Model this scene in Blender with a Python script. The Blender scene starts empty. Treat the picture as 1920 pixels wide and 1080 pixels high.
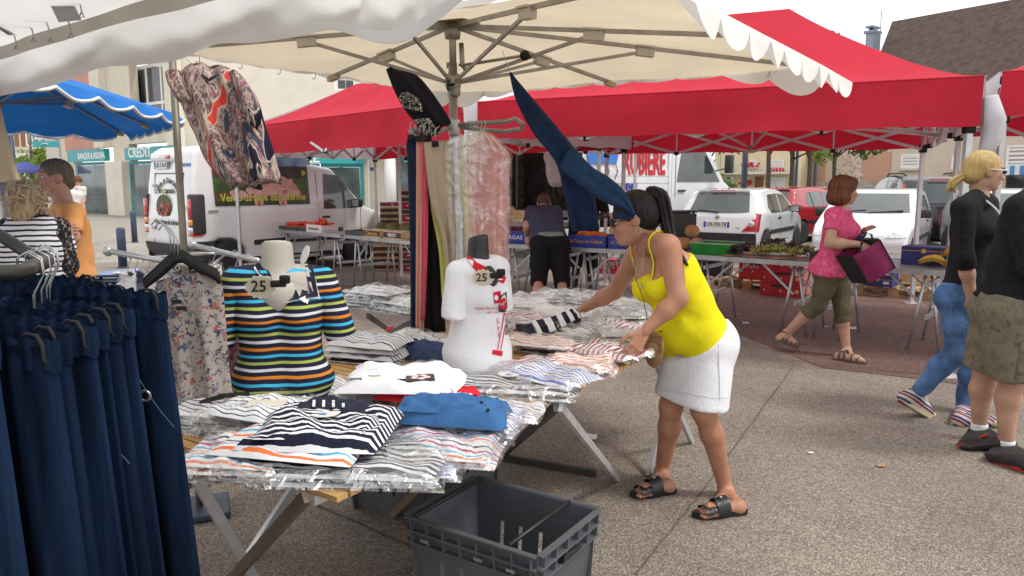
import bpy,bmesh,math,random
import numpy as np
from mathutils import Vector,Matrix
R=math.radians
rnd=random.Random(7)
sc=bpy.context.scene
C=sc.collection

# ------------------------------------------------------------ camera, sky, sun, exposure
CAMH,TILT,FPX=1.52,R(8.0),1400.0
cam_d=bpy.data.cameras.new('camera');cam=bpy.data.objects.new('camera',cam_d);C.objects.link(cam)
cam.location=(0,0,CAMH);cam.rotation_euler=(R(90)-TILT,0,0)
cam_d.sensor_width=36;cam_d.lens=FPX/1920*36;cam_d.clip_start=0.05;cam_d.clip_end=900
sc.camera=cam
wd=bpy.data.worlds.new('World');sc.world=wd;wd.use_nodes=True
SUN_EL,SUN_AZ=R(56),R(112)     # azimuth clockwise from +Y
def build_world():
    nt=wd.node_tree;n=nt.nodes;l=nt.links;n.clear()
    out=n.new('ShaderNodeOutputWorld');bg=n.new('ShaderNodeBackground');bg.inputs[1].default_value=0.1
    sky=n.new('ShaderNodeTexSky');sky.sky_type='NISHITA';sky.sun_disc=False
    sky.sun_elevation=SUN_EL;sky.sun_rotation=SUN_AZ;sky.air_density=1.0;sky.dust_density=2.0
    tc=n.new('ShaderNodeTexCoord');nz=n.new('ShaderNodeTexNoise');nz.inputs['Scale'].default_value=2.2
    nz.inputs['Detail'].default_value=6;nz.inputs['Roughness'].default_value=0.6
    mp=n.new('ShaderNodeMapping');mp.inputs['Scale'].default_value=(1,1,2.6)
    l.new(tc.outputs['Generated'],mp.inputs[0]);l.new(mp.outputs[0],nz.inputs['Vector'])
    rp=n.new('ShaderNodeValToRGB');rp.color_ramp.elements[0].position=0.30;rp.color_ramp.elements[1].position=0.52
    rp.color_ramp.elements[0].color=(.62,.62,.62,1);rp.color_ramp.elements[1].color=(1,1,1,1)
    l.new(nz.outputs[0],rp.inputs[0])
    cl=n.new('ShaderNodeValToRGB');cl.color_ramp.elements[0].color=(.80,.82,.86,1);cl.color_ramp.elements[1].color=(1,1,.99,1)
    cl.color_ramp.elements[0].position=0.35;cl.color_ramp.elements[1].position=0.6
    nz2=n.new('ShaderNodeTexNoise');nz2.inputs['Scale'].default_value=3.4;nz2.inputs['Detail'].default_value=7
    l.new(mp.outputs[0],nz2.inputs['Vector']);l.new(nz2.outputs[0],cl.inputs[0])
    sc_=n.new('ShaderNodeVectorMath');sc_.operation='SCALE';sc_.inputs['Scale'].default_value=11.0
    l.new(cl.outputs[0],sc_.inputs[0])
    mx=n.new('ShaderNodeMix');mx.data_type='RGBA'
    l.new(rp.outputs[0],mx.inputs['Factor']);l.new(sky.outputs[0],mx.inputs['A']);l.new(sc_.outputs[0],mx.inputs['B'])
    l.new(mx.outputs['Result'],bg.inputs[0]);l.new(bg.outputs[0],out.inputs[0])
build_world()
sun_d=bpy.data.lights.new('sun','SUN');sun=bpy.data.objects.new('sun',sun_d);C.objects.link(sun)
sun_d.energy=1.5;sun_d.angle=R(11);sun_d.color=(1,.96,.9)
_sd=Vector((math.sin(SUN_AZ)*math.cos(SUN_EL),math.cos(SUN_AZ)*math.cos(SUN_EL),math.sin(SUN_EL)))
sun.rotation_euler=_sd.to_track_quat('Z','Y').to_euler()
sc.view_settings.view_transform='Standard';sc.view_settings.look='None'
sc.view_settings.exposure=0.42;sc.view_settings.gamma=1.0
sc.render.engine='CYCLES'
sc.cycles.max_bounces=6;sc.cycles.diffuse_bounces=3;sc.cycles.transparent_max_bounces=16
sc.cycles.use_denoising=True

# ------------------------------------------------------------ picture point -> place
def A(*p):return np.array(p,float)
def _ray(u,v):
    x=(u-960)/FPX;y=-(v-540)/FPX;c,s=math.cos(TILT),math.sin(TILT)
    return A(x,c+y*s,-s+y*c)
def W(u,v,d):
    r=_ray(u,v);return r*(d/r[1])+A(0,0,CAMH)
def G(u,v,z=0.0):
    r=_ray(u,v);return r*((z-CAMH)/r[2])+A(0,0,CAMH)
def lerp(a,b,t):return a+(b-a)*t
def nrm(v):
    v=np.asarray(v,float);return v/max(1e-9,np.linalg.norm(v))
def rotz(a):c,s=math.cos(a),math.sin(a);return np.array([[c,-s,0],[s,c,0],[0,0,1.]])
def frame(fwd,up=(0,0,1)):            # columns: right, forward, up
    f=nrm(fwd);r=nrm(np.cross(f,up));u=np.cross(r,f)
    return np.stack([r,f,u],1)

# ------------------------------------------------------------ materials
MATS={}
def newmat(name):
    m=bpy.data.materials.new(name);m.use_nodes=True;MATS[name]=m
    nt=m.node_tree;return m,nt,nt.nodes,nt.links,nt.nodes['Principled BSDF']
def mat(name,col,rough=.6,metal=0.,var=.12,scale=6.,bump=0.,bscale=80.,spec=.5,coat=0.,trl=0.,sss=0.,det=4,stretch=None,trans=0.):
    if name in MATS:return MATS[name]
    m,nt,n,l,b=newmat(name)
    tc=n.new('ShaderNodeTexCoord');src=tc.outputs['Object']
    if stretch:
        mp=n.new('ShaderNodeMapping');mp.inputs['Scale'].default_value=stretch;l.new(src,mp.inputs[0]);src=mp.outputs[0]
    nz=n.new('ShaderNodeTexNoise');nz.inputs['Scale'].default_value=scale;nz.inputs['Detail'].default_value=det
    l.new(src,nz.inputs['Vector'])
    rp=n.new('ShaderNodeValToRGB');e=rp.color_ramp.elements
    e[0].position=.28;e[1].position=.72
    e[0].color=tuple(max(0,c*(1-var)) for c in col)+(1,);e[1].color=tuple(min(1,c*(1+var)) for c in col)+(1,)
    l.new(nz.outputs[0],rp.inputs[0]);l.new(rp.outputs[0],b.inputs['Base Color'])
    b.inputs['Roughness'].default_value=rough;b.inputs['Metallic'].default_value=metal
    b.inputs['Specular IOR Level'].default_value=spec;b.inputs['Coat Weight'].default_value=coat
    b.inputs['Coat Roughness'].default_value=.08;b.inputs['Transmission Weight'].default_value=trans
    if sss:
        b.inputs['Subsurface Weight'].default_value=sss;b.inputs['Subsurface Radius'].default_value=(.02,.008,.004);b.inputs['Subsurface Scale'].default_value=.4
    if bump:
        nb=n.new('ShaderNodeTexNoise');nb.inputs['Scale'].default_value=bscale;nb.inputs['Detail'].default_value=3;l.new(src,nb.inputs['Vector'])
        bp=n.new('ShaderNodeBump');bp.inputs['Strength'].default_value=bump;bp.inputs['Distance'].default_value=.02
        l.new(nb.outputs[0],bp.inputs['Height']);l.new(bp.outputs[0],b.inputs['Normal'])
    if trl:add_translucent(m,rp.outputs[0],trl)
    return m
def add_translucent(m,colsock,w):
    nt=m.node_tree;n=nt.nodes;l=nt.links;b=n['Principled BSDF'];out=n['Material Output']
    t=n.new('ShaderNodeBsdfTranslucent');mx=n.new('ShaderNodeMixShader');mx.inputs[0].default_value=w
    if colsock is not None:l.new(colsock,t.inputs[0])
    l.new(b.outputs[0],mx.inputs[1]);l.new(t.outputs[0],mx.inputs[2]);l.new(mx.outputs[0],out.inputs[0])
def stripes(name,bands,period,axis='Z',coord='Object',warp=.0,wscale=5.,rough=.85,vec=None,base_bump=.15):
    """bands: [(start fraction, colour)], repeated every period along axis."""
    if name in MATS:return MATS[name]
    m,nt,n,l,b=newmat(name);b.inputs['Roughness'].default_value=rough;b.inputs['Specular IOR Level'].default_value=.25
    tc=n.new('ShaderNodeTexCoord');sep=n.new('ShaderNodeSeparateXYZ');src=tc.outputs[coord]
    if vec is not None:
        d=n.new('ShaderNodeVectorMath');d.operation='DOT_PRODUCT';d.inputs[1].default_value=vec;l.new(src,d.inputs[0]);val=d.outputs['Value']
    else:
        l.new(src,sep.inputs[0]);val=sep.outputs[axis]
    nz=n.new('ShaderNodeTexNoise');nz.inputs['Scale'].default_value=wscale;nz.inputs['Detail'].default_value=2;l.new(src,nz.inputs['Vector'])
    ma=n.new('ShaderNodeMath');ma.operation='MULTIPLY_ADD';ma.inputs[1].default_value=warp;l.new(nz.outputs[0],ma.inputs[0]);l.new(val,ma.inputs[2])
    dv=n.new('ShaderNodeMath');dv.operation='DIVIDE';dv.inputs[1].default_value=period;l.new(ma.outputs[0],dv.inputs[0])
    fr=n.new('ShaderNodeMath');fr.operation='FRACT';l.new(dv.outputs[0],fr.inputs[0])
    rp=n.new('ShaderNodeValToRGB');rp.color_ramp.interpolation='CONSTANT';e=rp.color_ramp.elements
    while len(e) < len(bands):e.new(.5)
    for k,(p,c) in enumerate(bands):e[k].position=p;e[k].color=tuple(c)+(1,)
    l.new(fr.outputs[0],rp.inputs[0]);l.new(rp.outputs[0],b.inputs['Base Color'])
    nb=n.new('ShaderNodeTexNoise');nb.inputs['Scale'].default_value=25;l.new(tc.outputs['Object'],nb.inputs['Vector'])
    bp=n.new('ShaderNodeBump');bp.inputs['Strength'].default_value=base_bump;bp.inputs['Distance'].default_value=.02
    l.new(nb.outputs[0],bp.inputs['Height']);l.new(bp.outputs[0],b.inputs['Normal'])
    return m
def ramp_noise_mat(name,stops,scale=6,distort=0.,detail=4,rough=.85,coord='Object',kind='noise',stretch=(1,1,1),const=True,bump=.1,trl=0):
    m,nt,n,l,b=newmat(name);b.inputs['Roughness'].default_value=rough;b.inputs['Specular IOR Level'].default_value=.25
    tc=n.new('ShaderNodeTexCoord');mp=n.new('ShaderNodeMapping');mp.inputs['Scale'].default_value=stretch
    l.new(tc.outputs[coord],mp.inputs[0])
    if kind == 'noise':
        t=n.new('ShaderNodeTexNoise');t.inputs['Scale'].default_value=scale;t.inputs['Detail'].default_value=detail;t.inputs['Distortion'].default_value=distort;o=t.outputs[0]
    elif kind == 'wave':
        t=n.new('ShaderNodeTexWave');t.inputs['Scale'].default_value=scale;t.inputs['Distortion'].default_value=distort;t.inputs['Detail'].default_value=detail
        t.inputs['Detail Scale'].default_value=.6;o=t.outputs['Fac']
    else:
        t=n.new('ShaderNodeTexVoronoi');t.inputs['Scale'].default_value=scale;o=t.outputs['Distance']
    l.new(mp.outputs[0],t.inputs['Vector'])
    rp=n.new('ShaderNodeValToRGB');rp.color_ramp.interpolation='CONSTANT' if const else 'LINEAR';e=rp.color_ramp.elements
    while len(e) < len(stops):e.new(.5)
    for k,(p,c) in enumerate(stops):e[k].position=p;e[k].color=tuple(c)+(1,)
    l.new(o,rp.inputs[0]);l.new(rp.outputs[0],b.inputs['Base Color'])
    bp=n.new('ShaderNodeBump');bp.inputs['Strength'].default_value=bump;bp.inputs['Distance'].default_value=.02;l.new(o,bp.inputs['Height']);l.new(bp.outputs[0],b.inputs['Normal'])
    if trl:add_translucent(m,rp.outputs[0],trl)
    return m
def film(name,tint=(1,1,1),clear=.72,rough=.12,bump=.8,bscale=14):
    """thin clear wrapping: mostly see-through, with crumpled gloss"""
    if name in MATS:return MATS[name]
    m,nt,n,l,b=newmat(name);out=n['Material Output'];n.remove(b)
    tr=n.new('ShaderNodeBsdfTransparent');tr.inputs[0].default_value=tint+(1,)
    gl=n.new('ShaderNodeBsdfGlossy');gl.inputs['Roughness'].default_value=rough;gl.inputs[0].default_value=(.95,.95,.95,1)
    tc=n.new('ShaderNodeTexCoord');nb=n.new('ShaderNodeTexNoise');nb.inputs['Scale'].default_value=bscale;nb.inputs['Detail'].default_value=3;nb.inputs['Distortion'].default_value=1.2
    l.new(tc.outputs['Object'],nb.inputs['Vector'])
    bp=n.new('ShaderNodeBump');bp.inputs['Strength'].default_value=bump;bp.inputs['Distance'].default_value=.05
    l.new(nb.outputs[0],bp.inputs['Height']);l.new(bp.outputs[0],gl.inputs['Normal'])
    rp=n.new('ShaderNodeValToRGB');rp.color_ramp.elements[0].position=.42;rp.color_ramp.elements[1].position=.66
    c0=1-clear;rp.color_ramp.elements[0].color=(c0*.35,)*3+(1,);rp.color_ramp.elements[1].color=(min(1,c0*2.0),)*3+(1,)
    l.new(nb.outputs[0],rp.inputs[0])
    mx=n.new('ShaderNodeMixShader');l.new(rp.outputs[0],mx.inputs[0]);l.new(tr.outputs[0],mx.inputs[1]);l.new(gl.outputs[0],mx.inputs[2])
    l.new(mx.outputs[0],out.inputs[0]);return m

# ------------------------------------------------------------ objects
def link(o,parent=None):
    C.objects.link(o)
    if parent is not None:o.parent=parent
    return o
def tag(o,label=None,cat=None,group=None,kind=None):
    if label:o['label']=label
    if cat:o['category']=cat
    if group:o['group']=group
    if kind:o['kind']=kind
    return o
def thing(name,label,cat,loc=(0,0,0),rz=0.,group=None):
    o=bpy.data.objects.new(name,None);o.empty_display_size=.1;link(o)
    o.location=tuple(loc);o.rotation_euler=(0,0,rz);return tag(o,label,cat,group)
def mesh_obj(name,v,f,m,parent=None,smooth=False,uv=None,world=False):
    me=bpy.data.meshes.new(name);v=np.asarray(v,float)
    if smooth in (2,3):world,smooth=True,smooth == 3      # 2: world points, 3: world points and smooth
    if world and parent is not None and parent.type == 'EMPTY':
        inv=np.array(Matrix.LocRotScale(parent.location,parent.rotation_euler,None).inverted())
        v=v @ inv[:3,:3].T+inv[:3,3]
    me.from_pydata(v.tolist(),[],[tuple(int(i) for i in q) for q in f]);me.update()
    if m is not None:
        for k in (m if isinstance(m,(list,tuple)) else [m]):me.materials.append(k)
    if smooth:me.polygons.foreach_set('use_smooth',[True]*len(me.polygons))
    if uv is not None:
        ul=me.uv_layers.new(name='UVMap');uv=np.asarray(uv,float)
        li=np.zeros(len(me.loops),int);me.loops.foreach_get('vertex_index',li)
        ul.data.foreach_set('uv',uv[li].ravel())
    return link(bpy.data.objects.new(name,me),parent)
def copy_tree(o,parent=None,loc=None,rz=None,label=None,group=None):
    c=o.copy();link(c,parent)
    if loc is not None:c.location=tuple(loc)
    if rz is not None:c.rotation_euler=(0,0,rz)
    if label:c['label']=label
    if group:c['group']=group
    for ch in list(o.children):copy_tree(ch,c)
    return c
class MB:
    def __init__(s):s.v=[];s.f=[];s.uv=[];s.hasuv=False
    def add(s,v,f,uv=None):
        o=len(s.v);s.v += [tuple(float(c) for c in p) for p in v];s.f += [tuple(int(i)+o for i in q) for q in f]
        if uv is not None:s.uv += [tuple(x) for x in uv];s.hasuv=True
        else:s.uv += [(0,0)]*len(v)
        return s
    def box(s,c,size,rot=None,bev=0.):
        c=A(*c);h=A(*size)/2
        if rot is None:M_=np.eye(3)
        elif np.isscalar(rot):M_=rotz(rot)
        else:M_=np.asarray(rot)
        if bev > 0:
            bm=bmesh.new();bmesh.ops.create_cube(bm,size=1.0)
            for q in bm.verts:q.co=Vector((q.co.x*size[0],q.co.y*size[1],q.co.z*size[2]))
            bmesh.ops.bevel(bm,geom=bm.edges[:],offset=bev,segments=2,profile=.5,affect='EDGES')
            bm.verts.index_update();v=[np.array(q.co) @ M_.T+c for q in bm.verts];f=[[q.index for q in p.verts] for p in bm.faces];bm.free()
            return s.add(v,f)
        v=[M_ @ (A(x,y,z)*h)+c for x in (-1,1) for y in (-1,1) for z in (-1,1)]
        return s.add(v,[(0,1,3,2),(4,6,7,5),(0,4,5,1),(2,3,7,6),(0,2,6,4),(1,5,7,3)])
    def bar(s,a,b,w,t,up=(0,0,1)):      # rectangular bar from a to b
        a=A(*a);b=A(*b);f=nrm(b-a)
        up=A(*up)
        if abs(np.dot(f,up)) > .97:up=A(1,0,0)
        r=nrm(np.cross(f,up));u=np.cross(r,f)
        return s.box((a+b)/2,(w,np.linalg.norm(b-a),t),np.stack([r,f,u],1))
    def tube(s,pts,r,n=8,cap=True,flat=1.0,flatdir=None):
        pts=[A(*p) for p in pts];k=len(pts);rr=[r]*k if np.isscalar(r) else list(r)
        t0=nrm(pts[1]-pts[0]);ref=A(0,0,1) if abs(t0[2]) < .9 else A(1,0,0)
        if flatdir is not None:ref=A(*flatdir)
        u=nrm(np.cross(t0,ref));vs=[]
        for i in range(k):
            t=nrm(pts[min(i+1,k-1)]-pts[max(i-1,0)]);u=nrm(u-t*np.dot(u,t));w=np.cross(t,u)
            for j in range(n):
                a=2*math.pi*j/n;vs.append(pts[i]+(u*math.cos(a)+w*math.sin(a)*flat)*rr[i])
        fs=[(i*n+j,i*n+(j+1) % n,(i+1)*n+(j+1) % n,(i+1)*n+j) for i in range(k-1) for j in range(n)]
        if cap:fs += [tuple(range(n-1,-1,-1)),tuple((k-1)*n+j for j in range(n))]
        return s.add(vs,fs)
    def lathe(s,prof,org=(0,0,0),n=16,M_=None):
        vs=[];org=A(*org);M_=np.eye(3) if M_ is None else M_
        for r,z in prof:
            for j in range(n):
                a=2*math.pi*j/n;vs.append(M_ @ A(r*math.cos(a),r*math.sin(a),z)+org)
        k=len(prof)
        fs=[(i*n+j,i*n+(j+1) % n,(i+1)*n+(j+1) % n,(i+1)*n+j) for i in range(k-1) for j in range(n)]
        fs += [tuple(range(n-1,-1,-1)),tuple((k-1)*n+j for j in range(n))]
        return s.add(vs,fs)
    def prism(s,poly,ext):
        poly=[A(*p) for p in poly];ext=A(*ext);n=len(poly)
        return s.add(poly+[p+ext for p in poly],[tuple(range(n-1,-1,-1)),tuple(range(n,2*n))]+[(i,(i+1) % n,n+(i+1) % n,n+i) for i in range(n)])
    def grid(s,fn,nu,nv,wrap=False):
        vs=[];uv=[]
        for j in range(nv+1):
            for i in range(nu+1):vs.append(fn(i/nu,j/nv));uv.append((i/nu,j/nv))
        w=nu+1
        return s.add(vs,[(j*w+i,j*w+i+1,(j+1)*w+i+1,(j+1)*w+i) for j in range(nv) for i in range(nu)],uv)
    def ball(s,c,r,nu=8,nv=6,M_=None):
        c=A(*c);rr=A(r,r,r) if np.isscalar(r) else A(*r);M_=np.eye(3) if M_ is None else M_
        vs=[M_ @ (A(0,0,-1)*rr)+c]
        for j in range(1,nv):
            t=math.pi*j/nv-math.pi/2
            for i in range(nu):
                a=2*math.pi*i/nu;vs.append(M_ @ (A(math.cos(t)*math.cos(a),math.cos(t)*math.sin(a),math.sin(t))*rr)+c)
        vs.append(M_ @ (A(0,0,1)*rr)+c);L=len(vs)-1
        fs=[(0,1+(i+1) % nu,1+i) for i in range(nu)]
        for j in range(nv-2):
            for i in range(nu):fs.append((1+j*nu+i,1+j*nu+(i+1) % nu,1+(j+1)*nu+(i+1) % nu,1+(j+1)*nu+i))
        b0=1+(nv-2)*nu
        return s.add(vs,fs+[(b0+i,b0+(i+1) % nu,L) for i in range(nu)])
    def build(s,name,m,parent=None,smooth=False,world=False):
        return mesh_obj(name,s.v,s.f,m,parent,smooth,s.uv if s.hasuv else None,world)
def text_geo(txt,size=1.,ext=.002,bold=0.,align='CENTER',spacing=1.):
    cu=bpy.data.curves.new('txt','FONT');cu.body=txt;cu.size=size;cu.extrude=ext;cu.offset=bold;cu.align_x=align;cu.align_y='CENTER';cu.space_character=spacing
    cu.resolution_u=2
    o=bpy.data.objects.new('txt',cu);C.objects.link(o)
    dg=bpy.context.evaluated_depsgraph_get();dg.update()
    me=bpy.data.meshes.new_from_object(o.evaluated_get(dg));v=np.array([q.co[:] for q in me.vertices]) if len(me.vertices) else np.zeros((0,3))
    f=[tuple(p.vertices) for p in me.polygons]
    bpy.data.objects.remove(o);bpy.data.curves.remove(cu);bpy.data.meshes.remove(me)
    return v,f
def text(name,txt,size,org,right,up,m,parent=None,ext=.002,bold=0.,sx=1.,align='CENTER',world=True,fit=None):
    v,f=text_geo(txt,size,ext,bold,align)
    if len(v) == 0:return None
    if fit:v[:,0] *= fit/max(1e-6,np.ptp(v[:,0]))
    right=nrm(right);up=nrm(up-np.dot(up,right)*right);out=np.cross(right,up)
    v=v[:,:1]*sx*right+v[:,1:2]*up+v[:,2:3]*out+A(*org)
    return mesh_obj(name,v,f,m,parent,world=world)

# ------------------------------------------------------------ organic solids: blended distance fields, surface nets
def cap(a,b,ra,rb,cuts=()):return ('c',A(*a),A(*b),ra,rb,cuts)
def ell(c,r,M_=None,cuts=()):return ('e',A(*c),A(*r),np.eye(3) if M_ is None else M_,cuts)
def _dist(p,P_):
    if p[0] == 'c':
        _,a,b,ra,rb,cuts=p;ab=b-a;t=np.clip(((P_-a) @ ab)/max(1e-9,ab @ ab),0,1)
        d=np.linalg.norm(P_-a-t[...,None]*ab,axis=-1)-(ra+(rb-ra)*t)
    else:
        _,c,r,M_,cuts=p;q=(P_-c) @ M_;k0=np.linalg.norm(q/r,axis=-1);k1=np.linalg.norm(q/(r*r),axis=-1)
        d=k0*(k0-1)/np.maximum(k1,1e-6)
    for o,nn in cuts:d=np.maximum(d,(P_-o) @ nn)
    return d
def _bounds(p):
    if p[0] == 'c':m=max(p[3],p[4]);return np.minimum(p[1],p[2])-m,np.maximum(p[1],p[2])+m
    m=max(p[2]);return p[1]-m,p[1]+m
def sdf_mesh(prims,k=.03,vox=.012,sub=(),cuts=(),smooth=1,fn=None):
    lo=np.min([_bounds(p)[0] for p in prims],0)-3*vox;hi=np.max([_bounds(p)[1] for p in prims],0)+3*vox
    n=np.ceil((hi-lo)/vox).astype(int)+1
    ax=[lo[i]+vox*np.arange(n[i]) for i in range(3)]
    V=np.full(n,1.0)
    def region(p,pad):
        a,b=_bounds(p);i0=np.clip(np.floor((a-pad-lo)/vox).astype(int),0,n);i1=np.clip(np.ceil((b+pad-lo)/vox).astype(int)+1,0,n)
        sl=tuple(slice(i0[i],i1[i]) for i in range(3))
        return sl,np.stack(np.meshgrid(*[ax[i][sl[i]] for i in range(3)],indexing='ij'),-1)
    for p in prims:
        sl,P_=region(p,k*1.3+2*vox);d=_dist(p,P_);o=V[sl]
        h=np.clip(.5+.5*(o-d)/k,0,1);V[sl]=o*(1-h)+d*h-k*h*(1-h)
    for p,ks in sub:
        sl,P_=region(p,ks*1.3+2*vox);d=-_dist(p,P_);o=V[sl]
        h=np.clip(.5-.5*(o-d)/ks,0,1);V[sl]=o*(1-h)+d*h+ks*h*(1-h)
    if cuts or fn:
        P_=np.stack(np.meshgrid(*ax,indexing='ij'),-1)
        for o,nn in cuts:V=np.maximum(V,(P_-A(*o)) @ A(*nn))
        if fn:V=fn(V,P_)
    return surface_nets(V,lo,vox,smooth)
def surface_nets(V,lo,vox,smooth=1):
    V=np.where(V == 0,1e-9,V)
    S=V < 0;n=V.shape
    c=[S[i:n[0]-1+i,j:n[1]-1+j,k:n[2]-1+k] for i in (0,1) for j in (0,1) for k in (0,1)]
    act=np.logical_or.reduce(c) & ~np.logical_and.reduce(c)
    idx=np.full(act.shape,-1,int);cells=np.argwhere(act);idx[tuple(cells.T)]=np.arange(len(cells))
    cv=np.stack([V[cells[:,0]+i,cells[:,1]+j,cells[:,2]+k] for i in (0,1) for j in (0,1) for k in (0,1)],1)
    co=np.array([(i,j,k) for i in (0,1) for j in (0,1) for k in (0,1)],float)
    acc=np.zeros((len(cells),3));cnt=np.zeros(len(cells))
    for a in range(8):
        for b in range(a+1,8):
            if np.abs(co[a]-co[b]).sum() != 1:continue
            va,vb=cv[:,a],cv[:,b];m=(va < 0) != (vb < 0);t=np.where(m,va/np.where(m,va-vb,1),0)
            acc += np.where(m[:,None],co[a]+t[:,None]*(co[b]-co[a]),0);cnt += m
    verts=(cells+acc/np.maximum(cnt,1)[:,None])*vox+lo
    faces=[]
    for d in range(3):
        e1,e2=[(1,2),(2,0),(0,1)][d]
        sl0=[slice(None)]*3;sl1=[slice(None)]*3;sl0[d]=slice(0,n[d]-1);sl1[d]=slice(1,n[d])
        s0,s1=S[tuple(sl0)],S[tuple(sl1)]
        for flip,msk in ((False,s0 & ~s1),(True,~s0 & s1)):
            e=np.argwhere(msk);e=e[(e[:,e1] > 0) & (e[:,e2] > 0) & (e[:,e1] < n[e1]-1) & (e[:,e2] < n[e2]-1)]
            if not len(e):continue
            o1=np.zeros(3,int);o1[e1]=1;o2=np.zeros(3,int);o2[e2]=1
            q=[e-o1-o2,e-o2,e,e-o1]
            if flip:q=q[::-1]
            faces.append(np.stack([idx[tuple(x.T)] for x in q],1))
    faces=np.concatenate(faces) if faces else np.zeros((0,4),int)
    faces=faces[(faces >= 0).all(1)]
    return smooth_mesh(verts,faces,smooth),faces
def smooth_mesh(v,f,it,w=.5):
    f=np.asarray(f)
    for _ in range(it):
        s=np.zeros_like(v);c=np.zeros(len(v))
        for a,b in ((0,1),(1,2),(2,3),(3,0)):
            np.add.at(s,f[:,a],v[f[:,b]]);np.add.at(c,f[:,a],1);np.add.at(s,f[:,b],v[f[:,a]]);np.add.at(c,f[:,b],1)
        v=v+w*(s/np.maximum(c,1)[:,None]-v)
    return v
def normals(v,f):
    f=np.asarray(f);nn=np.cross(v[f[:,2]]-v[f[:,0]],v[f[:,3]]-v[f[:,1]]);o=np.zeros_like(v)
    for i in range(4):np.add.at(o,f[:,i],nn)
    return o/np.maximum(1e-12,np.linalg.norm(o,axis=1))[:,None]
def wrinkle(v,f,amp,freq,seed=0,n=7,aniso=(1,1,1),sharp=1.5):
    """folds: warped sines pushed along the surface normal"""
    r=np.random.RandomState(seed);p=v*A(*aniso);warp=np.zeros_like(p)
    for _ in range(3):
        k=r.randn(3)*freq*.35;warp += np.outer(np.sin(p @ k+r.rand()*6.3),r.randn(3))*(.35/freq)
    h=np.zeros(len(v))
    for _ in range(n):
        k=nrm(r.randn(3))*freq*r.uniform(.6,1.5);s=np.sin((p+warp) @ k+r.rand()*6.3);h += np.sign(s)*np.abs(s) ** sharp
    return v+normals(v,f)*(amp*h/math.sqrt(n))[:,None]

# ------------------------------------------------------------ ground
def ground_mat(name,c1,c2,c3,sp=210.,patch=.5,wear=None):
    m,nt,n,l,b=newmat(name);b.inputs['Roughness'].default_value=.85;b.inputs['Specular IOR Level'].default_value=.3
    tc=n.new('ShaderNodeTexCoord')
    vo=n.new('ShaderNodeTexVoronoi');vo.inputs['Scale'].default_value=sp;l.new(tc.outputs['Object'],vo.inputs['Vector'])
    hs=n.new('ShaderNodeSeparateColor');l.new(vo.outputs['Color'],hs.inputs[0])
    rp=n.new('ShaderNodeValToRGB');e=rp.color_ramp.elements;e.new(.5);e.new(.93)
    e[0].position=.0;e[0].color=c1+(1,);e[1].position=.5;e[1].color=c2+(1,);e[2].position=.8;e[2].color=c3+(1,);e[3].position=.97;e[3].color=tuple(min(1,c*1.35) for c in c3)+(1,)
    l.new(hs.outputs[0],rp.inputs[0])
    nz=n.new('ShaderNodeTexNoise');nz.inputs['Scale'].default_value=1.1;nz.inputs['Detail'].default_value=8;nz.inputs['Roughness'].default_value=.65;l.new(tc.outputs['Object'],nz.inputs['Vector'])
    r2=n.new('ShaderNodeValToRGB');r2.color_ramp.elements[0].position=.3;r2.color_ramp.elements[1].position=.7
    r2.color_ramp.elements[0].color=(1-patch*.55,)*3+(1,);r2.color_ramp.elements[1].color=(1.12,1.1,1.07,1);l.new(nz.outputs[0],r2.inputs[0])
    mu=n.new('ShaderNodeMix');mu.data_type='RGBA';mu.blend_type='MULTIPLY';mu.inputs['Factor'].default_value=1;l.new(rp.outputs[0],mu.inputs['A']);l.new(r2.outputs[0],mu.inputs['B'])
    # oil and gum stains
    v2=n.new('ShaderNodeTexNoise');v2.inputs['Scale'].default_value=5.;v2.inputs['Detail'].default_value=3;l.new(tc.outputs['Object'],v2.inputs['Vector'])
    r3=n.new('ShaderNodeValToRGB');r3.color_ramp.elements[0].position=.66;r3.color_ramp.elements[1].position=.8;r3.color_ramp.elements[0].color=(1,1,1,1);r3.color_ramp.elements[1].color=(.66,.64,.62,1)
    l.new(v2.outputs[0],r3.inputs[0])
    m2=n.new('ShaderNodeMix');m2.data_type='RGBA';m2.blend_type='MULTIPLY';m2.inputs['Factor'].default_value=1;l.new(mu.outputs['Result'],m2.inputs['A']);l.new(r3.outputs[0],m2.inputs['B'])
    l.new(m2.outputs['Result'],b.inputs['Base Color'])
    bp=n.new('ShaderNodeBump');bp.inputs['Strength'].default_value=.55;bp.inputs['Distance'].default_value=.006;l.new(vo.outputs['Distance'],bp.inputs['Height']);l.new(bp.outputs[0],b.inputs['Normal'])
    return m
GM=ground_mat('aggregate_paving',(.15,.118,.096),(.245,.205,.174),(.355,.312,.27),175.)
RM=ground_mat('red_asphalt_mat',(.10,.055,.048),(.165,.095,.082),(.23,.15,.13),120.)
PM=ground_mat('pale_paving_mat',(.24,.215,.19),(.33,.30,.265),(.40,.37,.33),60.)
BM=ground_mat('car_park_mat',(.2,.18,.16),(.27,.25,.23),(.33,.31,.29),60.)
def sheet(name,pts,z,m):
    o=mesh_obj(name,[(p[0],p[1],z) for p in pts],[tuple(range(len(pts)))],m);tag(o,kind='structure');return o
sheet('ground',[(-300,-60),(300,-60),(300,500),(-300,500)],0,GM)
red=[G(1540,690),G(1750,714),G(2150,775),G(2500,700),G(2150,510),G(1230,500),G(1130,520),G(1190,552),G(1420,640)]
sheet('red_asphalt',red,.004,RM)
sheet('red_asphalt',[G(420,552),G(600,533),G(830,541),G(830,562),G(560,580)],.004,RM)
sheet('pale_pavement',[(-40,14.3),(-6.8,14.3),(-5.6,16.6),(-1.5,20),(-2,60),(-60,60)],.004,PM)
sheet('car_park',[(0.4,15.2),(60,11.5),(120,60),(-1,60)],.004,BM)
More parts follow.
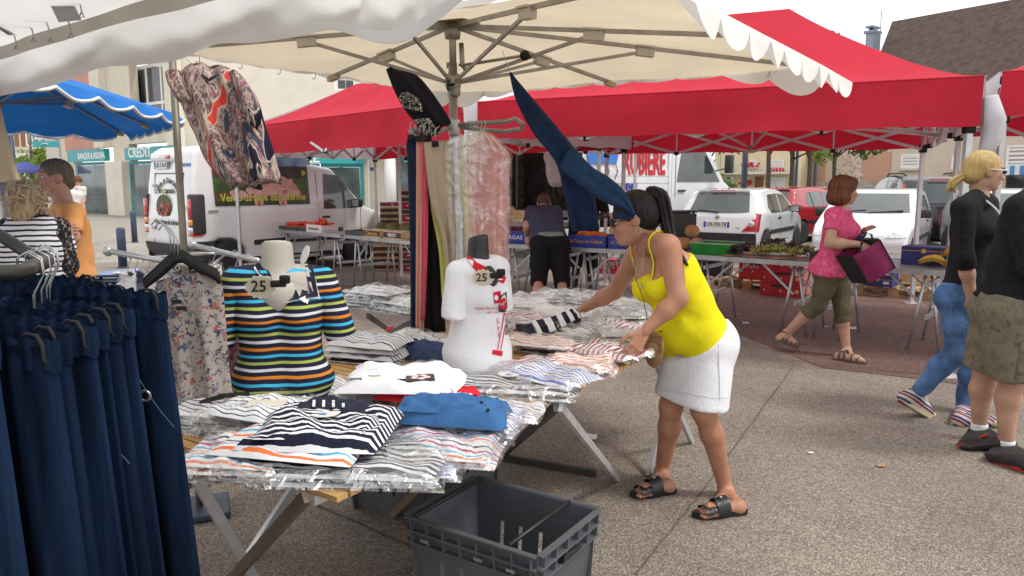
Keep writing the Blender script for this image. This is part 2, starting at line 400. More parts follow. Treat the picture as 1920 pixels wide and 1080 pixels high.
# paving joint: a sunken line filled with tar
jm=mat('joint_tar',(.125,.10,.085),.9,var=.3,scale=30)
jn=MB()
for a,b,w in (((1190,1078),(1310,930),.012),((1310,930),(1490,684),.011),((300,820),(760,1020),.014),((760,1020),(1000,1150),.014)):
    p,q=G(*a),G(*b);s_=nrm(np.cross(q-p,(0,0,1)))*w/2
    k=14;rr=random.Random(a[0])
    L_,R_=[],[]
    for i in range(k+1):
        c=lerp(p,q,i/k)+s_*rr.uniform(-.6,.6);wd_=rr.uniform(.5,1.2);L_.append(c-s_*wd_+A(0,0,.003));R_.append(c+s_*wd_+A(0,0,.003))
    jn.add(L_+R_,[(i,i+1,k+2+i,k+1+i) for i in range(k)])
tag(jn.build('paving_joint',jm),kind='structure')
# scraps of litter
lit=mat('white_paper',(.8,.8,.8),.8);leafm=mat('dry_leaf',(.45,.24,.1),.8)
LIT=[((1103,822),.07,lit,'crumpled white paper scrap on the paving behind the trestle leg'),((1597,617),.06,lit,'white paper scrap beside the walking sandal'),
       ((1398,607),.045,lit,'small white paper scrap under the fruit table'),((1548,614),.03,lit,'tiny paper scrap left of the sandalled foot'),
       ((1652,875),.03,leafm,'small orange dry leaf on the open paving'),((1385,590),.04,leafm,'brown dry leaf near the red boxes'),
       ((1752,577),.07,lit,'flat white card scrap beside the banana table leg'),((1520,851),.018,lit,'tiny pale crumb on the open paving')]
for (u,v),s_,m_,lab in LIT:
    p=G(u,v);r_=np.random.RandomState(u)
    o=MB().grid(lambda a,b:p+A((a-.5)*s_*1.5+.25*s_*(b-.5),(b-.5)*s_*1.1,.008+s_*.35*abs(math.sin(a*5+b*3+u))*math.sin(b*3.1)),6,6).build('litter',m_,smooth=True)
    tag(o,lab,'litter','litter on the ground')

# ------------------------------------------------------------ buildings
class Facade:
    def __init__(s,u0,d0,u1,d1,root):
        s.p=A((u0-960)/FPX*d0,d0,0);q=A((u1-960)/FPX*d1,d1,0)
        s.L=np.linalg.norm(q-s.p);s.r=nrm(q-s.p);s.n=np.cross(s.r,(0,0,1));s.root=root   # n points to the camera side
        if s.n[1] > 0:s.n=-s.n
    def at(s,u,v):
        r=_ray(u,v);o=A(0,0,CAMH);nn=s.n;t=((s.p-o) @ nn)/(r @ nn);h=o+r*t;return (h-s.p) @ s.r,h[2]
    def pt(s,x,z,out=0.):return s.p+s.r*x+A(0,0,z)+s.n*out
    def box(s,mb,x0,x1,z0,z1,o0,o1):
        c=s.pt((x0+x1)/2,(z0+z1)/2,(o0+o1)/2);M_=np.stack([s.r,s.n,A(0,0,1)],1)
        return mb.box(c,(abs(x1-x0),abs(o1-o0),abs(z1-z0)),M_)
    def pbox(s,mb,u0,v0,u1,v1,o0,o1):
        vm,um=(v0+v1)/2,(u0+u1)/2
        x0,x1=s.at(u0,vm)[0],s.at(u1,vm)[0];z1,z0=s.at(um,v0)[1],s.at(um,v1)[1];return s.box(mb,x0,x1,z0,z1,o0,o1)
    def part(s,name,m,*boxes,px=True,parent=None):
        mb=MB()
        for b in boxes:(s.pbox if px else s.box)(mb,*b)
        return mb.build(name,m,parent or s.root,2)
    def window(s,u0,v0,u1,v1,glass,fm,cols=(),rows=(),fw=.07,sill=None,name='window',out=.02):
        vm,um=(v0+v1)/2,(u0+u1)/2;x0,x1=s.at(u0,vm)[0],s.at(u1,vm)[0];z1,z0=s.at(um,v0)[1],s.at(um,v1)[1]
        mb=MB()
        for a,b,c,d in ((x0,x1,z0,z0+fw),(x0,x1,z1-fw,z1),(x0,x0+fw,z0+fw,z1-fw),(x1-fw,x1,z0+fw,z1-fw)):s.box(mb,a,b,c,d,.0,out+.06)
        xs=[x0+fw]+[lerp(x0,x1,c) for c in cols]+[x1-fw];zs=[z0+fw]+[lerp(z0,z1,r) for r in rows]+[z1-fw]
        for c in cols:x=lerp(x0,x1,c);s.box(mb,x-fw/2,x+fw/2,z0+fw,z1-fw,.0,out+.05)
        for r in rows:z=lerp(z0,z1,r);s.box(mb,x0+fw,x1-fw,z-fw/2,z+fw/2,.0,out+.045)
        w=mb.build(name,fm,s.root,2)
        for i in range(len(xs)-1):
            for j in range(len(zs)-1):
                g=MB();s.box(g,xs[i]+.01,xs[i+1]-.01,zs[j]+.01,zs[j+1]-.01,.004,out);o=g.build('pane',glass,w);inv_fix(o,s.root)
        if sill:
            g=MB();s.box(g,x0-.08,x1+.08,z0-.12,z0-.005,0,.22);o=g.build('sill',sill,w);inv_fix(o,s.root)
        return w
def inv_fix(o,root):
    """verts are world; o hangs below a part of root (root unrotated)"""
    o.location=tuple(-Vector(root.location))
def plaster(name,c,var=.07):return mat(name,c,.9,var=var,scale=1.3,bump=.12,bscale=40,det=8)
cream=plaster('cream_plaster',(.66,.60,.49));cream2=plaster('pale_cream_plaster',(.72,.665,.56));salmon=plaster('salmon_plaster',(.58,.30,.235))
teal=mat('teal_paint',(.03,.30,.32),.45,var=.08);tealg=mat('teal_sign',(.035,.34,.36),.4,var=.05)
glass=mat('shop_glass',(.10,.13,.135),.06,var=.7,scale=.5,spec=.8);dglass=mat('dark_window_glass',(.05,.045,.05),.05,var=.6,scale=.4,spec=.8)
whitep=mat('white_frame',(.78,.78,.76),.45,var=.04);white_txt=mat('white_lettering',(.85,.85,.85),.5,var=0)
stone=mat('stone_sill',(.55,.52,.46),.85,var=.12)

bank=thing('bank_building','cream plaster bank building with teal shopfronts and a tall recessed window','building',(-14,33,0))
fa=Facade(100,41,345,32.5,bank)
XL=fa.L
# the left wing: wall split round its openings
def wallset(f,zones,m,z_top,th=.4):
    mb=MB()
    for x0,x1,z0,z1 in zones:f.box(mb,x0,x1,z0,z1,-th,0)
    return mb.build('wall',m,f.root,2)
wx0,wz1=fa.at(240,116);wx1,wz0=fa.at(332,245)
sx0,sz1=fa.at(138,279);sx1,sz0=fa.at(214,303);tx0=fa.at(243,300)[0]
signz=sz0
wallset(fa,[(0,sx0,0,11),(sx0,sx1,sz1,11),(sx1,tx0,0,11),(tx0,wx0,sz1+.05,11),(wx0,XL,sz1+.05,wz0),(wx0,XL,wz1,11),(wx1,XL,wz0,wz1)],cream,11)
fa.part('window_reveal',cream2,(wx0,wx1,wz0+.002,wz1-.002,-1.2,-.9),px=False)
fa.part('facade_panel',salmon,(118,120,182,283,.003,.05))
fa.part('facade_pier',cream2,(182,60,200,278,.003,.35),(212,303,243,412,.003,.3),(322,60,346,420,.003,.25))
# tall recessed window
fa2=Facade(100,41,345,32.5,bank);fa2.p=fa.p-fa.n*.55
fa2.window(247,121,320,243,dglass,whitep,cols=(.45,.82),rows=(.40,),fw=.13,sill=stone)
fa.window(141,232,151,249,dglass,whitep,sill=stone)
fa.part('shop_sign',tealg,(137,281,206,303,.003,.28));fa.part('shop_sign',tealg,(245,275,345,299,.003,.28))
fa.window(147,304,211,409,glass,teal,cols=(.55,),rows=(.38,),fw=.14,name='shop_window',out=-.05)
fa.window(245,301,345,412,glass,teal,cols=(.3,.65),rows=(.38,),fw=.14,name='shop_window',out=-.05)
x,z=fa.at(181,293);text('sign_lettering','BANQUE & ASSURANCES'[:15],.42,fa.pt(x+.05,z,.285),fa.r,A(0,0,1),white_txt,bank,.01,.006,fit=2.9)
x,z=fa.at(252,288);text('sign_lettering','CRÉDIT',.62,fa.pt(x,z,.285),fa.r,A(0,0,1),white_txt,bank,.01,.01,align='LEFT')
# main front
fb=Facade(345,32.5,860,37,bank);XB=fb.L
bz1=fb.at(600,290)[1];bx0=fb.at(352,300)[0];bx1=fb.at(683,300)[0];cx0=fb.at(735,300)[0];hx0,hz1=fb.at(627,135);hx1,hz0=fb.at(668,172)
wallset(fb,[(0,bx0,0,11),(bx0,bx1,bz1,hz0),(bx0,hx0,hz0,11),(hx1,XB,bz1,11),(bx1,hx1,bz1,hz0),(hx0,hx1,hz1,11),(bx1,cx0,0,bz1)],cream2,11)
fb.window(629,146,667,171,dglass,whitep,cols=(.5,),fw=.1,out=-.1);fb.part('lintel',mat('brown_lintel',(.2,.08,.05),.6),(627,136,668,146,-.05,.05))
fb.part('shop_sign',tealg,(353,286,682,306,.003,.25))
x,z=fb.at(598,297);text('sign_lettering','AGRICOLE',.62,fb.pt(x,z,.255),fb.r,A(0,0,1),white_txt,bank,.01,.01,align='RIGHT')
fb.window(354,307,530,398,glass,teal,cols=(.25,.5,.75),rows=(.35,),fw=.16,name='shop_window',out=-.05)
fb.window(531,307,601,398,glass,teal,cols=(.32,),rows=(.35,),fw=.16,name='shop_window',out=-.05)
fb.window(603,307,682,398,glass,teal,cols=(.47,),rows=(.35,),fw=.16,name='shop_window',out=-.05)
fb.window(736,296,790,398,glass,teal,cols=(.35,),rows=(.3,),fw=.16,name='shop_window',out=-.05)
fb.part('house_number',mat('blue_enamel',(.03,.07,.3),.4),(694,314,700,320,.003,.03));fb.part('drain_pipe',whitep,(689,300,693,400,.003,.1))
p=fb.pt(fb.at(722,350)[0],0,1.2);MB().lathe([(.27,0),(.27,bz1+.5)],p,20).build('column',whitep,bank,3)
p=fb.pt(XB/2,bz1,0);mb=MB();fb.box(mb,bx1,XB,bz1+.3,bz1+.55,.003,1.6);mb.build('porch_slab',cream,bank,2)
# roof-top railing seen between the canopies
rb=MB();fc=Facade(960,44,1070,44,bank)
for i in range(26):u=965+i*4;fc.pbox(rb,u,162,u+1.5,190,0,.06)
fc.pbox(rb,960,158,1072,163,-.02,.08);fc.pbox(rb,960,180,1072,182,-.02,.08)
rb.build('roof_railing',mat('grey_rail',(.3,.33,.36),.5,.3),bank,2)
fc.part('roof_storey',cream,(850,172,1080,330,-3,-.2))

# shuttered house at the far left
sh=thing('shuttered_house','distant white house with brown wooden window shutters behind the bank sign','building',(-40,58,0))
fs=Facade(-60,58,118,60,sh)
fs.part('wall',plaster('white_plaster',(.68,.66,.6)),(-60,190,118,372,-6,0))
shm=mat('shutter_brown',(.26,.11,.055),.7,var=.25,scale=10)
for u in (4,40,78):
    fs.window(u+8,234,u+22,274,dglass,whitep,cols=(.5,),fw=.1)
    for a in (u-1,u+23):fs.part('shutter',shm,(a,233,a+8,275,.003,.06))
fs.part('pergola',shm,(70,286,116,290,.1,2.2),(74,283,116,286,.1,1.9));fs.part('string_course',stone,(-60,277,118,281,.003,.12))
for u in (4,62):fs.window(u,300,u+22,352,dglass,whitep,cols=(.5,),fw=.1)

# cream house with garage, centre right
ch=thing('cream_house','pale yellow two storey house with balcony and white garage door','building',(15,50,0))
yel=plaster('yellow_plaster',(.70,.60,.40));fh=Facade(1338,50,1503,47,ch)
fh.part('wall',yel,(1340,215,1502,402,-7,0))
rs=mat('white_shutter',(.74,.74,.72),.6,var=.05)
for u0,v0,u1,v1 in ((1360,298,1377,321),(1405,300,1420,312),(1445,300,1470,316),(1361,331,1376,348),(1393,331,1406,345)):fh.window(u0,v0,u1,v1,rs,whitep,rows=(.25,.5,.75),fw=.07,sill=stone)
fh.window(1438,332,1472,356,rs,whitep,rows=(.2,.4,.6,.8),fw=.1,name='garage_door');fh.window(1416,331,1431,354,mat('brown_door',(.3,.15,.07),.5),mat('brown_door_frame',(.22,.1,.05),.6),cols=(.5,),fw=.1,name='door')
fh.part('balcony',plaster('balcony_edge',(.66,.62,.54)),(1347,323,1490,327,.003,1.3))
bar=MB();fh.pbox(bar,1347,315,1490,316,1.2,1.25)
for i in range(24):fh.pbox(bar,1348+i*6,315,1348.6+i*6,323,1.2,1.24)
bar.build('balcony_railing',mat('pale_rail',(.6,.6,.6),.5),ch,2)
gm=mat('geranium_red',(.55,.02,.03),.7,var=.4,scale=20);gl_=mat('leaf_mid',(.07,.14,.03),.7,var=.4,scale=12)
for u,v,n_ in ((1403,313,7),(1418,312,6),(1450,321,9),(1462,321,9),(1370,321,5),(1397,345,5),(1404,345,5)):
    mb=MB();r_=random.Random(u);x,z=fh.at(u,v)
    for i in range(n_):mb.ball(fh.pt(x+r_.uniform(-.3,.3),z+r_.uniform(0,.2),.3+r_.uniform(0,.2)),r_.uniform(.07,.12),6,4)
    mb.build('geranium',gm,ch,3)
fh.part('roof',mat('house_tiles',(.27,.13,.09),.85,var=.3,scale=6),(1330,200,1512,214,-7.5,.6));fh.part('down_pipe',stone,(1348,290,1350,400,.003,.12))
lb=thing('low_outbuilding','low beige outbuilding with grey roof left of the yellow house','building',(12,56,0))
fl=Facade(1262,58,1346,56,lb);fl.part('wall',cream,(1262,308,1345,392,-5,0));fl.part('roof',mat('grey_roof',(.2,.19,.18),.8),(1258,300,1347,309,-5.5,.4))

# big roofed building on the right
rh=thing('tiled_roof_building','long peach and cream building with a huge steep brown tiled roof','building',(26,42,0))
fr_=Facade(1490,50,2120,35,rh)
rx0=fr_.at(1612,200)[0];ez=fr_.at(1860,168)[1];XR=fr_.L;x15=rx0
peach=plaster('peach_plaster',(.62,.44,.33));ppink=plaster('pink_panel',(.55,.31,.22))
fr_.part('wall',plaster('pale_peach',(.62,.51,.41)),(fr_.at(1508,320)[0],XR,0,ez,-10,0),px=False)
fr_.part('wall_base',mat('grey_stone_base',(.36,.33,.3),.9,var=.25,scale=3,bump=.4,bscale=6),(1500,341,1700,362,.003,.5),(1505,362,1700,388,.003,.8))
for u0,u1 in ((1515,1548),(1618,1670)):fr_.part('wall_panel',ppink,(u0,285,u1,341,.003,.06))
# relief sculpted panel
rp_=MB();r_=random.Random(3);fr_.pbox(rp_,1566,287,1616,341,.003,.05)
for i in range(26):
    x,z=fr_.at(r_.uniform(1570,1612),r_.uniform(291,337));a=r_.uniform(0,6.3);q=fr_.pt(x,z,.06);w_=fr_.r*math.cos(a)*.35+A(0,0,math.sin(a)*.35);rp_.tube([q-w_,q+A(0,0,.1),q+w_],.07,6)
rp_.build('relief_panel',plaster('relief_plaster',(.60,.5,.4)),rh,2)
pk=mat('pink_roller',(.56,.33,.27),.7,var=.06)
for u0,v0,u1,v1 in ((1690,289,1726,316),(1785,292,1797,318),(1888,272,1935,312),(1818,175,1836,205),(1866,178,1885,210)):fr_.window(u0,v0,u1,v1,pk,whitep,rows=(.2,.4,.6,.8),fw=.12,sill=stone)
fr_.part('cornice',stone,(rx0-.3,XR,ez-.35,ez+.05,.003,.7),px=False)
aw=stripes('blue_awning',[(0,(.7,.72,.75)),(.5,(.12,.25,.5))],.45,vec=tuple(fr_.r))
fr_.part('shop_awning',aw,(1884,311,1960,328,.003,.9));fr_.part('shop_window',dglass,(1886,328,1960,372,.003,.05))
# roof: rows of tiles as stepped courses
tl=ramp_noise_mat('old_roof_tiles',[(0,(.045,.034,.03)),(.42,(.085,.062,.053)),(.6,(.12,.083,.068)),(.75,(.065,.06,.052))],2.5,.3,10,.9,const=False,bump=.6)
rz=fr_.at(1660,60)[1]+1.5
def xat(u,z,out):xs=np.linspace(-8,30,400);return float(xs[np.argmin([abs(960+FPX*q[0]/q[1]-u) for q in (fr_.pt(x_,z,out) for x_ in xs)])])
xe,xr=xat(1600,ez,.7),xat(1645,rz,-5);rows=26;rt=MB()
for k in range(rows):
    t0,t1=k/rows,(k+1)/rows
    xa,xb=lerp(xe,xr,t0),lerp(xe,xr,t1)
    a=fr_.pt(xa,lerp(ez,rz,t0),.7-t0*5.7);b=fr_.pt(XR,lerp(ez,rz,t0),.7-t0*5.7);c=fr_.pt(XR,lerp(ez,rz,t1)+.05,.7-t1*5.7);d=fr_.pt(xb,lerp(ez,rz,t1)+.05,.7-t1*5.7)
    rt.prism([a,b,c,d],A(0,0,.05))
rt.build('roof',tl,rh,2)
gb=MB();gb.prism([fr_.pt(xe+.3,ez-.3,-.1),fr_.pt(xr+.3,rz-.3,-5),fr_.pt(xe+.3,ez-.3,-10)],fr_.r*.3);gb.build('gable',peach,rh,2)
chm=MB();q0=fr_.at(1633,95);fc2=Facade(1490,52,2120,37,rh)
fc2.pbox(chm,1626,62,1641,98,-.6,.2);fc2.pbox(chm,1624,58,1643,63,-.7,.3);fc2.pbox(chm,1628,49,1640,53,-.7,.3);fc2.pbox(chm,1629,53,1632,58,-.4,0);fc2.pbox(chm,1636,53,1639,58,-.4,0)
chm.build('chimney',mat('blue_grey_zinc',(.25,.29,.36),.5,.4,var=.15),rh,2)
an=MB();fc2.pbox(an,1651.4,20,1652.6,66,0,.04);an.build('aerial',MATS['grey_rail'],rh,2)

# ------------------------------------------------------------ posts and signs
dk=mat('dark_post',(.045,.055,.085),.5,.2,var=.2)
steel=mat('galvanised_steel',(.48,.49,.50),.42,.75,var=.18,scale=9,bump=.05);alu=mat('aluminium',(.60,.60,.61),.38,.5,var=.1,scale=14)
def lamp_post(u,vb,vt,r,lab,d=None):
    p=G(u,vb) if d is None else A((u-960)/FPX*d,d,0);top=W(u,vt,p[1])[2]
    o=thing('lamp_post',lab,'lamp post',p,0,'dark lamp posts');MB().lathe([(r*1.7,0),(r*1.7,.6),(r,.75),(r*.75,top)],p,12).build('post',dk,o,3)
    MB().lathe([(.3,top-.02),(.34,top+.1),(.12,top+.3)],p,14).build('lamp_head',dk,o,3)
    MB().lathe([(.24,top-.12),(.28,top-.025)],p,14).build('lamp_lens',mat('lamp_lens',(.7,.7,.68),.3),o,3)
lamp_post(1391,0,120,.13,'dark lamp post just left of the yellow house',31);lamp_post(1487,0,130,.08,'thin dark lamp post right of the yellow house',38);lamp_post(1522,0,120,.09,'dark lamp post before the peach building',36);lamp_post(36,0,205,.10,'dark lamp post above the curly blonde head',22)
bol=mat('bollard_blue',(.05,.07,.13),.5,.1,var=.2)
for u,v,vt,w_,lab in ((231,502,427,.075,'nearer dark blue steel bollard behind the tray table'),(253,455,396,.07,'farther dark blue steel bollard beside the white van')):
    p=G(u,v);h_=W(u,vt,p[1])[2];o=thing('bollard',lab,'bollard',p,0,'blue bollards')
    MB().lathe([(w_,0),(w_,h_-.03),(w_*.8,h_),(.01,h_+.01)],p,16).build('post',bol,o,3);MB().lathe([(w_*1.25,0),(w_*1.25,.03)],p,16).build('base_ring',dk,o,3)
# bank pylon sign
bs=thing('bank_sign','standing bank sign with green logo and two teal name panels','sign',A((112-960)/FPX*27,27,0));f1=Facade(50,27,130,27,bs)
f1.part('post',steel,(109,205,112,372,-.1,.0));f1.part('bracket',steel,(96,228,116,230,-.1,-.02),(96,240,116,242,-.1,-.02))
pl=mat('sign_white',(.74,.76,.78),.4,var=.03);f1.part('logo_panel',pl,(60,215,107,248,0,.12))
lg=MB();c=f1.pt(*f1.at(84,231),.125);pts=[c+f1.r*(.36*math.cos(a))+A(0,0,.17*math.sin(a)+.06*math.cos(a)) for a in np.linspace(.5,5.9,22)];lg.tube(pts,.035,6)
lg.build('logo_ring',mat('logo_teal',(.02,.32,.3),.4),bs,2);l2=MB()
l2.bar(c+f1.r*-.02+A(0,0,-.18),c+f1.r*.18+A(0,0,.22),.07,.03,f1.n);l2.bar(c+f1.r*.12+A(0,0,.2),c+f1.r*.38+A(0,0,-.2),.08,.03,f1.n);l2.bar(c+f1.r*-.33+A(0,0,-.27),c+f1.r*.33+A(0,0,-.27),.05,.03,f1.n)
l2.build('logo_letters',mat('logo_green',(.01,.09,.05),.4),bs,2)
f1.part('name_panel',tealg,(64,250,108,263,0,.1));f1.part('name_panel',tealg,(64,265,109,276,0,.1))
text('name_lettering','Banque &',.14,f1.pt(*f1.at(86,254),.105),f1.r,A(0,0,1),white_txt,bs,.003,.004,fit=.55);text('name_lettering','Assurances',.14,f1.pt(*f1.at(86,260),.105),f1.r,A(0,0,1),white_txt,bs,.003,.004,fit=.7)
MB().tube([f1.pt(*f1.at(80,271),.11),f1.pt(*f1.at(86,269),.11),f1.pt(*f1.at(94,270.5),.11)],.04,6,flat=.3).build('pointing_hand',white_txt,bs,2)
# round traffic sign
ts=thing('traffic_sign','round red and white traffic sign beside the truck cab','sign',A((1276-960)/FPX*24,24,0));q=W(1276,309,24)
MB().lathe([(.03,0),(.03,q[2]+.3)],A(q[0],q[1]+.04,0),8).build('post',steel,ts,2);Mx=np.array([[1,0,0],[0,0,-1],[0,1,0.]])
MB().lathe([(.33,0),(.33,.02)],q,24,Mx).build('red_disc',mat('sign_red',(.6,.02,.03),.4),ts,2);MB().lathe([(.25,.0),(.25,.024)],q,24,Mx).build('white_disc',white_txt,ts,2)
text('symbol','1',.34,q-A(0,.027,0),A(1,0,0),A(0,0,1),MATS['sign_red'],ts,.003,.01)

# ------------------------------------------------------------ trees and hedge
bark=mat('bark',(.11,.085,.065),.95,var=.35,scale=14,bump=.6,bscale=30)
def leafmat(name,c):
    m=mat(name,c,.55,var=.55,scale=1.7,trl=.35);return m
LG=leafmat('plane_leaf',(.075,.15,.028));LG2=leafmat('light_leaf',(.16,.26,.035));LG3=leafmat('dark_leaf',(.03,.065,.022))
def leaves(mb,cs,n,size,seed):
    r=np.random.RandomState(seed)
    for _ in range(n):
        c,rad=cs[r.randint(len(cs))];d=nrm(r.randn(3));p=A(*c)+d*rad*A(1,1,.75)*r.rand() ** .4
        a=nrm(r.randn(3)+A(0,0,.6));t=nrm(np.cross(a,r.randn(3)));b=np.cross(a,t);s=size*r.uniform(.6,1.3)
        mb.add([p-t*s,p-b*s*.55,p+t*s,p+b*s*.55+a*s*.15],[(0,1,2,3)])
def tree(u,d,h,crown_z,crown_r,lab,lm,seed,tr=.11,n=1500,leaf=.11,cage=False):
    p=A((u-960)/FPX*d,d,0);r=random.Random(seed);o=thing('street_tree',lab,'tree',p,0,'young street trees')
    mb=MB();mb.tube([p,p+A(.03,0,h*.3),p+A(-.03,.02,h*.6),p+A(.02,0,h*.95)],[tr*1.25,tr,tr*.8,tr*.2],8);cs=[(p+A(0,0,crown_z+crown_r*.9),crown_r*.75)]
    for k in range(9):
        a=k*2.4+r.random();z0=crown_z*r.uniform(.8,1.1);e=p+A(math.cos(a)*crown_r*r.uniform(.5,.95),math.sin(a)*crown_r*r.uniform(.5,.95),crown_z+r.uniform(-.1,1.5)*crown_r)
        mb.tube([p+A(0,0,z0),lerp(p+A(0,0,z0),e,.5)+A(0,0,.2),e],[tr*.5,tr*.3,tr*.1],6);cs.append((e,crown_r*r.uniform(.28,.5)))
    mb.build('trunk',bark,o,3);lf=MB();leaves(lf,cs,n,leaf,seed);lf.build('crown',lm,o,2)
    if cage:
        cg=MB()
        for k in range(4):a=math.pi/4+k*math.pi/2;q=p+A(math.cos(a)*.4,math.sin(a)*.4,0);cg.bar(q,q+A(0,0,1.6),.035,.035)
        for z in (.5,1.1,1.55):
            for k in range(4):a=math.pi/4+k*math.pi/2;b=a+math.pi/2;cg.bar(p+A(math.cos(a)*.4,math.sin(a)*.4,z),p+A(math.cos(b)*.4,math.sin(b)*.4,z),.03,.03)
        cg.build('tree_guard',dk,o,2)
tree(1313,21,4.6,2.35,1.1,'slender young tree in a metal guard beside the truck cab',LG,1,.07,1300,.09,True)
tree(1434,27,6.0,2.9,2.1,'leafy tree before the yellow house door',LG,2,.085,2600,.12);tree(1510,27,6.2,2.9,2.0,'leafy tree between yellow house and peach building',LG,3,.08,2600,.12)
tree(1556,29,6.0,2.95,2.0,'leafy tree behind the auburn haired woman',LG,4,.08,2400,.12);tree(1478,36,7,3,2.2,'far tree behind the lamp posts',LG2,5,.12,1600,.14)
tree(72,44,5,1.2,1.6,'small pale green tree before the shuttered house',LG2,6,.1,1200,.16)
def hedge(name,lab,cs,n,leaf,lm,seed):
    mb=MB();leaves(mb,cs,n,leaf,seed);c=A(*cs[0][0]);c[2]=0;o=thing(name,lab,'bush',c)
    mb.build('foliage',lm,o,2);st=MB()
    for q,r_ in cs:st.tube([A(q[0],q[1],0),A(q[0]+.1,q[1],max(.2,q[2]))],[.06,.03],6)
    st.build('stem',bark,o,2)
hedge('hedge','long trimmed green hedge before the yellow house',[(W(u,366,30)+A(0,0,-.5),.8) for u in range(1345,1415,10)],1900,.11,LG,11)
hedge('bush','bright yellow green bush beside the dark hedge',[(W(1315,362,31),.9),(W(1335,358,31),1.0),(W(1352,366,31),.8)],1700,.11,LG2,12)
hedge('bush','dark green conifer hedge behind the truck cab',[(W(u,348,36)+A(0,0,-.2),1.1) for u in range(1270,1310,9)],1900,.13,LG3,13)
hedge('conifer','small pointed dark conifer above the bright bush',[(W(1330,338,38),.5),(W(1330,328,38),.35),(W(1330,345,38),.7)],700,.11,LG3,14)
# wooded hill behind everything on the right
hl=MB();hl.grid(lambda a,b:A(lerp(-20,90,a),120+60*b,14*b*(.6+.4*math.sin(a*7))*math.sin(math.pi*min(1,a*1.3))),30,8);tag(hl.build('hill',mat('hill_green',(.05,.09,.03),.9,var=.5,scale=.3),smooth=True),kind='structure')

# ------------------------------------------------------------ vehicles (local: x forward, y left, z up)
tyre_m=mat('tyre_rubber',(.022,.022,.023),.85,var=.3,scale=20);rim_m=mat('wheel_silver',(.45,.46,.47),.35,.7,var=.1)
cglass=mat('car_glass',(.045,.055,.055),.04,var=.5,scale=1.5,spec=.9,coat=.6);trim_m=mat('black_plastic',(.03,.031,.033),.55,var=.25,scale=15)
lamp_r=mat('tail_lamp_red',(.5,.012,.02),.18,var=.3,scale=20,coat=1.);lamp_c=mat('headlamp_clear',(.62,.66,.7),.12,.35,var=.3,scale=18,coat=1.);lamp_o=mat('lamp_orange',(.75,.25,.02),.2,coat=1.)
plate_m=mat('plate_white',(.78,.78,.74),.4,var=.02);plate_b=mat('plate_blue',(.02,.08,.4),.4);black_txt=mat('black_lettering',(.02,.02,.02),.5,var=0)
gap_m=mat('panel_gap',(.05,.05,.05),.8,var=0);under_m=mat('underbody',(.015,.015,.015),.9)
def paint(name,c,met=.0):return mat(name,c,.28,met,var=.05,scale=2,coat=1.,spec=.5)
white_car=paint('white_car_paint',(.76,.77,.78));silver_car=paint('silver_car_paint',(.60,.62,.64),.3);red_car=paint('red_car_paint',(.42,.018,.025));black_car=paint('black_car_paint',(.016,.016,.018));grey_car=paint('charcoal_car_paint',(.03,.033,.037),.2)
def poly_sd(poly,X,Z):
    poly=np.array(poly,float);d=np.full(X.shape,1e9);s=np.ones(X.shape)
    for i in range(len(poly)):
        a,b=poly[i-1],poly[i];e=b-a;wx,wz=X-a[0],Z-a[1];t=np.clip((wx*e[0]+wz*e[1])/max(1e-9,e @ e),0,1)
        d=np.minimum(d,np.hypot(wx-e[0]*t,wz-e[1]*t));c1=Z >= a[1];c2=Z < b[1];c3=e[0]*wz > e[1]*wx
        s=np.where((c1 & c2 & c3) | (~c1 & ~c2 & ~c3),-s,s)
    return d*s
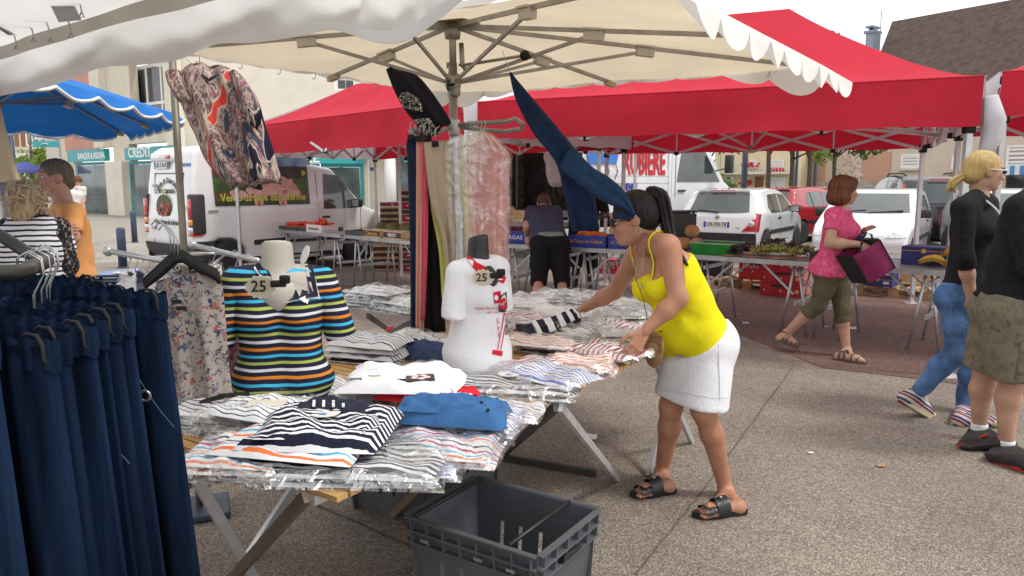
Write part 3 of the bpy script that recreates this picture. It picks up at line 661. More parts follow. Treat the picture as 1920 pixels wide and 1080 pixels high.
class Car:
    def __init__(s,name,lab,loc,heading,prof,width,belt,tumble,wheels,wr,paintm,nose=.9,tail=.9,cat='car',group='cars parked on the square',z0=.0):
        s.root=thing(name,lab,cat,loc,math.pi/2-heading,group);s.prof=prof;s.w=width/2;s.belt=belt;s.tb=tumble
        xs=[p[0] for p in prof];s.x0,s.x1=min(xs),max(xs);s.nose,s.tail=nose,tail;s.wheels,s.wr=wheels,wr
        vox=.035;lo=A(s.x0-.1,-s.w-.1,.1);n=np.ceil((A(s.x1+.1,s.w+.1,max(p[1] for p in prof)+.1)-lo)/vox).astype(int)
        X,Y,Z=np.meshgrid(*[lo[i]+vox*np.arange(n[i]) for i in range(3)],indexing='ij')
        d1=poly_sd(prof,X,Z)+.035;d2=np.abs(Y)-s.hw(X,Z)+.035
        V=np.hypot(np.maximum(d1,0),np.maximum(d2,0))+np.minimum(np.maximum(d1,d2),0)-.035
        for wx in wheels:V=np.maximum(V,-np.maximum(np.hypot(X-wx,Z-wr)-wr*1.16,s.w-.26-np.abs(Y)))
        v,f=surface_nets(V,lo,vox,2);s.body=mesh_obj('body',v,f,paintm,s.root,True)
        u=MB();u.box(((s.x0+s.x1)/2,0,.32),(s.x1-s.x0-.3,width-.3,.22));u.build('underbody',under_m,s.root)
        for wx in wheels:
            for sy in (1,-1):s.wheel(wx,sy)
    def hw(s,x,z):
        t=np.clip((x-s.x0)/(s.x1-s.x0),0,1);e=1-.10*s.nose*np.clip((t-.72)/.28,0,1) ** 2-.07*s.tail*np.clip((.2-t)/.2,0,1) ** 2
        return (s.w-.035*np.clip((.55-z)/.4,0,1)-s.tb*np.maximum(0,z-s.belt))*e
    def wheel(s,wx,sy):
        M_=np.array([[1,0,0],[0,0,sy],[0,-1.*sy,0]]);M_=np.array([[1.,0,0],[0,0,sy],[0,1,0]]);r=s.wr;c=A(wx,sy*(s.w-.2),r)
        w=MB().lathe([(r*.62,0),(r*.95,0),(r,.03),(r,.15),(r*.94,.19),(r*.64,.185)],c,28,M_).build('wheel',tyre_m,s.root,True)
        MB().lathe([(r*.63,.10),(r*.66,.175),(r*.60,.18),(r*.5,.15),(r*.2,.165),(.02,.17)],c,24,M_).build('rim',rim_m,w,True)
        h=MB()
        for k in range(6):a=k*math.pi/3;h.ball(M_ @ A(r*.45*math.cos(a),r*.45*math.sin(a),.155)+c,(.035,.02,.035),6,4)
        h.build('rim_hole',under_m,w)
    def prof_x(s,z,front):
        """x of the profile at height z, front or rear side"""
        best=None
        for i in range(len(s.prof)):
            (xa,za),(xb,zb)=s.prof[i-1],s.prof[i]
            if (za-z)*(zb-z) <= 0 and abs(zb-za) > 1e-6:
                x=xa+(xb-xa)*(z-za)/(zb-za)
                if best is None or (x > best if front else x < best):best=x
        return best if best is not None else (s.x1 if front else s.x0)
    def side(s,name,poly,m,out=.006,sides=(1,-1),parent=None,th=.02):
        for sy in sides:
            pts=[]
            for i in range(len(poly)):
                a,b=A(*poly[i]),A(*poly[(i+1) % len(poly)]);k=max(1,int(np.linalg.norm(b-a)/.15))
                pts += [lerp(a,b,j/k) for j in range(k)]
            P3=[A(x,sy*(s.hw(x,z)+out),z) for x,z in pts];MB().prism(P3 if sy < 0 else P3[::-1],A(0,-sy*th,0)).build(name,m,parent or s.root)
    def end(s,name,poly,front,m,out=.008,parent=None,th=.02):
        sg=1 if front else-1;g=[]
        for i in range(len(poly)):
            a,b=A(*poly[i]),A(*poly[(i+1) % len(poly)]);k=max(1,int(np.linalg.norm(b-a)/.12))
            for j in range(k):y,z=lerp(a,b,j/k);g.append(A(s.prof_x(z,front)+sg*out-sg*.16*max(0,abs(y)/s.w-.55) ** 2,y,z))
        c=np.mean(g,0);c[0]=s.prof_x(c[2],front)+sg*(out+.004);n=len(g);fs=[(i,(i+1) % n,n) for i in range(n)]
        back=[p-A(sg*th,0,0) for p in g]
        return MB().add(g+[c]+back,fs+[(i,(i+1) % n,n+1+(i+1) % n,n+1+i) for i in range(n)]).build(name,m,parent or s.root)
    def top(s,name,zlo,zhi,front,ylo,yhi,m,out=.02):      # glass that follows the sloped profile
        sg=1 if front else-1
        def fn(a,b):
            z=lerp(zlo,zhi,b);y=lerp(-1,1,a)*lerp(ylo,yhi,b);return A(s.prof_x(z,front)+sg*out-sg*.05*(abs(lerp(-1,1,a))) ** 3,y,z+out*.5)
        return MB().grid(fn,12,8).build(name,m,s.root,True)
    def plate(s,txt,z,front=False,y=0,x=None):
        sg=1 if front else-1;x=s.prof_x(z,front)+sg*.015 if x is None else x;p=MB().box((x,y,z),(.012,.52,.115),bev=.004).build('number_plate',plate_m,s.root)
        for yy,e in ((.235,1),(-.235,1)):MB().box((x+sg*.002,y+yy,z),(.012,.045,.11)).build('plate_band',plate_b,p)
        text('plate_lettering',txt,.1,(x+sg*.0075,y,z),A(0,-1,0) if not front else A(0,1,0),A(0,0,1),black_txt,p,.001,.0015,world=False,fit=.38)
    def mirrors(s,x,z,m):
        for sy in (1,-1):
            y=sy*(s.hw(x,z)+.09);o=MB().box((x,y,z),(.11,.2,.15),bev=.03).build('door_mirror',m,s.root,True)
            MB().box((x-.057,y,z),(.006,.16,.11)).build('mirror_glass',lamp_c,o)
    def handles(s,xs,z,m):
        for x in xs:
            for sy in (1,-1):MB().box((x,sy*(s.hw(x,z)+.012),z),(.16,.03,.035),bev=.01).build('door_handle',m,s.root)
    def seams(s,xs,z0,z1):
        for x in xs:s.side('door_seam',[(x-.006,z0),(x+.006,z0),(x+.006,z1),(x-.006,z1)],gap_m,.002)
HATCH=[(-1.86,.30),(-1.90,.55),(-1.82,.88),(-1.78,.94),(-1.50,1.34),(-1.35,1.385),(-.7,1.42),(-.1,1.40),(.25,1.34),(.95,.96),(1.05,.92),(1.60,.78),(1.80,.66),(1.86,.50),(1.82,.25),(1.6,.2),(-1.7,.22)]
def c_z(x):
    return float(np.interp(x,[.95,1.05,1.60,1.80],[.96,.92,.78,.66]))
def hatch(name,lab,loc,heading,pm,plate=None,rear_detail=True,wiper=True,bump_m=None,group='cars parked on the square'):
    c=Car(name,lab,loc,heading,HATCH,1.64,.90,.34,(-1.24,1.23),.29,pm,group=group)
    c.side('side_window',[(-.98,.93),(-.30,.93),(-.30,1.31),(-.95,1.29),(-1.12,1.05)],cglass);c.side('side_window',[(-.22,.93),(.72,.93),(.62,1.02),(.20,1.28),(-.22,1.31)],cglass)
    c.side('window_pillar',[(-.80,.93),(-.77,.93),(-.80,1.3),(-.83,1.3)],trim_m,.012);c.side('rubbing_strip',[(-1.0,.52),(.85,.52),(.85,.60),(-1.0,.60)],trim_m,.015)
    c.seams((-.26,.85,-1.02),.32,.92);c.handles((-.42,-.98+1.45-.9),.82,trim_m);c.mirrors(.62,.98,pm if pm in (red_car,) else trim_m)
    c.top('rear_window',.95,1.31,False,.74,.64,cglass);c.top('windscreen',.99,1.32,True,.73,.62,cglass)
    c.end('front_bumper',[(-.72,.28),(.72,.28),(.72,.36),(-.72,.36)],True,bump_m or pm,.03);c.end('rear_bumper',[(-.78,.30),(.78,.30),(.78,.56),(-.78,.56)],False,bump_m or trim_m,.035)
    c.end('grille',[(-.35,.52),(.35,.52),(.32,.6),(-.32,.6)],True,trim_m,.012)
    for sy in (1,-1):
        c.end('tail_lamp',[(sy*.50,.60),(sy*.80,.60),(sy*.80,.93),(sy*.73,.95),(sy*.66,.78)],False,lamp_r,.02,th=.12);q=c.prof_x(.74,False)
        MB().lathe([(.06,0),(.055,.01)],(q-.03,sy*.68,.74),12,np.array([[0,0,-1.],[1,0,0],[0,1,0]])).build('reversing_lamp',lamp_c,c.root,True)
        c.end('headlamp',[(sy*.40,.60),(sy*.74,.62),(sy*.77,.80),(sy*.62,.78)],True,lamp_c,.02,th=.16)
    MB().box((-1.2,0,1.40),(.02,.02,.05)).build('aerial_base',trim_m,c.root);MB().tube([(-1.2,0,1.41),(-1.38,0,1.62)],.004,5).build('aerial',trim_m,c.root)
    if wiper:MB().bar((-1.80,0,.955),(-1.77,.42,.99),.02,.02).build('rear_wiper',trim_m,c.root)
    MB().box((-1.50,0,1.375),(.12,1.05,.03),bev=.01).build('tail_spoiler',pm,c.root,True);MB().box((-1.57,0,1.372),(.02,.5,.02)).build('brake_lamp',lamp_r,c.root)
    for y0,y1 in ((-.62,-.05),(.0,.55)):MB().bar((c.prof_x(1.0,True)+.04,y0,.99),(c.prof_x(1.03,True)+.035,y1,1.035),.018,.018).build('front_wiper',trim_m,c.root)
    MB().grid(lambda a,b:A(1.62+.012*b-.25*abs(2*a-1) ** 2,(2*a-1)*.66,c_z(1.62-.25*abs(2*a-1) ** 2)+.004),16,1).build('bonnet_seam',gap_m,c.root)
    if plate:c.plate(plate,.72)
    MB().box((-1.835,0,.86),(.02,.07,.08),np.array([[1,0,0],[0,.7,-.7],[0,.7,.7]]),.008).build('badge',rim_m,c.root)
    return c
clio=hatch('parked_car','white hatchback seen from behind with number plate CR 700 TB',(5.05,16.2,0),R(34),white_car,'CR-700-TB')
text('model_script','Clio',.06,(clio.prof_x(.66,False)-.012,-.42,.66),A(0,-1,0),A(0,0,1),rim_m,clio.root,.002,world=False)
hatch('parked_car','white hatchback facing the market with clouds mirrored in its windscreen',(6.95,14.3,0),R(34+180),white_car)
hatch('parked_car','red hatchback facing forward between the trees',(10.3,26.3,0),R(205),red_car);hatch('parked_car','red hatchback seen from the side behind the white one',(7.7,20.2,0),R(48),red_car)
hatch('parked_car','black hatchback behind the white van at the bank',(-6.0,22.2,0),R(75),grey_car);hatch('parked_car','dark hatchback beside the tree guard and truck',(6.0,22.8,0),R(40),black_car)
hatch('parked_car','silver car behind the blonde woman at the right edge',(9.55,14.3,0),R(196),silver_car);hatch('parked_car','dark car half hidden behind the black people carrier',(12.1,24.6,0),R(25),grey_car)
MPV=[(-2.05,.32),(-2.08,.62),(-2.02,1.0),(-1.80,1.58),(-1.6,1.66),(-.6,1.71),(.2,1.68),(.6,1.58),(1.35,1.08),(1.5,1.02),(2.0,.85),(2.12,.6),(2.08,.3),(1.8,.22),(-1.9,.24)]
mp=Car('people_carrier','black people carrier with roof rails seen from behind',(10.0,18.6,0),R(14),MPV,1.80,1.02,.26,(-1.35,1.35),.32,black_car)
mp.top('rear_window',1.06,1.55,False,.74,.62,cglass);mp.top('windscreen',1.1,1.6,True,.75,.6,cglass);mp.side('side_window',[(-1.55,1.05),(-.5,1.05),(-.5,1.55),(-1.4,1.5)],cglass);mp.side('side_window',[(-.4,1.05),(1.05,1.05),(.5,1.53),(-.4,1.56)],cglass)
for sy in (1,-1):
    mp.end('tail_lamp',[(sy*.78,.95),(sy*.87,.95),(sy*.76,1.5),(sy*.70,1.5)],False,lamp_r,.02,th=.1);MB().tube([(-1.5,sy*.62,1.69),(-1.2,sy*.63,1.74),(.1,sy*.63,1.75),(.4,sy*.62,1.67)],.02,6).build('roof_rail',trim_m,mp.root,True)
mp.end('rear_bumper',[(-.84,.32),(.84,.32),(.84,.62),(-.84,.62)],False,grey_car,.035);MB().box((-2.07,-.35,.86),(.01,.2,.2),bev=.003).build('sticker',mat('sticker_green',(.2,.35,.08),.5),mp.root);MB().box((-1.93,0,1.6),(.02,.5,.03)).build('brake_lamp',lamp_r,mp.root)
mp.mirrors(.95,1.1,black_car)

# ------------------------------------------------------------ the butcher's white van
VAN=[(-1.72,.34),(-1.78,.6),(-1.76,1.0),(-1.70,1.62),(-1.64,2.02),(-1.5,2.10),(.10,2.12),(.30,2.06),(.34,1.86),(.5,1.84),(.85,1.78),(1.45,1.18),(1.58,1.08),(2.05,.93),(2.22,.72),(2.24,.45),(2.18,.28),(1.8,.22),(-1.6,.24)]
VH=R(41)
vr=A((318-960)/FPX*12.0,12.0,0);vloc=vr+A(math.sin(VH),math.cos(VH),0)*1.75
van=Car('butcher_van','white butcher van with a sow and piglets pictured on its side',vloc,VH,VAN,1.66,1.1,.10,(-1.22,1.38),.305,white_car,cat='van',group=None,tail=.5)
vb=van.root
van.side('side_window',[(.62,1.07),(1.36,1.07),(1.36,1.2),(.95,1.66),(.66,1.68)],cglass);van.top('windscreen',1.2,1.72,True,.68,.58,cglass)
van.side('door_seam',[(.50,.34),(.512,.34),(.512,1.74),(.50,1.74)],gap_m,.002);van.side('door_seam',[(1.42,.5),(1.432,.5),(1.432,1.12),(1.42,1.12)],gap_m,.002)
van.side('rubbing_strip',[(-.75,.52),(.95,.52),(.95,.63),(-.75,.60)],trim_m,.015);van.handles((.66,),.93,trim_m);van.mirrors(1.3,1.16,trim_m)
van.side('sill',[(-.85,.25),(1.0,.25),(1.0,.33),(-.85,.33)],trim_m,.005)
van.end('rear_bumper',[(-.82,.30),(.82,.30),(.82,.56),(-.82,.56)],False,trim_m,.05,th=.1);van.side('bumper_corner',[(-1.76,.30),(-1.45,.30),(-1.42,.62),(-1.74,.62)],trim_m,.012,th=.04)
van.end('front_bumper',[(-.75,.28),(.75,.28),(.75,.55),(-.75,.55)],True,white_car,.03)
for sy in (1,-1):
    hsg=MB().box((-1.66,sy*.77,1.04),(.22,.17,.62),bev=.03).build('lamp_housing',trim_m,vb,True)
    MB().box((-1.70,sy*.765,1.13),(.17,.14,.30),bev=.03).build('tail_lamp',lamp_r,hsg,True);MB().box((-1.70,sy*.765,.915),(.17,.14,.10),bev=.02).build('tail_lamp',lamp_o,hsg,True);MB().box((-1.70,sy*.765,.80),(.17,.14,.09),bev=.02).build('tail_lamp',lamp_c,hsg,True);MB().box((-1.70,sy*.765,.73),(.17,.14,.05),bev=.01).build('tail_lamp',lamp_r,hsg,True)
    van.end('headlamp',[(sy*.42,.72),(sy*.76,.74),(sy*.78,.95),(sy*.6,.9)],True,lamp_c,.02,th=.16)
MB().box((1.62,-.79,.86),(.05,.03,.03),bev=.005).build('side_indicator',lamp_o,vb)
# rear door with hinges, latch, plate and lettering
dx=lambda z:van.prof_x(z,False)
def reartext(nm,t,y,z,size,fit=None,roll=0.,m=black_txt):
    rr_=A(0,-math.cos(roll),math.sin(roll));uu=A(0,math.sin(roll),math.cos(roll));sl=(dx(z+.1)-dx(z-.1))/.2
    return text(nm,t,size,(dx(z)-.022,y,z),rr_,uu+A(sl,0,0),m,vb,.002,.001,world=False,fit=fit)
sm=MB()
for y0,y1,z0,z1 in ((-.50,-.488,.56,1.68),(.488,.50,.56,1.68),(-.5,.5,1.668,1.68)):
    sm.prism([(dx(z0)-.012,y0,z0),(dx(z0)-.012,y1,z0),(dx(z1)-.012,y1,z1),(dx(z1)-.012,y0,z1)],(.015,0,0))
sm.build('rear_door_seam',gap_m,vb)
for z in (.80,1.48):MB().box((dx(z)-.02,.46,z),(.03,.12,.05),bev=.008).build('door_hinge',rim_m,vb)
MB().box((dx(1.14)-.03,-.5,1.14),(.04,.16,.08),bev=.02).build('door_latch',rim_m,vb)
hood=MB().box((dx(1.9)+.0,.22,1.93),(.14,.76,.17),bev=.05).build('plate_hood',white_car,vb,True)
pb=MB().box((dx(1.82)-.03,.24,1.80),(.012,.50,.11),bev=.003).build('number_plate',plate_m,vb)
for yy in (.24+.23,.24-.23):MB().box((dx(1.82)-.034,yy,1.80),(.01,.04,.105)).build('plate_band',plate_b,pb)
text('plate_lettering','DD-176-PJ',.1,(dx(1.82)-.0375,.24,1.80),A(0,-1,0),A(0,0,1),black_txt,pb,.001,.0015,world=False,fit=.37)
MB().box((dx(1.93)-.06,-.05,1.93),(.05,.16,.06),bev=.015).build('brake_lamp',lamp_r,vb,True)
blue_st=mat('blue_sticker',(.1,.2,.5),.4);MB().box((dx(1.8)-.006,-.55,1.80),(.01,.3,.05)).build('maker_sticker',blue_st,vb)
arc='Viande & Charcuterie'
for i,c_ in enumerate(arc):
    if c_ == ' ':continue
    a=lerp(-1.05,1.05,i/(len(arc)-1));reartext('rear_lettering',c_,-.0-.46*math.sin(a),1.18+.38*math.cos(a),.125,roll=-a)
reartext('rear_lettering','artisanale',.03,1.40,.13,.55);reartext('rear_lettering','Vente directe de la ferme',0,.90,.12,.82)
# meat platter picture, built as a flat printed disc of slices
mt=[mat('print_meat_%d' % k,c,.5,var=.25,scale=25) for k,c in enumerate(((.5,.06,.06),(.62,.16,.15),(.35,.03,.035),(.06,.09,.03),(.8,.68,.3)))]
pd=MB()
pd.add([(dx(1.13)-.012,.12+.27*math.cos(a),1.13+.19*math.sin(a)*(1.1 if math.sin(a) > 0 else 1)) for a in np.linspace(0,6.283,25)[:-1]],[tuple(range(24))]);pd.build('platter_print',mt[3],vb)
for k in range(34):
    r_=random.Random(k);a=r_.uniform(0,6.28);q=r_.uniform(0,1) ** .6;y=.12+.23*q*math.cos(a);z=1.16+.17*q*math.sin(a);m_=mt[0 if k % 3 == 0 else 1 if k % 3 == 1 else 2]
    rad=r_.uniform(.03,.055);b=r_.uniform(0,3)
    MB().add([(dx(z)-.015-k*.0003,y+rad*math.cos(t)*math.cos(b)-rad*.6*math.sin(t)*math.sin(b),z+rad*math.cos(t)*math.sin(b)+rad*.6*math.sin(t)*math.cos(b)) for t in np.linspace(0,6.283,11)[:-1]],[tuple(range(10))]).build('meat_slice_print',m_,vb)
for k in range(7):
    a=k*.9;MB().add([(dx(1.36)-.03,.10+.06*math.cos(a+t)*s_,1.36+.07*math.sin(a+t)*s_) for t,s_ in ((0,.1),(.25,1),(-.0,1.3),(-.25,1))],[(0,1,2,3)]).build('flower_print',mt[4],vb)
# printed side panel: meadow, sow with piglets
psd=MB();sy=-1
yv=lambda x,z,o=.012:-(van.hw(x,z)+o)
PX0,PX1,PZ0,PZ1=-1.38,.34,1.16,1.98
bands=[((PZ0,1.24),(.03,.06,.02)),((1.24,1.38),(.13,.075,.04)),((1.38,1.60),(.05,.115,.03)),((1.60,1.80),(.06,.055,.05)),((1.80,PZ1),(.22,.32,.5))]
for (za,zb),c_ in bands:
    MB().grid(lambda a,b:A(lerp(PX0,PX1,a),yv(lerp(PX0,PX1,a),lerp(za,zb,b)),lerp(za,zb,b)),8,2).build('picture_print',mat('print_%d' % int(za*100),c_,.35,var=.55,scale=5,det=8),vb)
pgm=mat('print_pig',(.68,.38,.32),.5,var=.22,scale=9);pgd=mat('print_piglet',(.72,.46,.42),.5,var=.2,scale=12)
def pigprint(x,z,s,m,o=.016):
    sh_=MB();y=lambda xx,zz:yv(xx,zz,o)
    def blob(cx,cz,rx,rz,rot=0.):
        pts=[(cx+rx*math.cos(t)*math.cos(rot)-rz*math.sin(t)*math.sin(rot),cz+rx*math.cos(t)*math.sin(rot)+rz*math.sin(t)*math.cos(rot)) for t in np.linspace(0,6.283,19)[:-1]]
        sh_.add([(px,y(px,pz)-len(sh_.f)*.0004,pz) for px,pz in pts],[tuple(range(18))])
    blob(x,z,s,s*.46,-.05);blob(x+s*.95,z-s*.2,s*.36,s*.3,-.4);blob(x+s*1.28,z-s*.34,s*.12,s*.12);blob(x+s*.92,z+s*.1,s*.2,s*.1,.4)
    for lx in (-.62,-.4,.45,.65):blob(x+s*lx,z-s*.52,s*.1,s*.34)
    sh_.build('pig_print',m,vb)
pigprint(-.42,1.50,.42,pgm)
for x,z in ((-1.0,1.36),(-.72,1.40),(-.45,1.39),(-.18,1.38),(-.05,1.36)):pigprint(x,z,.13,pgd,.021)
ylm=mat('lime_lettering',(.62,.72,.08),.5,var=0)
def sidetext(t,xc,z,size,fit=None,roll=0.):
    sl=(van.hw(xc,z+.1)-van.hw(xc,z-.1))/.2
    return text('side_lettering',t,size,(xc,yv(xc,z,.024),z),A(math.cos(roll),0,math.sin(roll)),A(-math.sin(roll),-sl,math.cos(roll)),ylm,vb,.002,.003,world=False,fit=fit)
sidetext('Vente directe de la ferme',-.52,1.285,.17,1.55);sidetext('Vi',-1.28,1.80,.2,.14,.5);sidetext('e',.26,1.70,.18,None,-.9)
MB().box((.37,-.58,1.95),(.16,.3,.3),bev=.04).build('cooling_vent',white_car,vb,True);sl_=MB()
for k in range(5):sl_.box((.37,-.735,1.85+k*.05),(.13,.01,.02))
sl_.build('vent_slats',trim_m,vb);MB().box((-1.42,yv(-1.42,1.08),1.08),(.16,.004,.04)).build('side_sticker',mat('grey_print',(.3,.3,.3),.5),vb)

# ------------------------------------------------------------ the greengrocer's box truck
tk=thing('box_truck','white box truck with red RUBIERE lettering and open dark loading side','truck',W(1090,400,15.5)*A(1,1,0))
TA=Facade(950,14.6,1252,16.8,tk);TL=TA.L
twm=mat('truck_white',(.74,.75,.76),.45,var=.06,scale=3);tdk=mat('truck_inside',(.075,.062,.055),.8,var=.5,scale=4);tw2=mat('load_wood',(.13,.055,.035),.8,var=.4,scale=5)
ox1=TA.at(1092,350)[0];tz0=.95;tz1=3.25
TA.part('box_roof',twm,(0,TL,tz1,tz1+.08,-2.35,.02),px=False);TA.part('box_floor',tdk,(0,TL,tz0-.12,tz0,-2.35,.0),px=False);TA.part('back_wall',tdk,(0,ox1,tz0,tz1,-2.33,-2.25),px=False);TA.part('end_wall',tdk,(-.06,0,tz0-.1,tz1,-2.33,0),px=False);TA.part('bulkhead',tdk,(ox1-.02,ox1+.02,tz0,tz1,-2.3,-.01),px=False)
pw=TA.part('side_wall',twm,(ox1,TL,tz0-.1,tz1,-.06,0),px=False)
k=0;z=tz0-.05
while z < TA.at(1180,322)[1]:
    TA.part('wall_slat',twm,(ox1+.01,TL-.01,z,z+.135,.0,.018),px=False);z += .155
TA.part('end_frame',twm,(TL-.05,TL+.03,tz0-.15,tz1,-.1,.03),px=False)
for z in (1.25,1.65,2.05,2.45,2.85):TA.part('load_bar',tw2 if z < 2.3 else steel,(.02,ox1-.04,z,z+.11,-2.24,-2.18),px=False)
for x in np.linspace(.3,ox1-.3,4):TA.part('wall_post',steel,(x,x+.05,tz0,tz1,-2.17,-2.13),px=False)
x0,z0=TA.at(1168,306);x1,_=TA.at(1246,306);redl=mat('red_lettering',(.55,.02,.03),.5,var=.03)
zz=TA.at(1205,306)[1];text('truck_lettering','RUBIERE',.78,TA.pt((x0+x1)/2,zz,.022),TA.r,A(0,0,1),redl,tk,.004,.022,fit=x1-x0)
blul=mat('blue_lettering',(.03,.06,.35),.5,var=.03);x0,zz=TA.at(1154,351);x1,_=TA.at(1193,351);text('truck_lettering','St ETIENNE',.2,TA.pt((x0+x1)/2,zz,.03),TA.r,A(0,0,1),blul,tk,.004,.006,fit=x1-x0)
# blue cups drawn on the wall
for u in (1112,1130,1146):
    x,z=TA.at(u,298);MB().prism([TA.pt(x-.12,z-.1,.02),TA.pt(x+.12,z-.1,.02),TA.pt(x+.18,z+.12,.02),TA.pt(x-.18,z+.12,.02)],TA.n*.01).build('blue_emblem',mat('emblem_blue',(.05,.2,.6),.5),tk,2)
    for s_ in (-.1,.1):MB().tube([TA.pt(x+s_,z-.1,.03),TA.pt(x+s_*1.6,z-.25,.03),TA.pt(x+s_*.9,z-.42,.03)],.008,5).build('emblem_stem',black_txt,tk,2)
# chassis, wheels, cab
TA.part('chassis',under_m,(.2,TL+.8,.55,tz0-.13,-1.7,-.6),px=False)
Mw=np.stack([TA.r,A(0,0,1),TA.n],1)
def twheel(x,o=-.1):
    c=TA.pt(x,.42,o-.22);w=MB().lathe([(.26,0),(.40,0),(.42,.04),(.42,.18),(.40,.22),(.27,.21)],c,26,Mw).build('wheel',tyre_m,tk,3)
    g=MB().lathe([(.26,.12),(.27,.2),(.2,.17),(.1,.2),(.02,.21)],c,20,Mw).build('rim',rim_m,w,True);inv_fix(g,tk)
twheel(1.0);twheel(TL+1.0)
cab=MB();x0=TL+.12
prof=[(x0,.55),(x0,2.55),(x0+.7,2.62),(x0+1.0,2.45),(x0+1.65,1.55),(x0+2.1,1.25),(x0+2.25,.9),(x0+2.2,.45)]
cab.prism([TA.pt(x,z,-.05) for x,z in prof],-TA.n*2.0);cb=cab.build('cab',twm,tk,2)
MB().prism([TA.pt(x,z,-.045) for x,z in ((x0+.15,1.55),(x0+1.5,1.55),(x0+.95,2.3),(x0+.3,2.36))],TA.n*.01).build('cab_window',cglass,tk,2)
MB().prism([TA.pt(x0+1.03,2.42,-.2),TA.pt(x0+1.66,1.58,-.2),TA.pt(x0+1.66,1.58,-1.9),TA.pt(x0+1.03,2.42,-1.9)],TA.r*.02+A(0,0,.02)).build('windscreen',cglass,tk,2)
mr=MB().box(TA.pt(x0+1.45,1.95,.28),(.12,.2,.42),Mw @ np.array([[1,0,0],[0,0,1],[0,1,0.]]),.03).build('door_mirror',trim_m,tk,3)
MB().tube([TA.pt(x0+1.35,1.8,-.04),TA.pt(x0+1.42,1.85,.2)],.015,6).build('mirror_arm',trim_m,tk,2);MB().prism([TA.pt(x0+.1,1.2,-.045),TA.pt(x0+.11,1.2,-.045),TA.pt(x0+.11,2.45,-.045),TA.pt(x0+.1,2.45,-.045)],TA.n*.004).build('door_seam',gap_m,tk,2)
MB().box(TA.pt(x0+.3,1.35,-.03),(.2,.04,.04),Mw @ np.array([[1,0,0],[0,0,1],[0,1,0.]])).build('door_handle',trim_m,tk,2);MB().prism([TA.pt(x0+.62,.45,-.045),TA.pt(x0+1.4,.45,-.045),TA.pt(x0+1.3,.78,-.045),TA.pt(x0+.98,.9,-.045),TA.pt(x0+.7,.78,-.045)],TA.n*.012).build('wheel_arch',under_m,tk,2)

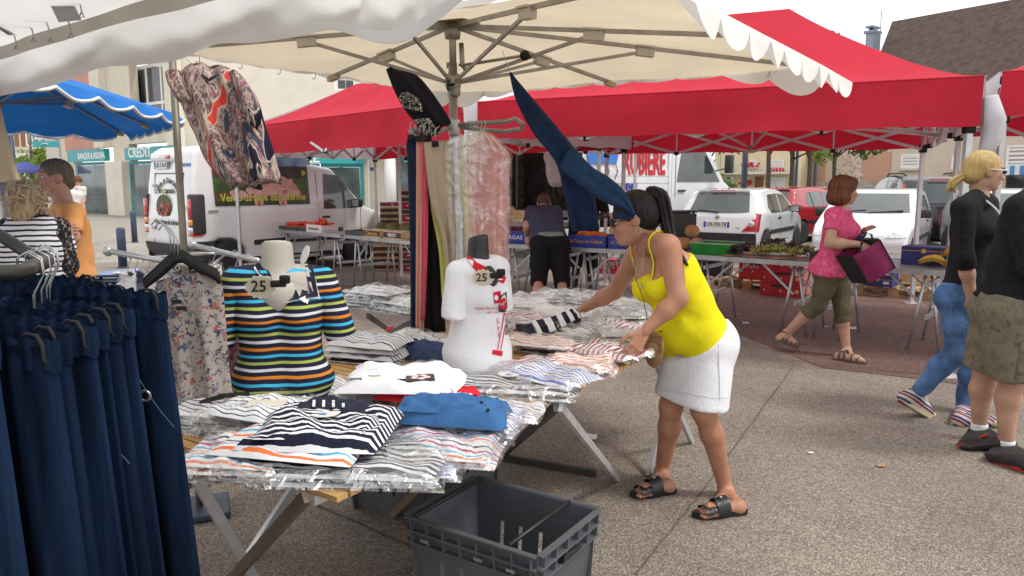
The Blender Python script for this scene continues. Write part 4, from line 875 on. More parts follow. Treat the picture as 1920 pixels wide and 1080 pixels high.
# ------------------------------------------------------------ canopies
def cloth(name,c,trl=.25,rough=.8):return mat(name,c,rough,var=.10,scale=2.0,det=7,bump=.35,bscale=3.2,trl=trl,spec=.3)
redc=cloth('red_canopy',(.62,.024,.05),.26);whc=cloth('white_canopy',(.74,.73,.76),.3);bluec=cloth('blue_canopy',(.015,.17,.55),.12);creamc=cloth('cream_canopy',(.74,.64,.47),.46)
white_strap=cloth('white_strap',(.75,.75,.74),.2)
def joint_black():return mat('black_joint',(.013,.013,.014),.6,spec=.25)
def pop_up_tent(lab,FL,FR,BR,BL,ez,vh,pz,ridge,end_m=whc,side_m=redc,poles=(1,1,1,1),tk_=3):
    c=[A(*p[:2],0) for p in (FL,FR,BR,BL)];mid=sum(c)/4;t=thing('market_tent',lab,'tent',mid,0,'red pop-up market tents');zt=ez+vh
    midL,midR=(c[0]+c[3])/2,(c[1]+c[2])/2;L=np.linalg.norm(midR-midL);RL=lerp(midL,midR,ridge/L)+A(0,0,pz);RR=lerp(midR,midL,ridge/L)+A(0,0,pz)
    up=lambda p,z:p+A(0,0,z)
    def face(a,b,ra,rb,m,nm='roof_panel'):
        def fn(i,j):
            q=lerp(lerp(a,b,i),lerp(ra,rb,i),j);z0=zt;q[2]=lerp(zt,pz,j ** 1.32)-.05*math.sin(math.pi*i)*math.sin(math.pi*j)*(1 if nm == 'roof_panel' else 1)-.015*math.sin(i*9+j*4)*math.sin(math.pi*j);return q
        MB().grid(fn,16,12).build(nm,m,t,3)
    face(up(c[0],zt),up(c[1],zt),RL,RR,side_m);face(up(c[2],zt),up(c[3],zt),RR,RL,side_m);face(up(c[3],zt),up(c[0],zt),RL,RL,end_m);face(up(c[1],zt),up(c[2],zt),RR,RR,end_m)
    for k in range(4):
        a,b=c[k],c[(k+1) % 4];n_=nrm(np.cross(b-a,(0,0,1)));m=side_m if k in (0,2) else end_m
        def fv(i,j):
            q=lerp(a,b,i)+A(0,0,zt-vh*j)+n_*(.012+.02*math.sin(i*23+k)*j+.035*math.sin(i*7+2*j)*j*math.sin(math.pi*i));q[2] += .03*math.sin(math.pi*i)*j*0+.006*math.sin(i*31);return q
        MB().grid(fv,36,5).build('valance',m,t,3);MB().tube([lerp(a,b,i)+A(0,0,zt)+n_*.012 for i in (0,.5,1)],.006,5).build('seam',m,t,2)
    jb=joint_black()
    for k,p in enumerate(c):
        q=lerp(p,mid,.03)
        if poles[k]:
            MB().bar(up(q,.012),up(q,zt-.03),.045,.045).build('pole',alu,t,2);MB().box(up(q,.006),(.16,.16,.012)).build('foot_plate',alu,t,2);MB().box(up(q,ez+.0),(.075,.075,.10),bev=.01).build('pole_slider',jb,t,3);MB().box(up(q,zt-.06),(.07,.07,.07),bev=.01).build('pole_cap',jb,t,3)
    for k in range(4):
        a,b=lerp(c[k],mid,.035),lerp(c[(k+1) % 4],mid,.035);n=tk_
        for i in range(n*2):
            p,q=lerp(a,b,i/(2*n)),lerp(a,b,(i+1)/(2*n));hi,lo=zt-.07,ez+.02
            nn=nrm(np.cross(b-a,(0,0,1)))*.014
            lo-= .03;z0,z1=(hi,lo) if i % 2 == 0 else (lo,hi)
            MB().bar(up(p,z0)+nn,up(q,z1)+nn,.018,.036).build('truss_bar',alu,t,2);MB().bar(up(p,z1)-nn,up(q,z0)-nn,.018,.036).build('truss_bar',alu,t,2)
            if i > 0:MB().box(up(p,z0),(.05,.05,.05),bev=.008).build('truss_joint',jb,t,3);MB().bar(up(p,lo),up(p,hi),.02,.02).build('truss_post',alu,t,2)
    for e in (RL,RR):
        MB().bar(A(e[0],e[1],ez+.25),e-A(0,0,.03),.035,.035).build('peak_post',alu,t,2)
        for k in range(4):m_=lerp(c[k],c[(k+1) % 4],.5);MB().bar(up(lerp(m_,mid,.04),ez+.05),A(e[0],e[1],ez+.35),.02,.03).build('truss_bar',alu,t,2)
    return t,c
fr1=G(1797,712);EZ=W(1805,236,fr1[1])[2];fl1=G(897,262,EZ);bl1=G(1128,533);br1=fr1+(bl1-fl1)*A(1,1,0)
t1,c1=pop_up_tent('large red market tent with white ends over the fruit tables',fl1,fr1,br1,bl1,EZ,.36,W(1490,16,8.2)[2],1.55,tk_=2)
# rolled white end flap tied at the right corner
o=MB();q=A(*c1[1][:2],0)+A(.09,.05,0);o.tube([q+A(0,0,EZ+.22),q+A(.05,.02,EZ+.05),q+A(.05,.03,EZ-.10),q+A(-.02,.02,EZ-.28)],[.05,.085,.07,.03],12);o.build('rolled_flap',whc,t1,3)
fl2=G(432,293,EZ);fr2=G(868,266,EZ);bl2=G(707,500);br2=fr2+(bl2-fl2)*A(1,1,0)
pop_up_tent('red market tent beside the butcher van',fl2,fr2,br2,bl2,EZ,.42,W(715,150,11.2)[2],1.6,tk_=3,poles=(1,0,1,1))
l3=A(.637*6.25,6.25,0);dr=nrm(fr1-fl1);dp=nrm(bl1-fl1)
pop_up_tent('red market tent cut off by the right picture edge',l3,l3+dr*3,l3+dr*3+dp*3.2,l3+dp*3.2,W(1850,220,6.25)[2],.36,3.4,1.45,tk_=2)
# white canopy whose top shows in the gap between the red tents
wt=thing('market_tent','white market tent whose top shows between the two red tents','tent',(-.4,13.2,0))
cs=[A(-1.9,12.2,0),A(1.4,11.6,0),A(2.4,14.2,0),A(-1.2,14.9,0)];ap=A(.0,13.2,W(905,176,13.2)[2])
for k in range(4):
    a,b=cs[k]+A(0,0,2.4),cs[(k+1) % 4]+A(0,0,2.4);MB().grid(lambda i,j:lerp(lerp(a,b,i),ap,j),6,6).build('roof_panel',whc,wt,3);MB().grid(lambda i,j:lerp(a,b,i)-A(0,0,.3*j),8,2).build('valance',whc,wt,3)
    MB().bar(lerp(cs[k],A(*ap[:2],0),.04),lerp(cs[k],A(*ap[:2],0),.04)+A(0,0,2.4),.045,.045).build('pole',alu,wt,2)

def scallop_umbrella(name,lab,ctr,corners,ze,zh,m,m_trim,vh,nsc,pole_r=.03,trim=False,runner=None,ribs=True,group=None,pole=True,hang=None):
    """square market umbrella: panels, scalloped valance, ribs, struts, post"""
    ctr=A(*ctr);t=thing(name,lab,'umbrella',A(ctr[0],ctr[1],0),0,group);cs=[A(*c[:2],c[2] if len(c) > 2 else ze) for c in corners];hub=A(ctr[0],ctr[1],zh)
    for k in range(4):
        a,b=cs[k],cs[(k+1) % 4]
        def fn(i,j):
            q=lerp(lerp(a,b,i),hub,j);q=q-A(0,0,.07*math.sin(math.pi*i) ** 2*(1-j)*0+.035*abs(math.sin(math.pi*i*2))*(1-j)*math.sin(math.pi*min(1,j+.25)));return q
        MB().grid(fn,16,10).build('canopy_panel',m,t,3)
        out=nrm(np.cross(b-a,(0,0,1)));out=out if np.dot(out,(a+b)/2-hub) > 0 else-out
        def sc_(i):return .55+.45*abs(math.sin(math.pi*i*nsc)) ** .75
        def fv(i,j):
            q=lerp(a,b,i);hv=vh(k,i) if callable(vh) else vh
            ho=hang(k,i) if hang else .12
            return q+A(0,0,-hv*j*sc_(i))+out*(ho*j*hv/.2+.012*math.sin(i*40)*j)
        MB().grid(fv,nsc*8,5).build('valance',m_trim,t,3)
        if trim:MB().tube([fv(i/(nsc*8),1.0) for i in range(nsc*8+1)],.012,5).build('valance_trim',whitep,t,3)
    if ribs:
        rn=hub-A(0,0,runner)
        ends=[]
        for k in range(4):ends += [cs[k],(cs[k]+cs[(k+1) % 4])/2]
        for e in ends:
            e2=lerp(hub,e,.985)-A(0,0,.02);h0=hub-A(0,0,.03);MB().bar(h0,e2,.014,.022).build('rib',steel2,t,2);mid=lerp(h0,e2,.52)
            MB().bar(rn+nrm(A(*(e-hub)[:2],0))*.03,mid-A(0,0,.02),.013,.018).build('strut',steel2,t,2)
            Mx_=frame(e2-h0);MB().box(mid+A(0,0,.005),(.07,.11,.010),Mx_).box(mid-A(.0,0,.025),(.045,.10,.045),Mx_).build('cloth_pocket',MATS['stone_sill'],t,2);MB().box(e2-A(0,0,.012),(.04,.08,.03),Mx_).build('rib_end',creamc,t,2)
        MB().lathe([(.042,0),(.046,.03),(.046,.07),(.03,.09)],hub-A(0,0,.1),16).build('hub',steel2,t,3);MB().lathe([(.03,-.05),(.045,-.02),(.045,.02),(.03,.05)],rn,16).build('runner',steel2,t,3)
        MB().lathe([(.16,0),(.02,.012)],hub-A(0,0,.012),12).build('hub_patch',mat('tan_patch',(.5,.34,.16),.8),t,2)
    if pole:
        MB().lathe([(pole_r,.02),(pole_r,zh-.25)],A(ctr[0],ctr[1],0),16).build('pole',steel2,t,3);MB().lathe([(pole_r*.8,zh-.25),(pole_r*.8,zh)],A(ctr[0],ctr[1],0),16).build('inner_pole',steel2,t,3);MB().lathe([(.25,0),(.25,.03),(.06,.05),(.05,.3)],A(ctr[0],ctr[1],0),20).build('base',dk,t,3)
    return t
steel2=mat('dull_steel',(.36,.34,.32),.45,.7,var=.2,scale=12)
UC=W(851,300,4.35);UC[2]=0
ze=W(1570,118,4.45)[2];zh=W(850,38,4.35)[2]
uc=[G(1540,121,ze),G(846,172,ze),G(285,86,ze)];uc.append(uc[0]+uc[2]-uc[1])
cu=scallop_umbrella('market_umbrella','large cream market umbrella with scalloped white edge over the clothes table',UC,uc,ze,zh,creamc,cloth('cream_valance',(.80,.78,.74),.3),lambda k,i:.21 if k == 3 else (.035+.17*max(0,1-i/.22)+.11*max(0,(i-.8)/.2)) if k == 0 else (.03+.11*max(0,1-i/.2)),9,.025,runner=.34,group=None,hang=lambda k,i:.16 if k == 3 else .03)
# crank handle with black knob, clamp screws, little hooks along the rim
p=W(852,122,4.35);kb=W(984,104,4.1);MB().tube([p+A(.03,0,0),W(870,122,4.3),kb],.009,6).build('crank_arm',steel2,cu,2);MB().ball(kb,.028,12,8).build('crank_knob',joint_black(),cu,3);MB().tube([p+A(.04,0,.12),p+A(.045,0,0),p+A(.07,0,-.03)],.014,8).build('crank_gear',steel2,cu,3)
MB().tube([W(852,158,4.3),W(840,160,4.28)],.008,6).tube([W(840,150,4.28),W(840,170,4.28)],.006,6).build('clamp_screw',joint_black(),cu,2);MB().lathe([(.03,-.06),(.034,-.05),(.034,.05),(.03,.06)],W(852,160,4.35),14).build('pole_collar',steel2,cu,3)
for k in (0,1):
    for i in range(1,9):q=lerp(uc[k],uc[k+1],i/9)-A(0,0,.01);MB().tube([q,q-A(0,0,.03),q-A(.012,0,.042),q-A(.02,0,.03)],.0025,5).build('rim_hook',steel2,cu,2)
# clothes ring clamped on the pole
rr_=W(852,236,4.35);ring=[W(862,234,4.32),W(950,228,4.05),W(965,222,4.02),W(980,232,4.1),W(978,242,4.2),W(945,247,4.35),W(900,243,4.4),W(864,238,4.36)]
MB().tube(ring,.013,10).build('hanging_ring',steel2,cu,3);ring2=[W(842,232,4.34),W(800,236,4.2),W(770,246,4.0),W(778,252,3.95),W(815,250,4.1),W(843,240,4.33)]
MB().tube(ring2,.013,10).build('hanging_ring',steel2,cu,3);MB().box(rr_-A(0,0,.01),(.065,.065,.09),bev=.01).build('ring_clamp',alu,cu,3)

blue_cs=[A(-2.6,3.35,2.13),A(-2.84,6.45,2.10),A(-3.8,7.4,2.02),A(-4.7,4.6,2.0)]
bt=scallop_umbrella('market_umbrella','bright blue market umbrella with white scalloped trim',(-3.75,5.55),blue_cs,2.12,W(40,112,5.55)[2]+.05,bluec,bluec,.10,6,.03,True,.35,group=None)
fbw=Facade(38,40,80,40,thing('market_umbrella','tiny far blue parasol behind the curly blonde woman','umbrella',A((58-960)/FPX*40,40,0)))
q=fbw.pt(fbw.L/2,0,0);MB().lathe([(1.0,2.05),(.95,2.2),(.3,2.55),(.03,2.65)],q,12).build('canopy',mat('far_blue',(.08,.1,.35),.8),fbw.root,2);MB().lathe([(.03,0),(.03,2.6)],q,8).build('pole',steel,fbw.root,2)

# near canopy over the camera's left side: hanging inner valance, straps, hooks
nz_=thing('market_umbrella','greyish white near canopy sagging across the top left corner','umbrella',(-2.2,1.2,0))
greyc=cloth('grey_white_canopy',(.70,.685,.66),.58)
low=[W(-160,215,4.5),W(0,180,3.75),W(60,170,3.5),W(130,150,3.3),W(190,127,3.1),W(260,122,2.95),W(335,112,2.8),W(400,84,2.62),W(480,80,2.5),W(560,68,2.35),W(620,56,2.25),W(660,66,2.15),W(705,80,2.05),W(752,80,1.98),W(800,55,1.9),W(872,-4,1.8),W(960,-90,1.68)]
top=[W(-160,125,4.3),W(0,88,3.6),W(60,66,3.4),W(130,46,3.2),W(190,28,3.0),W(260,4,2.85),W(335,-14,2.7),W(400,-28,2.52),W(480,-50,2.4),W(560,-60,2.25),W(620,-40,2.15),W(660,-50,2.05),W(705,-60,1.98),W(752,-80,1.9),W(800,-100,1.82),W(872,-150,1.72),W(960,-230,1.6)]
def spl(P_,t):
    t=max(0,min(1,t))*(len(P_)-1);i=min(int(t),len(P_)-2);f=t-i;a,b=P_[i],P_[i+1];m0=(P_[i+1]-P_[max(0,i-1)])/2;m1=(P_[min(len(P_)-1,i+2)]-P_[i])/2
    return (2*f**3-3*f*f+1)*a+(f**3-2*f*f+f)*m0+(-2*f**3+3*f*f)*b+(f**3-f*f)*m1
def nv(i,j):
    q=lerp(spl(top,i),spl(low,i),j);w_=math.sin(math.pi*min(1,j));fold=.028*math.sin(i*31+4*j+1.5*math.sin(i*9))*w_+.012*math.sin(i*83-6*j+1)*w_*j;bel=.09*math.sin(math.pi*j) ;return q+A(.35,.85,.1)*(fold+bel)
MB().grid(nv,150,16).build('valance',greyc,nz_,3)
MB().grid(lambda i,j:spl(low,.58+.42*i)+A(0,-.012,.0)+(spl(top,.58+.42*i)-spl(low,.58+.42*i))*(.16*j),60,2).build('valance_hem',cloth('bright_hem',(.78,.78,.78),.3),nz_,3)
# roof rising towards the camera side, and the strap along the joint
back=A(-2.9,.4,3.05)
MB().grid(lambda i,j:lerp(spl(top,i*.66),lerp(A(-5.2,2.2,3.0),A(-1.2,-.6,3.0),i),j)-A(0,0,.12*math.sin(math.pi*j)+.02*math.sin(i*20)*math.sin(math.pi*j)),40,16).build('canopy_panel',greyc,nz_,3)
MB().grid(lambda i,j:lerp(A(-5.2,2.2,3.0),A(-.6,-.9,3.0),i)+A(-1.2,-1.6,-.5)*j,10,4).build('canopy_panel',greyc,nz_,3)
MB().grid(lambda i,j:spl(top,i*.45)+A(.0,-.02,-.005)-(spl(top,i*.45)-spl(low,i*.45))*(.0+.26*j),60,2).build('strap',cloth('taupe_strap',(.50,.46,.41),.15),nz_,3)
MB().grid(lambda i,j:lerp(spl(top,i*.36),lerp(A(-5.2,2.2,3.0),A(-.6,-.9,3.0),i*.36),.13+.05*j)-A(0,0,.07),30,2).build('strap',MATS['taupe_strap'],nz_,3)
MB().box(W(123,22,2.95),(.11,.005,.07),frame((.3,.9,.5)),0).build('clear_patch',mat('clear_patch',(.40,.42,.44),.3),nz_,2)
for (u0,v0),(u1,v1),d_ in (((0,20),(60,55),3.3),((60,6),(92,55),3.2),((100,10),(130,45),3.0),((10,35),(28,70),3.4),((140,-10),(150,6),2.9)):
    a,b=W(u0,v0,d_),W(u1,v1,d_);mdl=lerp(a,b,.6)+A(0,0,.04);MB().tube([a,mdl,b],.0035,5).build('wire_tie',steel,nz_,2)
    MB().tube([b,b+A(.004,0,-.03),b+A(-.008,0,-.05),b+A(.012,0,-.05),b+A(.004,0,-.03)],.003,5).build('wire_hook',steel2,nz_,2)
MB().lathe([(.03,0),(.03,3.2)],A(-2.55,.35,0),12).build('pole',steel2,nz_,3)
MB().bar(A(-2.55,.35,3.1),lerp(spl(top,.1),A(-2.55,.35,3.1),.02),.02,.03).build('rib',steel2,nz_,2);MB().bar(A(-2.55,.35,3.1),lerp(spl(top,.8),A(-2.55,.35,3.1),.02),.02,.03).build('rib',steel2,nz_,2)

# ------------------------------------------------------------ market tables, crates, pallets
wood=mat('pallet_wood',(.42,.28,.15),.85,var=.3,scale=5,bump=.3,bscale=30,stretch=(1,1,1));wood2=mat('pale_crate_wood',(.58,.42,.24),.8,var=.2,scale=8)
tabtop=mat('zinc_table_top',(.33,.34,.35),.45,.45,var=.2,scale=6)
def market_table(lab,a,b,wdt,z,legs=(.12,.88)):
    a,b=A(*a[:2],0),A(*b[:2],0);ex=nrm(b-a);ey=nrm(np.cross((0,0,1),ex));L=np.linalg.norm(b-a);t=thing('folding_table',lab,'table',(a+b)/2+ey*wdt/2,0,'grey folding market tables')
    M_=np.stack([ex,ey,A(0,0,1)],1);c=a+ex*L/2+ey*wdt/2+A(0,0,z-.012)
    MB().box(c,(L,wdt,.024),M_,.004).build('table_top',tabtop,t,2);MB().box(c-ey*(wdt/2+.006)-A(0,0,.012),(L,.014,.05),M_).build('edge_rail',steel,t,2);MB().box(c+ey*(wdt/2+.006)-A(0,0,.012),(L,.014,.05),M_).build('edge_rail',steel,t,2)
    for s in legs:
        base=a+ex*L*s;sg=-1 if s < .5 else 1
        for o_ in (.06,wdt-.06):
            for sp in (-.05,.05):
                MB().tube([base+ey*o_+ex*sp*.4+A(0,0,z-.03),base+ey*o_+ex*(sp*2.6)+A(0,0,.0)],.014,8).build('leg',steel,t,3)
            MB().bar(base+ey*o_-ex*sg*.02+A(0,0,z*.55),base+ey*o_-ex*sg*.34+A(0,0,z-.05),.014,.02).build('brace',steel,t,2)
        for zz in (.42,.82):MB().bar(base+ey*.06+A(0,0,z*zz),base+ey*(wdt-.06)+A(0,0,z*zz),.02,.04).build('cross_bar',steel,t,2)
    return t,M_,a,ex,ey
ZT=.76
TA1=market_table('grey folding table with grapes and a green tray',G(1292,477,ZT),G(1521,491,ZT),.75,ZT);TA2=market_table('grey folding table with bananas beside the tent pole',G(1528,492,ZT),G(1772,508,ZT),.75,ZT)
TB1=market_table('grey folding table behind the stooping man',G(942,457,ZT),G(1066,462,ZT),.75,ZT);TB2=market_table('grey folding table with apricot boxes behind the woman in yellow',G(1072,464,ZT),G(1302,473,ZT),.75,ZT)
TC1=market_table('grey folding table with tomato trays before the white van',G(520,430,ZT),G(640,440,ZT),.7,ZT);TC2=market_table('grey folding table with melons before the stacked crates',G(646,440,ZT),G(800,455,ZT),.7,ZT)
bx=Facade(942,10.6,1075,10.6,thing('loading_shelf','grey metal shelf at the open truck side holding small crates','shelf',W(1000,430,10.9)*A(1,1,0)))
bx.part('shelf_board',steel,(940,417,1090,426,-.6,0));bx.part('leg',steel,(943,426,947,470,-.05,0),(943,426,947,470,-.6,-.55));bx.part('leg',steel,(1080,426,1084,470,-.05,0),(1080,426,1084,470,-.6,-.55));bx.part('leg',steel,(1008,426,1011,500,-.35,-.3))

def crate_mesh(w,d,h,th=.012,slats=1,posts=True):
    """open-topped box: bottom, four sides with hand slots, corner posts above the rim"""
    mb=MB();mb.box((0,0,.01),(w,d,.02));hh=(h-.02)/slats
    for k in range(slats):
        z=.02+hh*(k+.5);g=hh*(.92 if slats == 1 else .78)
        for sy in (-1,1):mb.box((0,sy*(d/2-th/2),z),(w,th,g))
        for sx in (-1,1):mb.box((sx*(w/2-th/2),0,z),(th,d-2*th-.002,g*(1 if slats > 1 else .8)))
    if posts:
        for sx in (-1,1):
            for sy in (-1,1):mb.box((sx*(w/2-.02-th),sy*(d/2-.02-th),h/2+.015),(.03,.03,h+.01))
    return mb
def crate(nm,lab,p,rz,size,m,pm=None,band=None,txt=None,tm=None,group='fruit crates',slats=1,tsize=.06,fit=None):
    o=thing(nm,lab,'crate',p,rz,group);w,d,h=size;b=crate_mesh(w,d,h,slats=slats,posts=slats > 1);b.build('crate_body',m,o)
    band=band or pm
    if band is not None:MB().box((0,-d/2-.0015,h*.5),(w*.96,.003,h*.62)).build('printed_band',band,o)
    if txt:text('print',txt,tsize,(0,-d/2-.0045,h*.48),A(1,0,0),A(0,0,1),tm or white_txt,o,.001,.001,world=False,fit=fit)
    return o
cardred=mat('red_carton',(.42,.022,.03),.65,var=.25,scale=9);cardblue=mat('blue_carton',(.025,.035,.16),.6,var=.2,scale=8);cardblue2=mat('bright_blue_carton',(.03,.06,.34),.55,var=.12,scale=8);brownc=mat('brown_card',(.36,.23,.13),.8,var=.15,scale=6);blackpl=mat('black_crate_plastic',(.018,.018,.02),.45,var=.3,scale=20);greenpl=mat('green_tray_plastic',(.02,.24,.035),.35,var=.12,scale=8);whitecard=mat('white_carton',(.7,.68,.66),.7,var=.1,scale=12);gold=mat('gold_print',(.65,.36,.08),.5,var=.05);blackbox=mat('dark_print_carton',(.05,.025,.03),.6,var=.4,scale=10)
def ang(t):return math.atan2(t[3][1],t[3][0])
def on(t,s,o,z=ZT+.001):return t[2]+t[3]*s+t[4]*o+A(0,0,z)
def fruit_heap(nm,lab,cat,p,rz,w,d,z,r,m,seed,layers=2,squash=1.,group=None,jit=.3):
    """separate fruits lying in a box, each a ball with a stalk dimple"""
    r_=random.Random(seed);o=MB();nx,ny=max(1,int(w/(2*r))),max(1,int(d/(2*r)))
    for k in range(layers):
        for i in range(nx-k):
            for j in range(ny-k):o.ball(((i-(nx-k-1)/2)*2*r+r_.uniform(-jit,jit)*r,(j-(ny-k-1)/2)*2*r+r_.uniform(-jit,jit)*r,z+r*.8+k*r*1.3+r_.uniform(-.2,.2)*r),(r,r,r*squash),8,6)
    q=o.build(nm,m,None,True);q.location=tuple(p);q.rotation_euler=(0,0,rz);return tag(q,lab,cat,group,'stuff')
apr=mat('apricot_skin',(.75,.20,.025),.5,var=.35,scale=14);tom=mat('tomato_skin',(.60,.05,.02),.3,var=.35,scale=12,coat=.3);melg=mat('melon_green',(.11,.13,.035),.65,var=.5,scale=9,bump=.3,bscale=40);melt=mat('melon_tan',(.48,.29,.12),.8,var=.25,scale=14,bump=.4,bscale=60);melp=mat('melon_pale',(.50,.44,.24),.7,var=.2,scale=9);grape_g=mat('green_grape',(.30,.32,.07),.3,var=.4,scale=18,coat=.3);grape_b=mat('black_grape',(.022,.016,.035),.35,var=.5,scale=18,coat=.2);straw=mat('red_berry',(.34,.02,.02),.35,var=.4,scale=30);banana_m=mat('banana_peel',(.58,.36,.04),.5,var=.3,scale=9,det=6);kraft=mat('kraft_paper',(.46,.32,.2),.85,var=.12,scale=10,bump=.5,bscale=14)
# blue apricot boxes on the far table
a=ang(TB2)
for k,(s,lab) in enumerate(((.17,'blue apricot box half hidden by the stooping man'),(.68,'blue apricot box with orange lettering beside the pale melon'))):
    p=on(TB2,s,.22);crate('fruit_box',lab,p,a,(.48,.36,.15),cardblue2,None,None,'le Tresor des Collines',gold,'blue apricot boxes',1,.055,.40)
    fruit_heap('apricots','orange apricots heaped in a blue box','fruit',p,a,.42,.3,.07,.026,apr,40+k,3,group='apricots')
def melon(lab,p,r,m,ribs=0,sq=.9,grp='melons'):
    v=MB();n,kk=20,12
    vs=[]
    for j in range(kk+1):
        t=math.pi*j/kk
        for i in range(n):ph=2*math.pi*i/n;rr=r*(1-.06*ribs*abs(math.sin(ph*5)));vs.append((rr*math.sin(t)*math.cos(ph),rr*math.sin(t)*math.sin(ph),r*sq+r*sq*math.cos(t)*(1-.06*math.exp(-t*t*12))))
    v.add(vs,[(j*n+i,(j+1)*n+i,(j+1)*n+(i+1) % n,j*n+(i+1) % n) for j in range(kk) for i in range(n)])
    o=thing('melon',lab,'melon',p,rnd.uniform(0,6),grp);v.build('rind',m,o,True);MB().lathe([(.008,0),(.005,.02)],(0,0,r*sq*1.93),6).build('stalk',bark,o)
melon('pale ribbed melon right of the apricot box',on(TB2,1.03,.12),.085,melp,1);melon('half hidden pale melon behind the woman in yellow',on(TB2,1.2,.3),.08,melp,1)
melon('round tan melon on top behind the dark ponytail',on(TB2,1.36,.28,ZT+.14),.085,melt);melon('large tan melon left of the green tray',on(TB2,1.44,.16),.085,melt);melon('tan melon lying lowest beside the ponytail',on(TB2,1.29,.20),.085,melt)
MB().grid(lambda i,j:on(TB2,1.12+.16*i,.06+.12*j,ZT+.012+.03*abs(math.sin(i*7+j*5))),8,8).build('paper',lit,None,True);tag(bpy.data.objects['paper'],'crumpled white paper before the pale melon','paper')
crate('fruit_box','blue box with white lettering left of the stooping man',on(TB1,.12,.2),ang(TB1),(.42,.34,.17),cardblue2,None,None,'VARGAS',white_txt,'fruit crates',1,.07,.30);fruit_heap('plums','dark red plums in the blue box','fruit',on(TB1,.12,.2),ang(TB1),.38,.3,.10,.026,mat('plum_skin',(.2,.02,.03),.4,var=.4),61,3)
crate('fruit_box','plain wooden box under the stooping man hand',on(TB1,.52,.2),ang(TB1),(.34,.32,.13),wood2,slats=2);fruit_heap('peaches','red peaches in the plain wooden box','fruit',on(TB1,.52,.2),ang(TB1),.3,.28,.09,.03,mat('peach_skin',(.42,.06,.04),.6,var=.4),62,2)
crate('wooden_crate','small wooden crate on the truck shelf',bx.pt(*bx.at(975,417),-.25),0,(.40,.3,.16),wood2,slats=2);crate('wooden_crate','second small wooden crate at the shelf end',bx.pt(*bx.at(948,417),-.2),.2,(.22,.3,.2),wood2,slats=2)
# water bottle
wb=thing('water_bottle','clear plastic water bottle beside the hanging trouser leg','bottle',bx.pt(*bx.at(1071,417),-.15));MB().lathe([(.03,0),(.036,.01),(.036,.19),(.03,.22),(.014,.27),(.014,.285)],(0,0,0),14).build('bottle_body',mat('clear_bottle',(.75,.82,.86),.1,trans=.8,var=.02),wb,True);MB().lathe([(.037,.09),(.037,.16)],(0,0,0),14).build('bottle_label',blue_st,wb,True);MB().lathe([(.016,.285),(.016,.305)],(0,0,0),10).build('bottle_cap',white_txt,wb,True)
# dark green crate behind the woman's ponytail, blue tray
gc=thing('plastic_crate','dark green plastic bin standing behind the ponytail','crate',on(TB2,1.12,.62));crate_mesh(.36,.3,.42,.012).build('crate_body',mat('dark_green_bin',(.045,.06,.05),.5,var=.15),gc);MB().box((0,0,.425),(.38,.32,.02),bev=.006).build('rim',mat('dark_green_bin',(0,0,0)),gc)
gc2=thing('plastic_crate','small blue plastic tray behind the ponytail','crate',on(TB2,1.22,.45),.2);crate_mesh(.26,.22,.14,.008).build('crate_body',cardblue2,gc2);MB().box((0,-.112,.125),(.26,.012,.02)).build('rim',cardblue2,gc2)
# grapes, green tray, berries
a=ang(TA1);gt=thing('green_tray','bright green plastic tray with pale rim left of the grapes','tray',on(TA1,.20,.27),a);tr_=MB();W2,D2,H2=.46,.42,.12
for sx,sy,wx,wy in ((0,-1,W2,0),(0,1,W2,0),(-1,0,0,D2),(1,0,0,D2)):
    if wx:tr_.prism([(-W2/2+.03,sy*(D2/2-.03),0),(W2/2-.03,sy*(D2/2-.03),0),(W2/2,sy*D2/2,H2),(-W2/2,sy*D2/2,H2)],(0,-sy*.006,0))
    else:tr_.prism([(sx*(W2/2-.03),-D2/2+.03,0),(sx*(W2/2-.03),D2/2-.03,0),(sx*W2/2,D2/2,H2),(sx*W2/2,-D2/2,H2)],(-sx*.006,0,0))
tr_.box((0,0,.004),(W2-.06,D2-.06,.008));tr_.build('tray_body',greenpl,gt);rm_=MB();rm_.tube([(-W2/2,-D2/2,H2),(W2/2,-D2/2,H2),(W2/2,D2/2,H2),(-W2/2,D2/2,H2),(-W2/2,-D2/2,H2)],.007,6).build('tray_rim',mat('pale_green_rim',(.35,.5,.36),.4),gt,True)
MB().ball((.08,-.02,.03),(.07,.05,.025),10,6).build('blue_cloth',cardblue2,None,True);tag(bpy.data.objects['blue_cloth'],'scrap of blue cloth inside the green tray','cloth');bpy.data.objects['blue_cloth'].location=tuple(on(TA1,.20,.27));bpy.data.objects['blue_cloth'].rotation_euler=(0,0,a)
MB().grid(lambda i,j:on(TA1,.34+.92*i,-.02+.5*j,ZT+.006+.012*math.sin(i*23)*math.sin(j*9)+.02*max(0,.2-j)),24,8).build('wrapping_paper',kraft,None,True);tag(bpy.data.objects['wrapping_paper'],'brown kraft paper under the grapes','paper')
def grapes(lab,s0,s1,o0,o1,m,seed,n=10,zb=.02):
    r_=random.Random(seed);o=thing('grape_pile',lab,'grapes',on(TA1,(s0+s1)/2,(o0+o1)/2),a,'grapes on kraft paper')
    for b in range(n):
        mb=MB();cx=r_.uniform(-1,1)*(s1-s0)/2;cy=r_.uniform(-1,1)*(o1-o0)/2;rot=r_.uniform(0,6.28);zc=zb+.045*(1-abs(cx)/((s1-s0)/2+.02))*r_.uniform(.6,1.5)
        for i in range(30):t=r_.random() ** .8;w=.045*(1-t*.75);q=A((t-.4)*.15,r_.uniform(-1,1)*w,r_.uniform(0,1.5)*w);q=rotz(rot) @ q;mb.ball(A(cx,cy,zc)+q,.0115,6,5)
        mb.build('grape_bunch',m,o,True);MB().tube([A(cx,cy,zc+.04),A(cx,cy,zc+.04)+rotz(rot) @ A(-.07,0,.02)],.003,5).build('grape_stalk',mat('grape_stalk',(.14,.17,.05),.7),o)
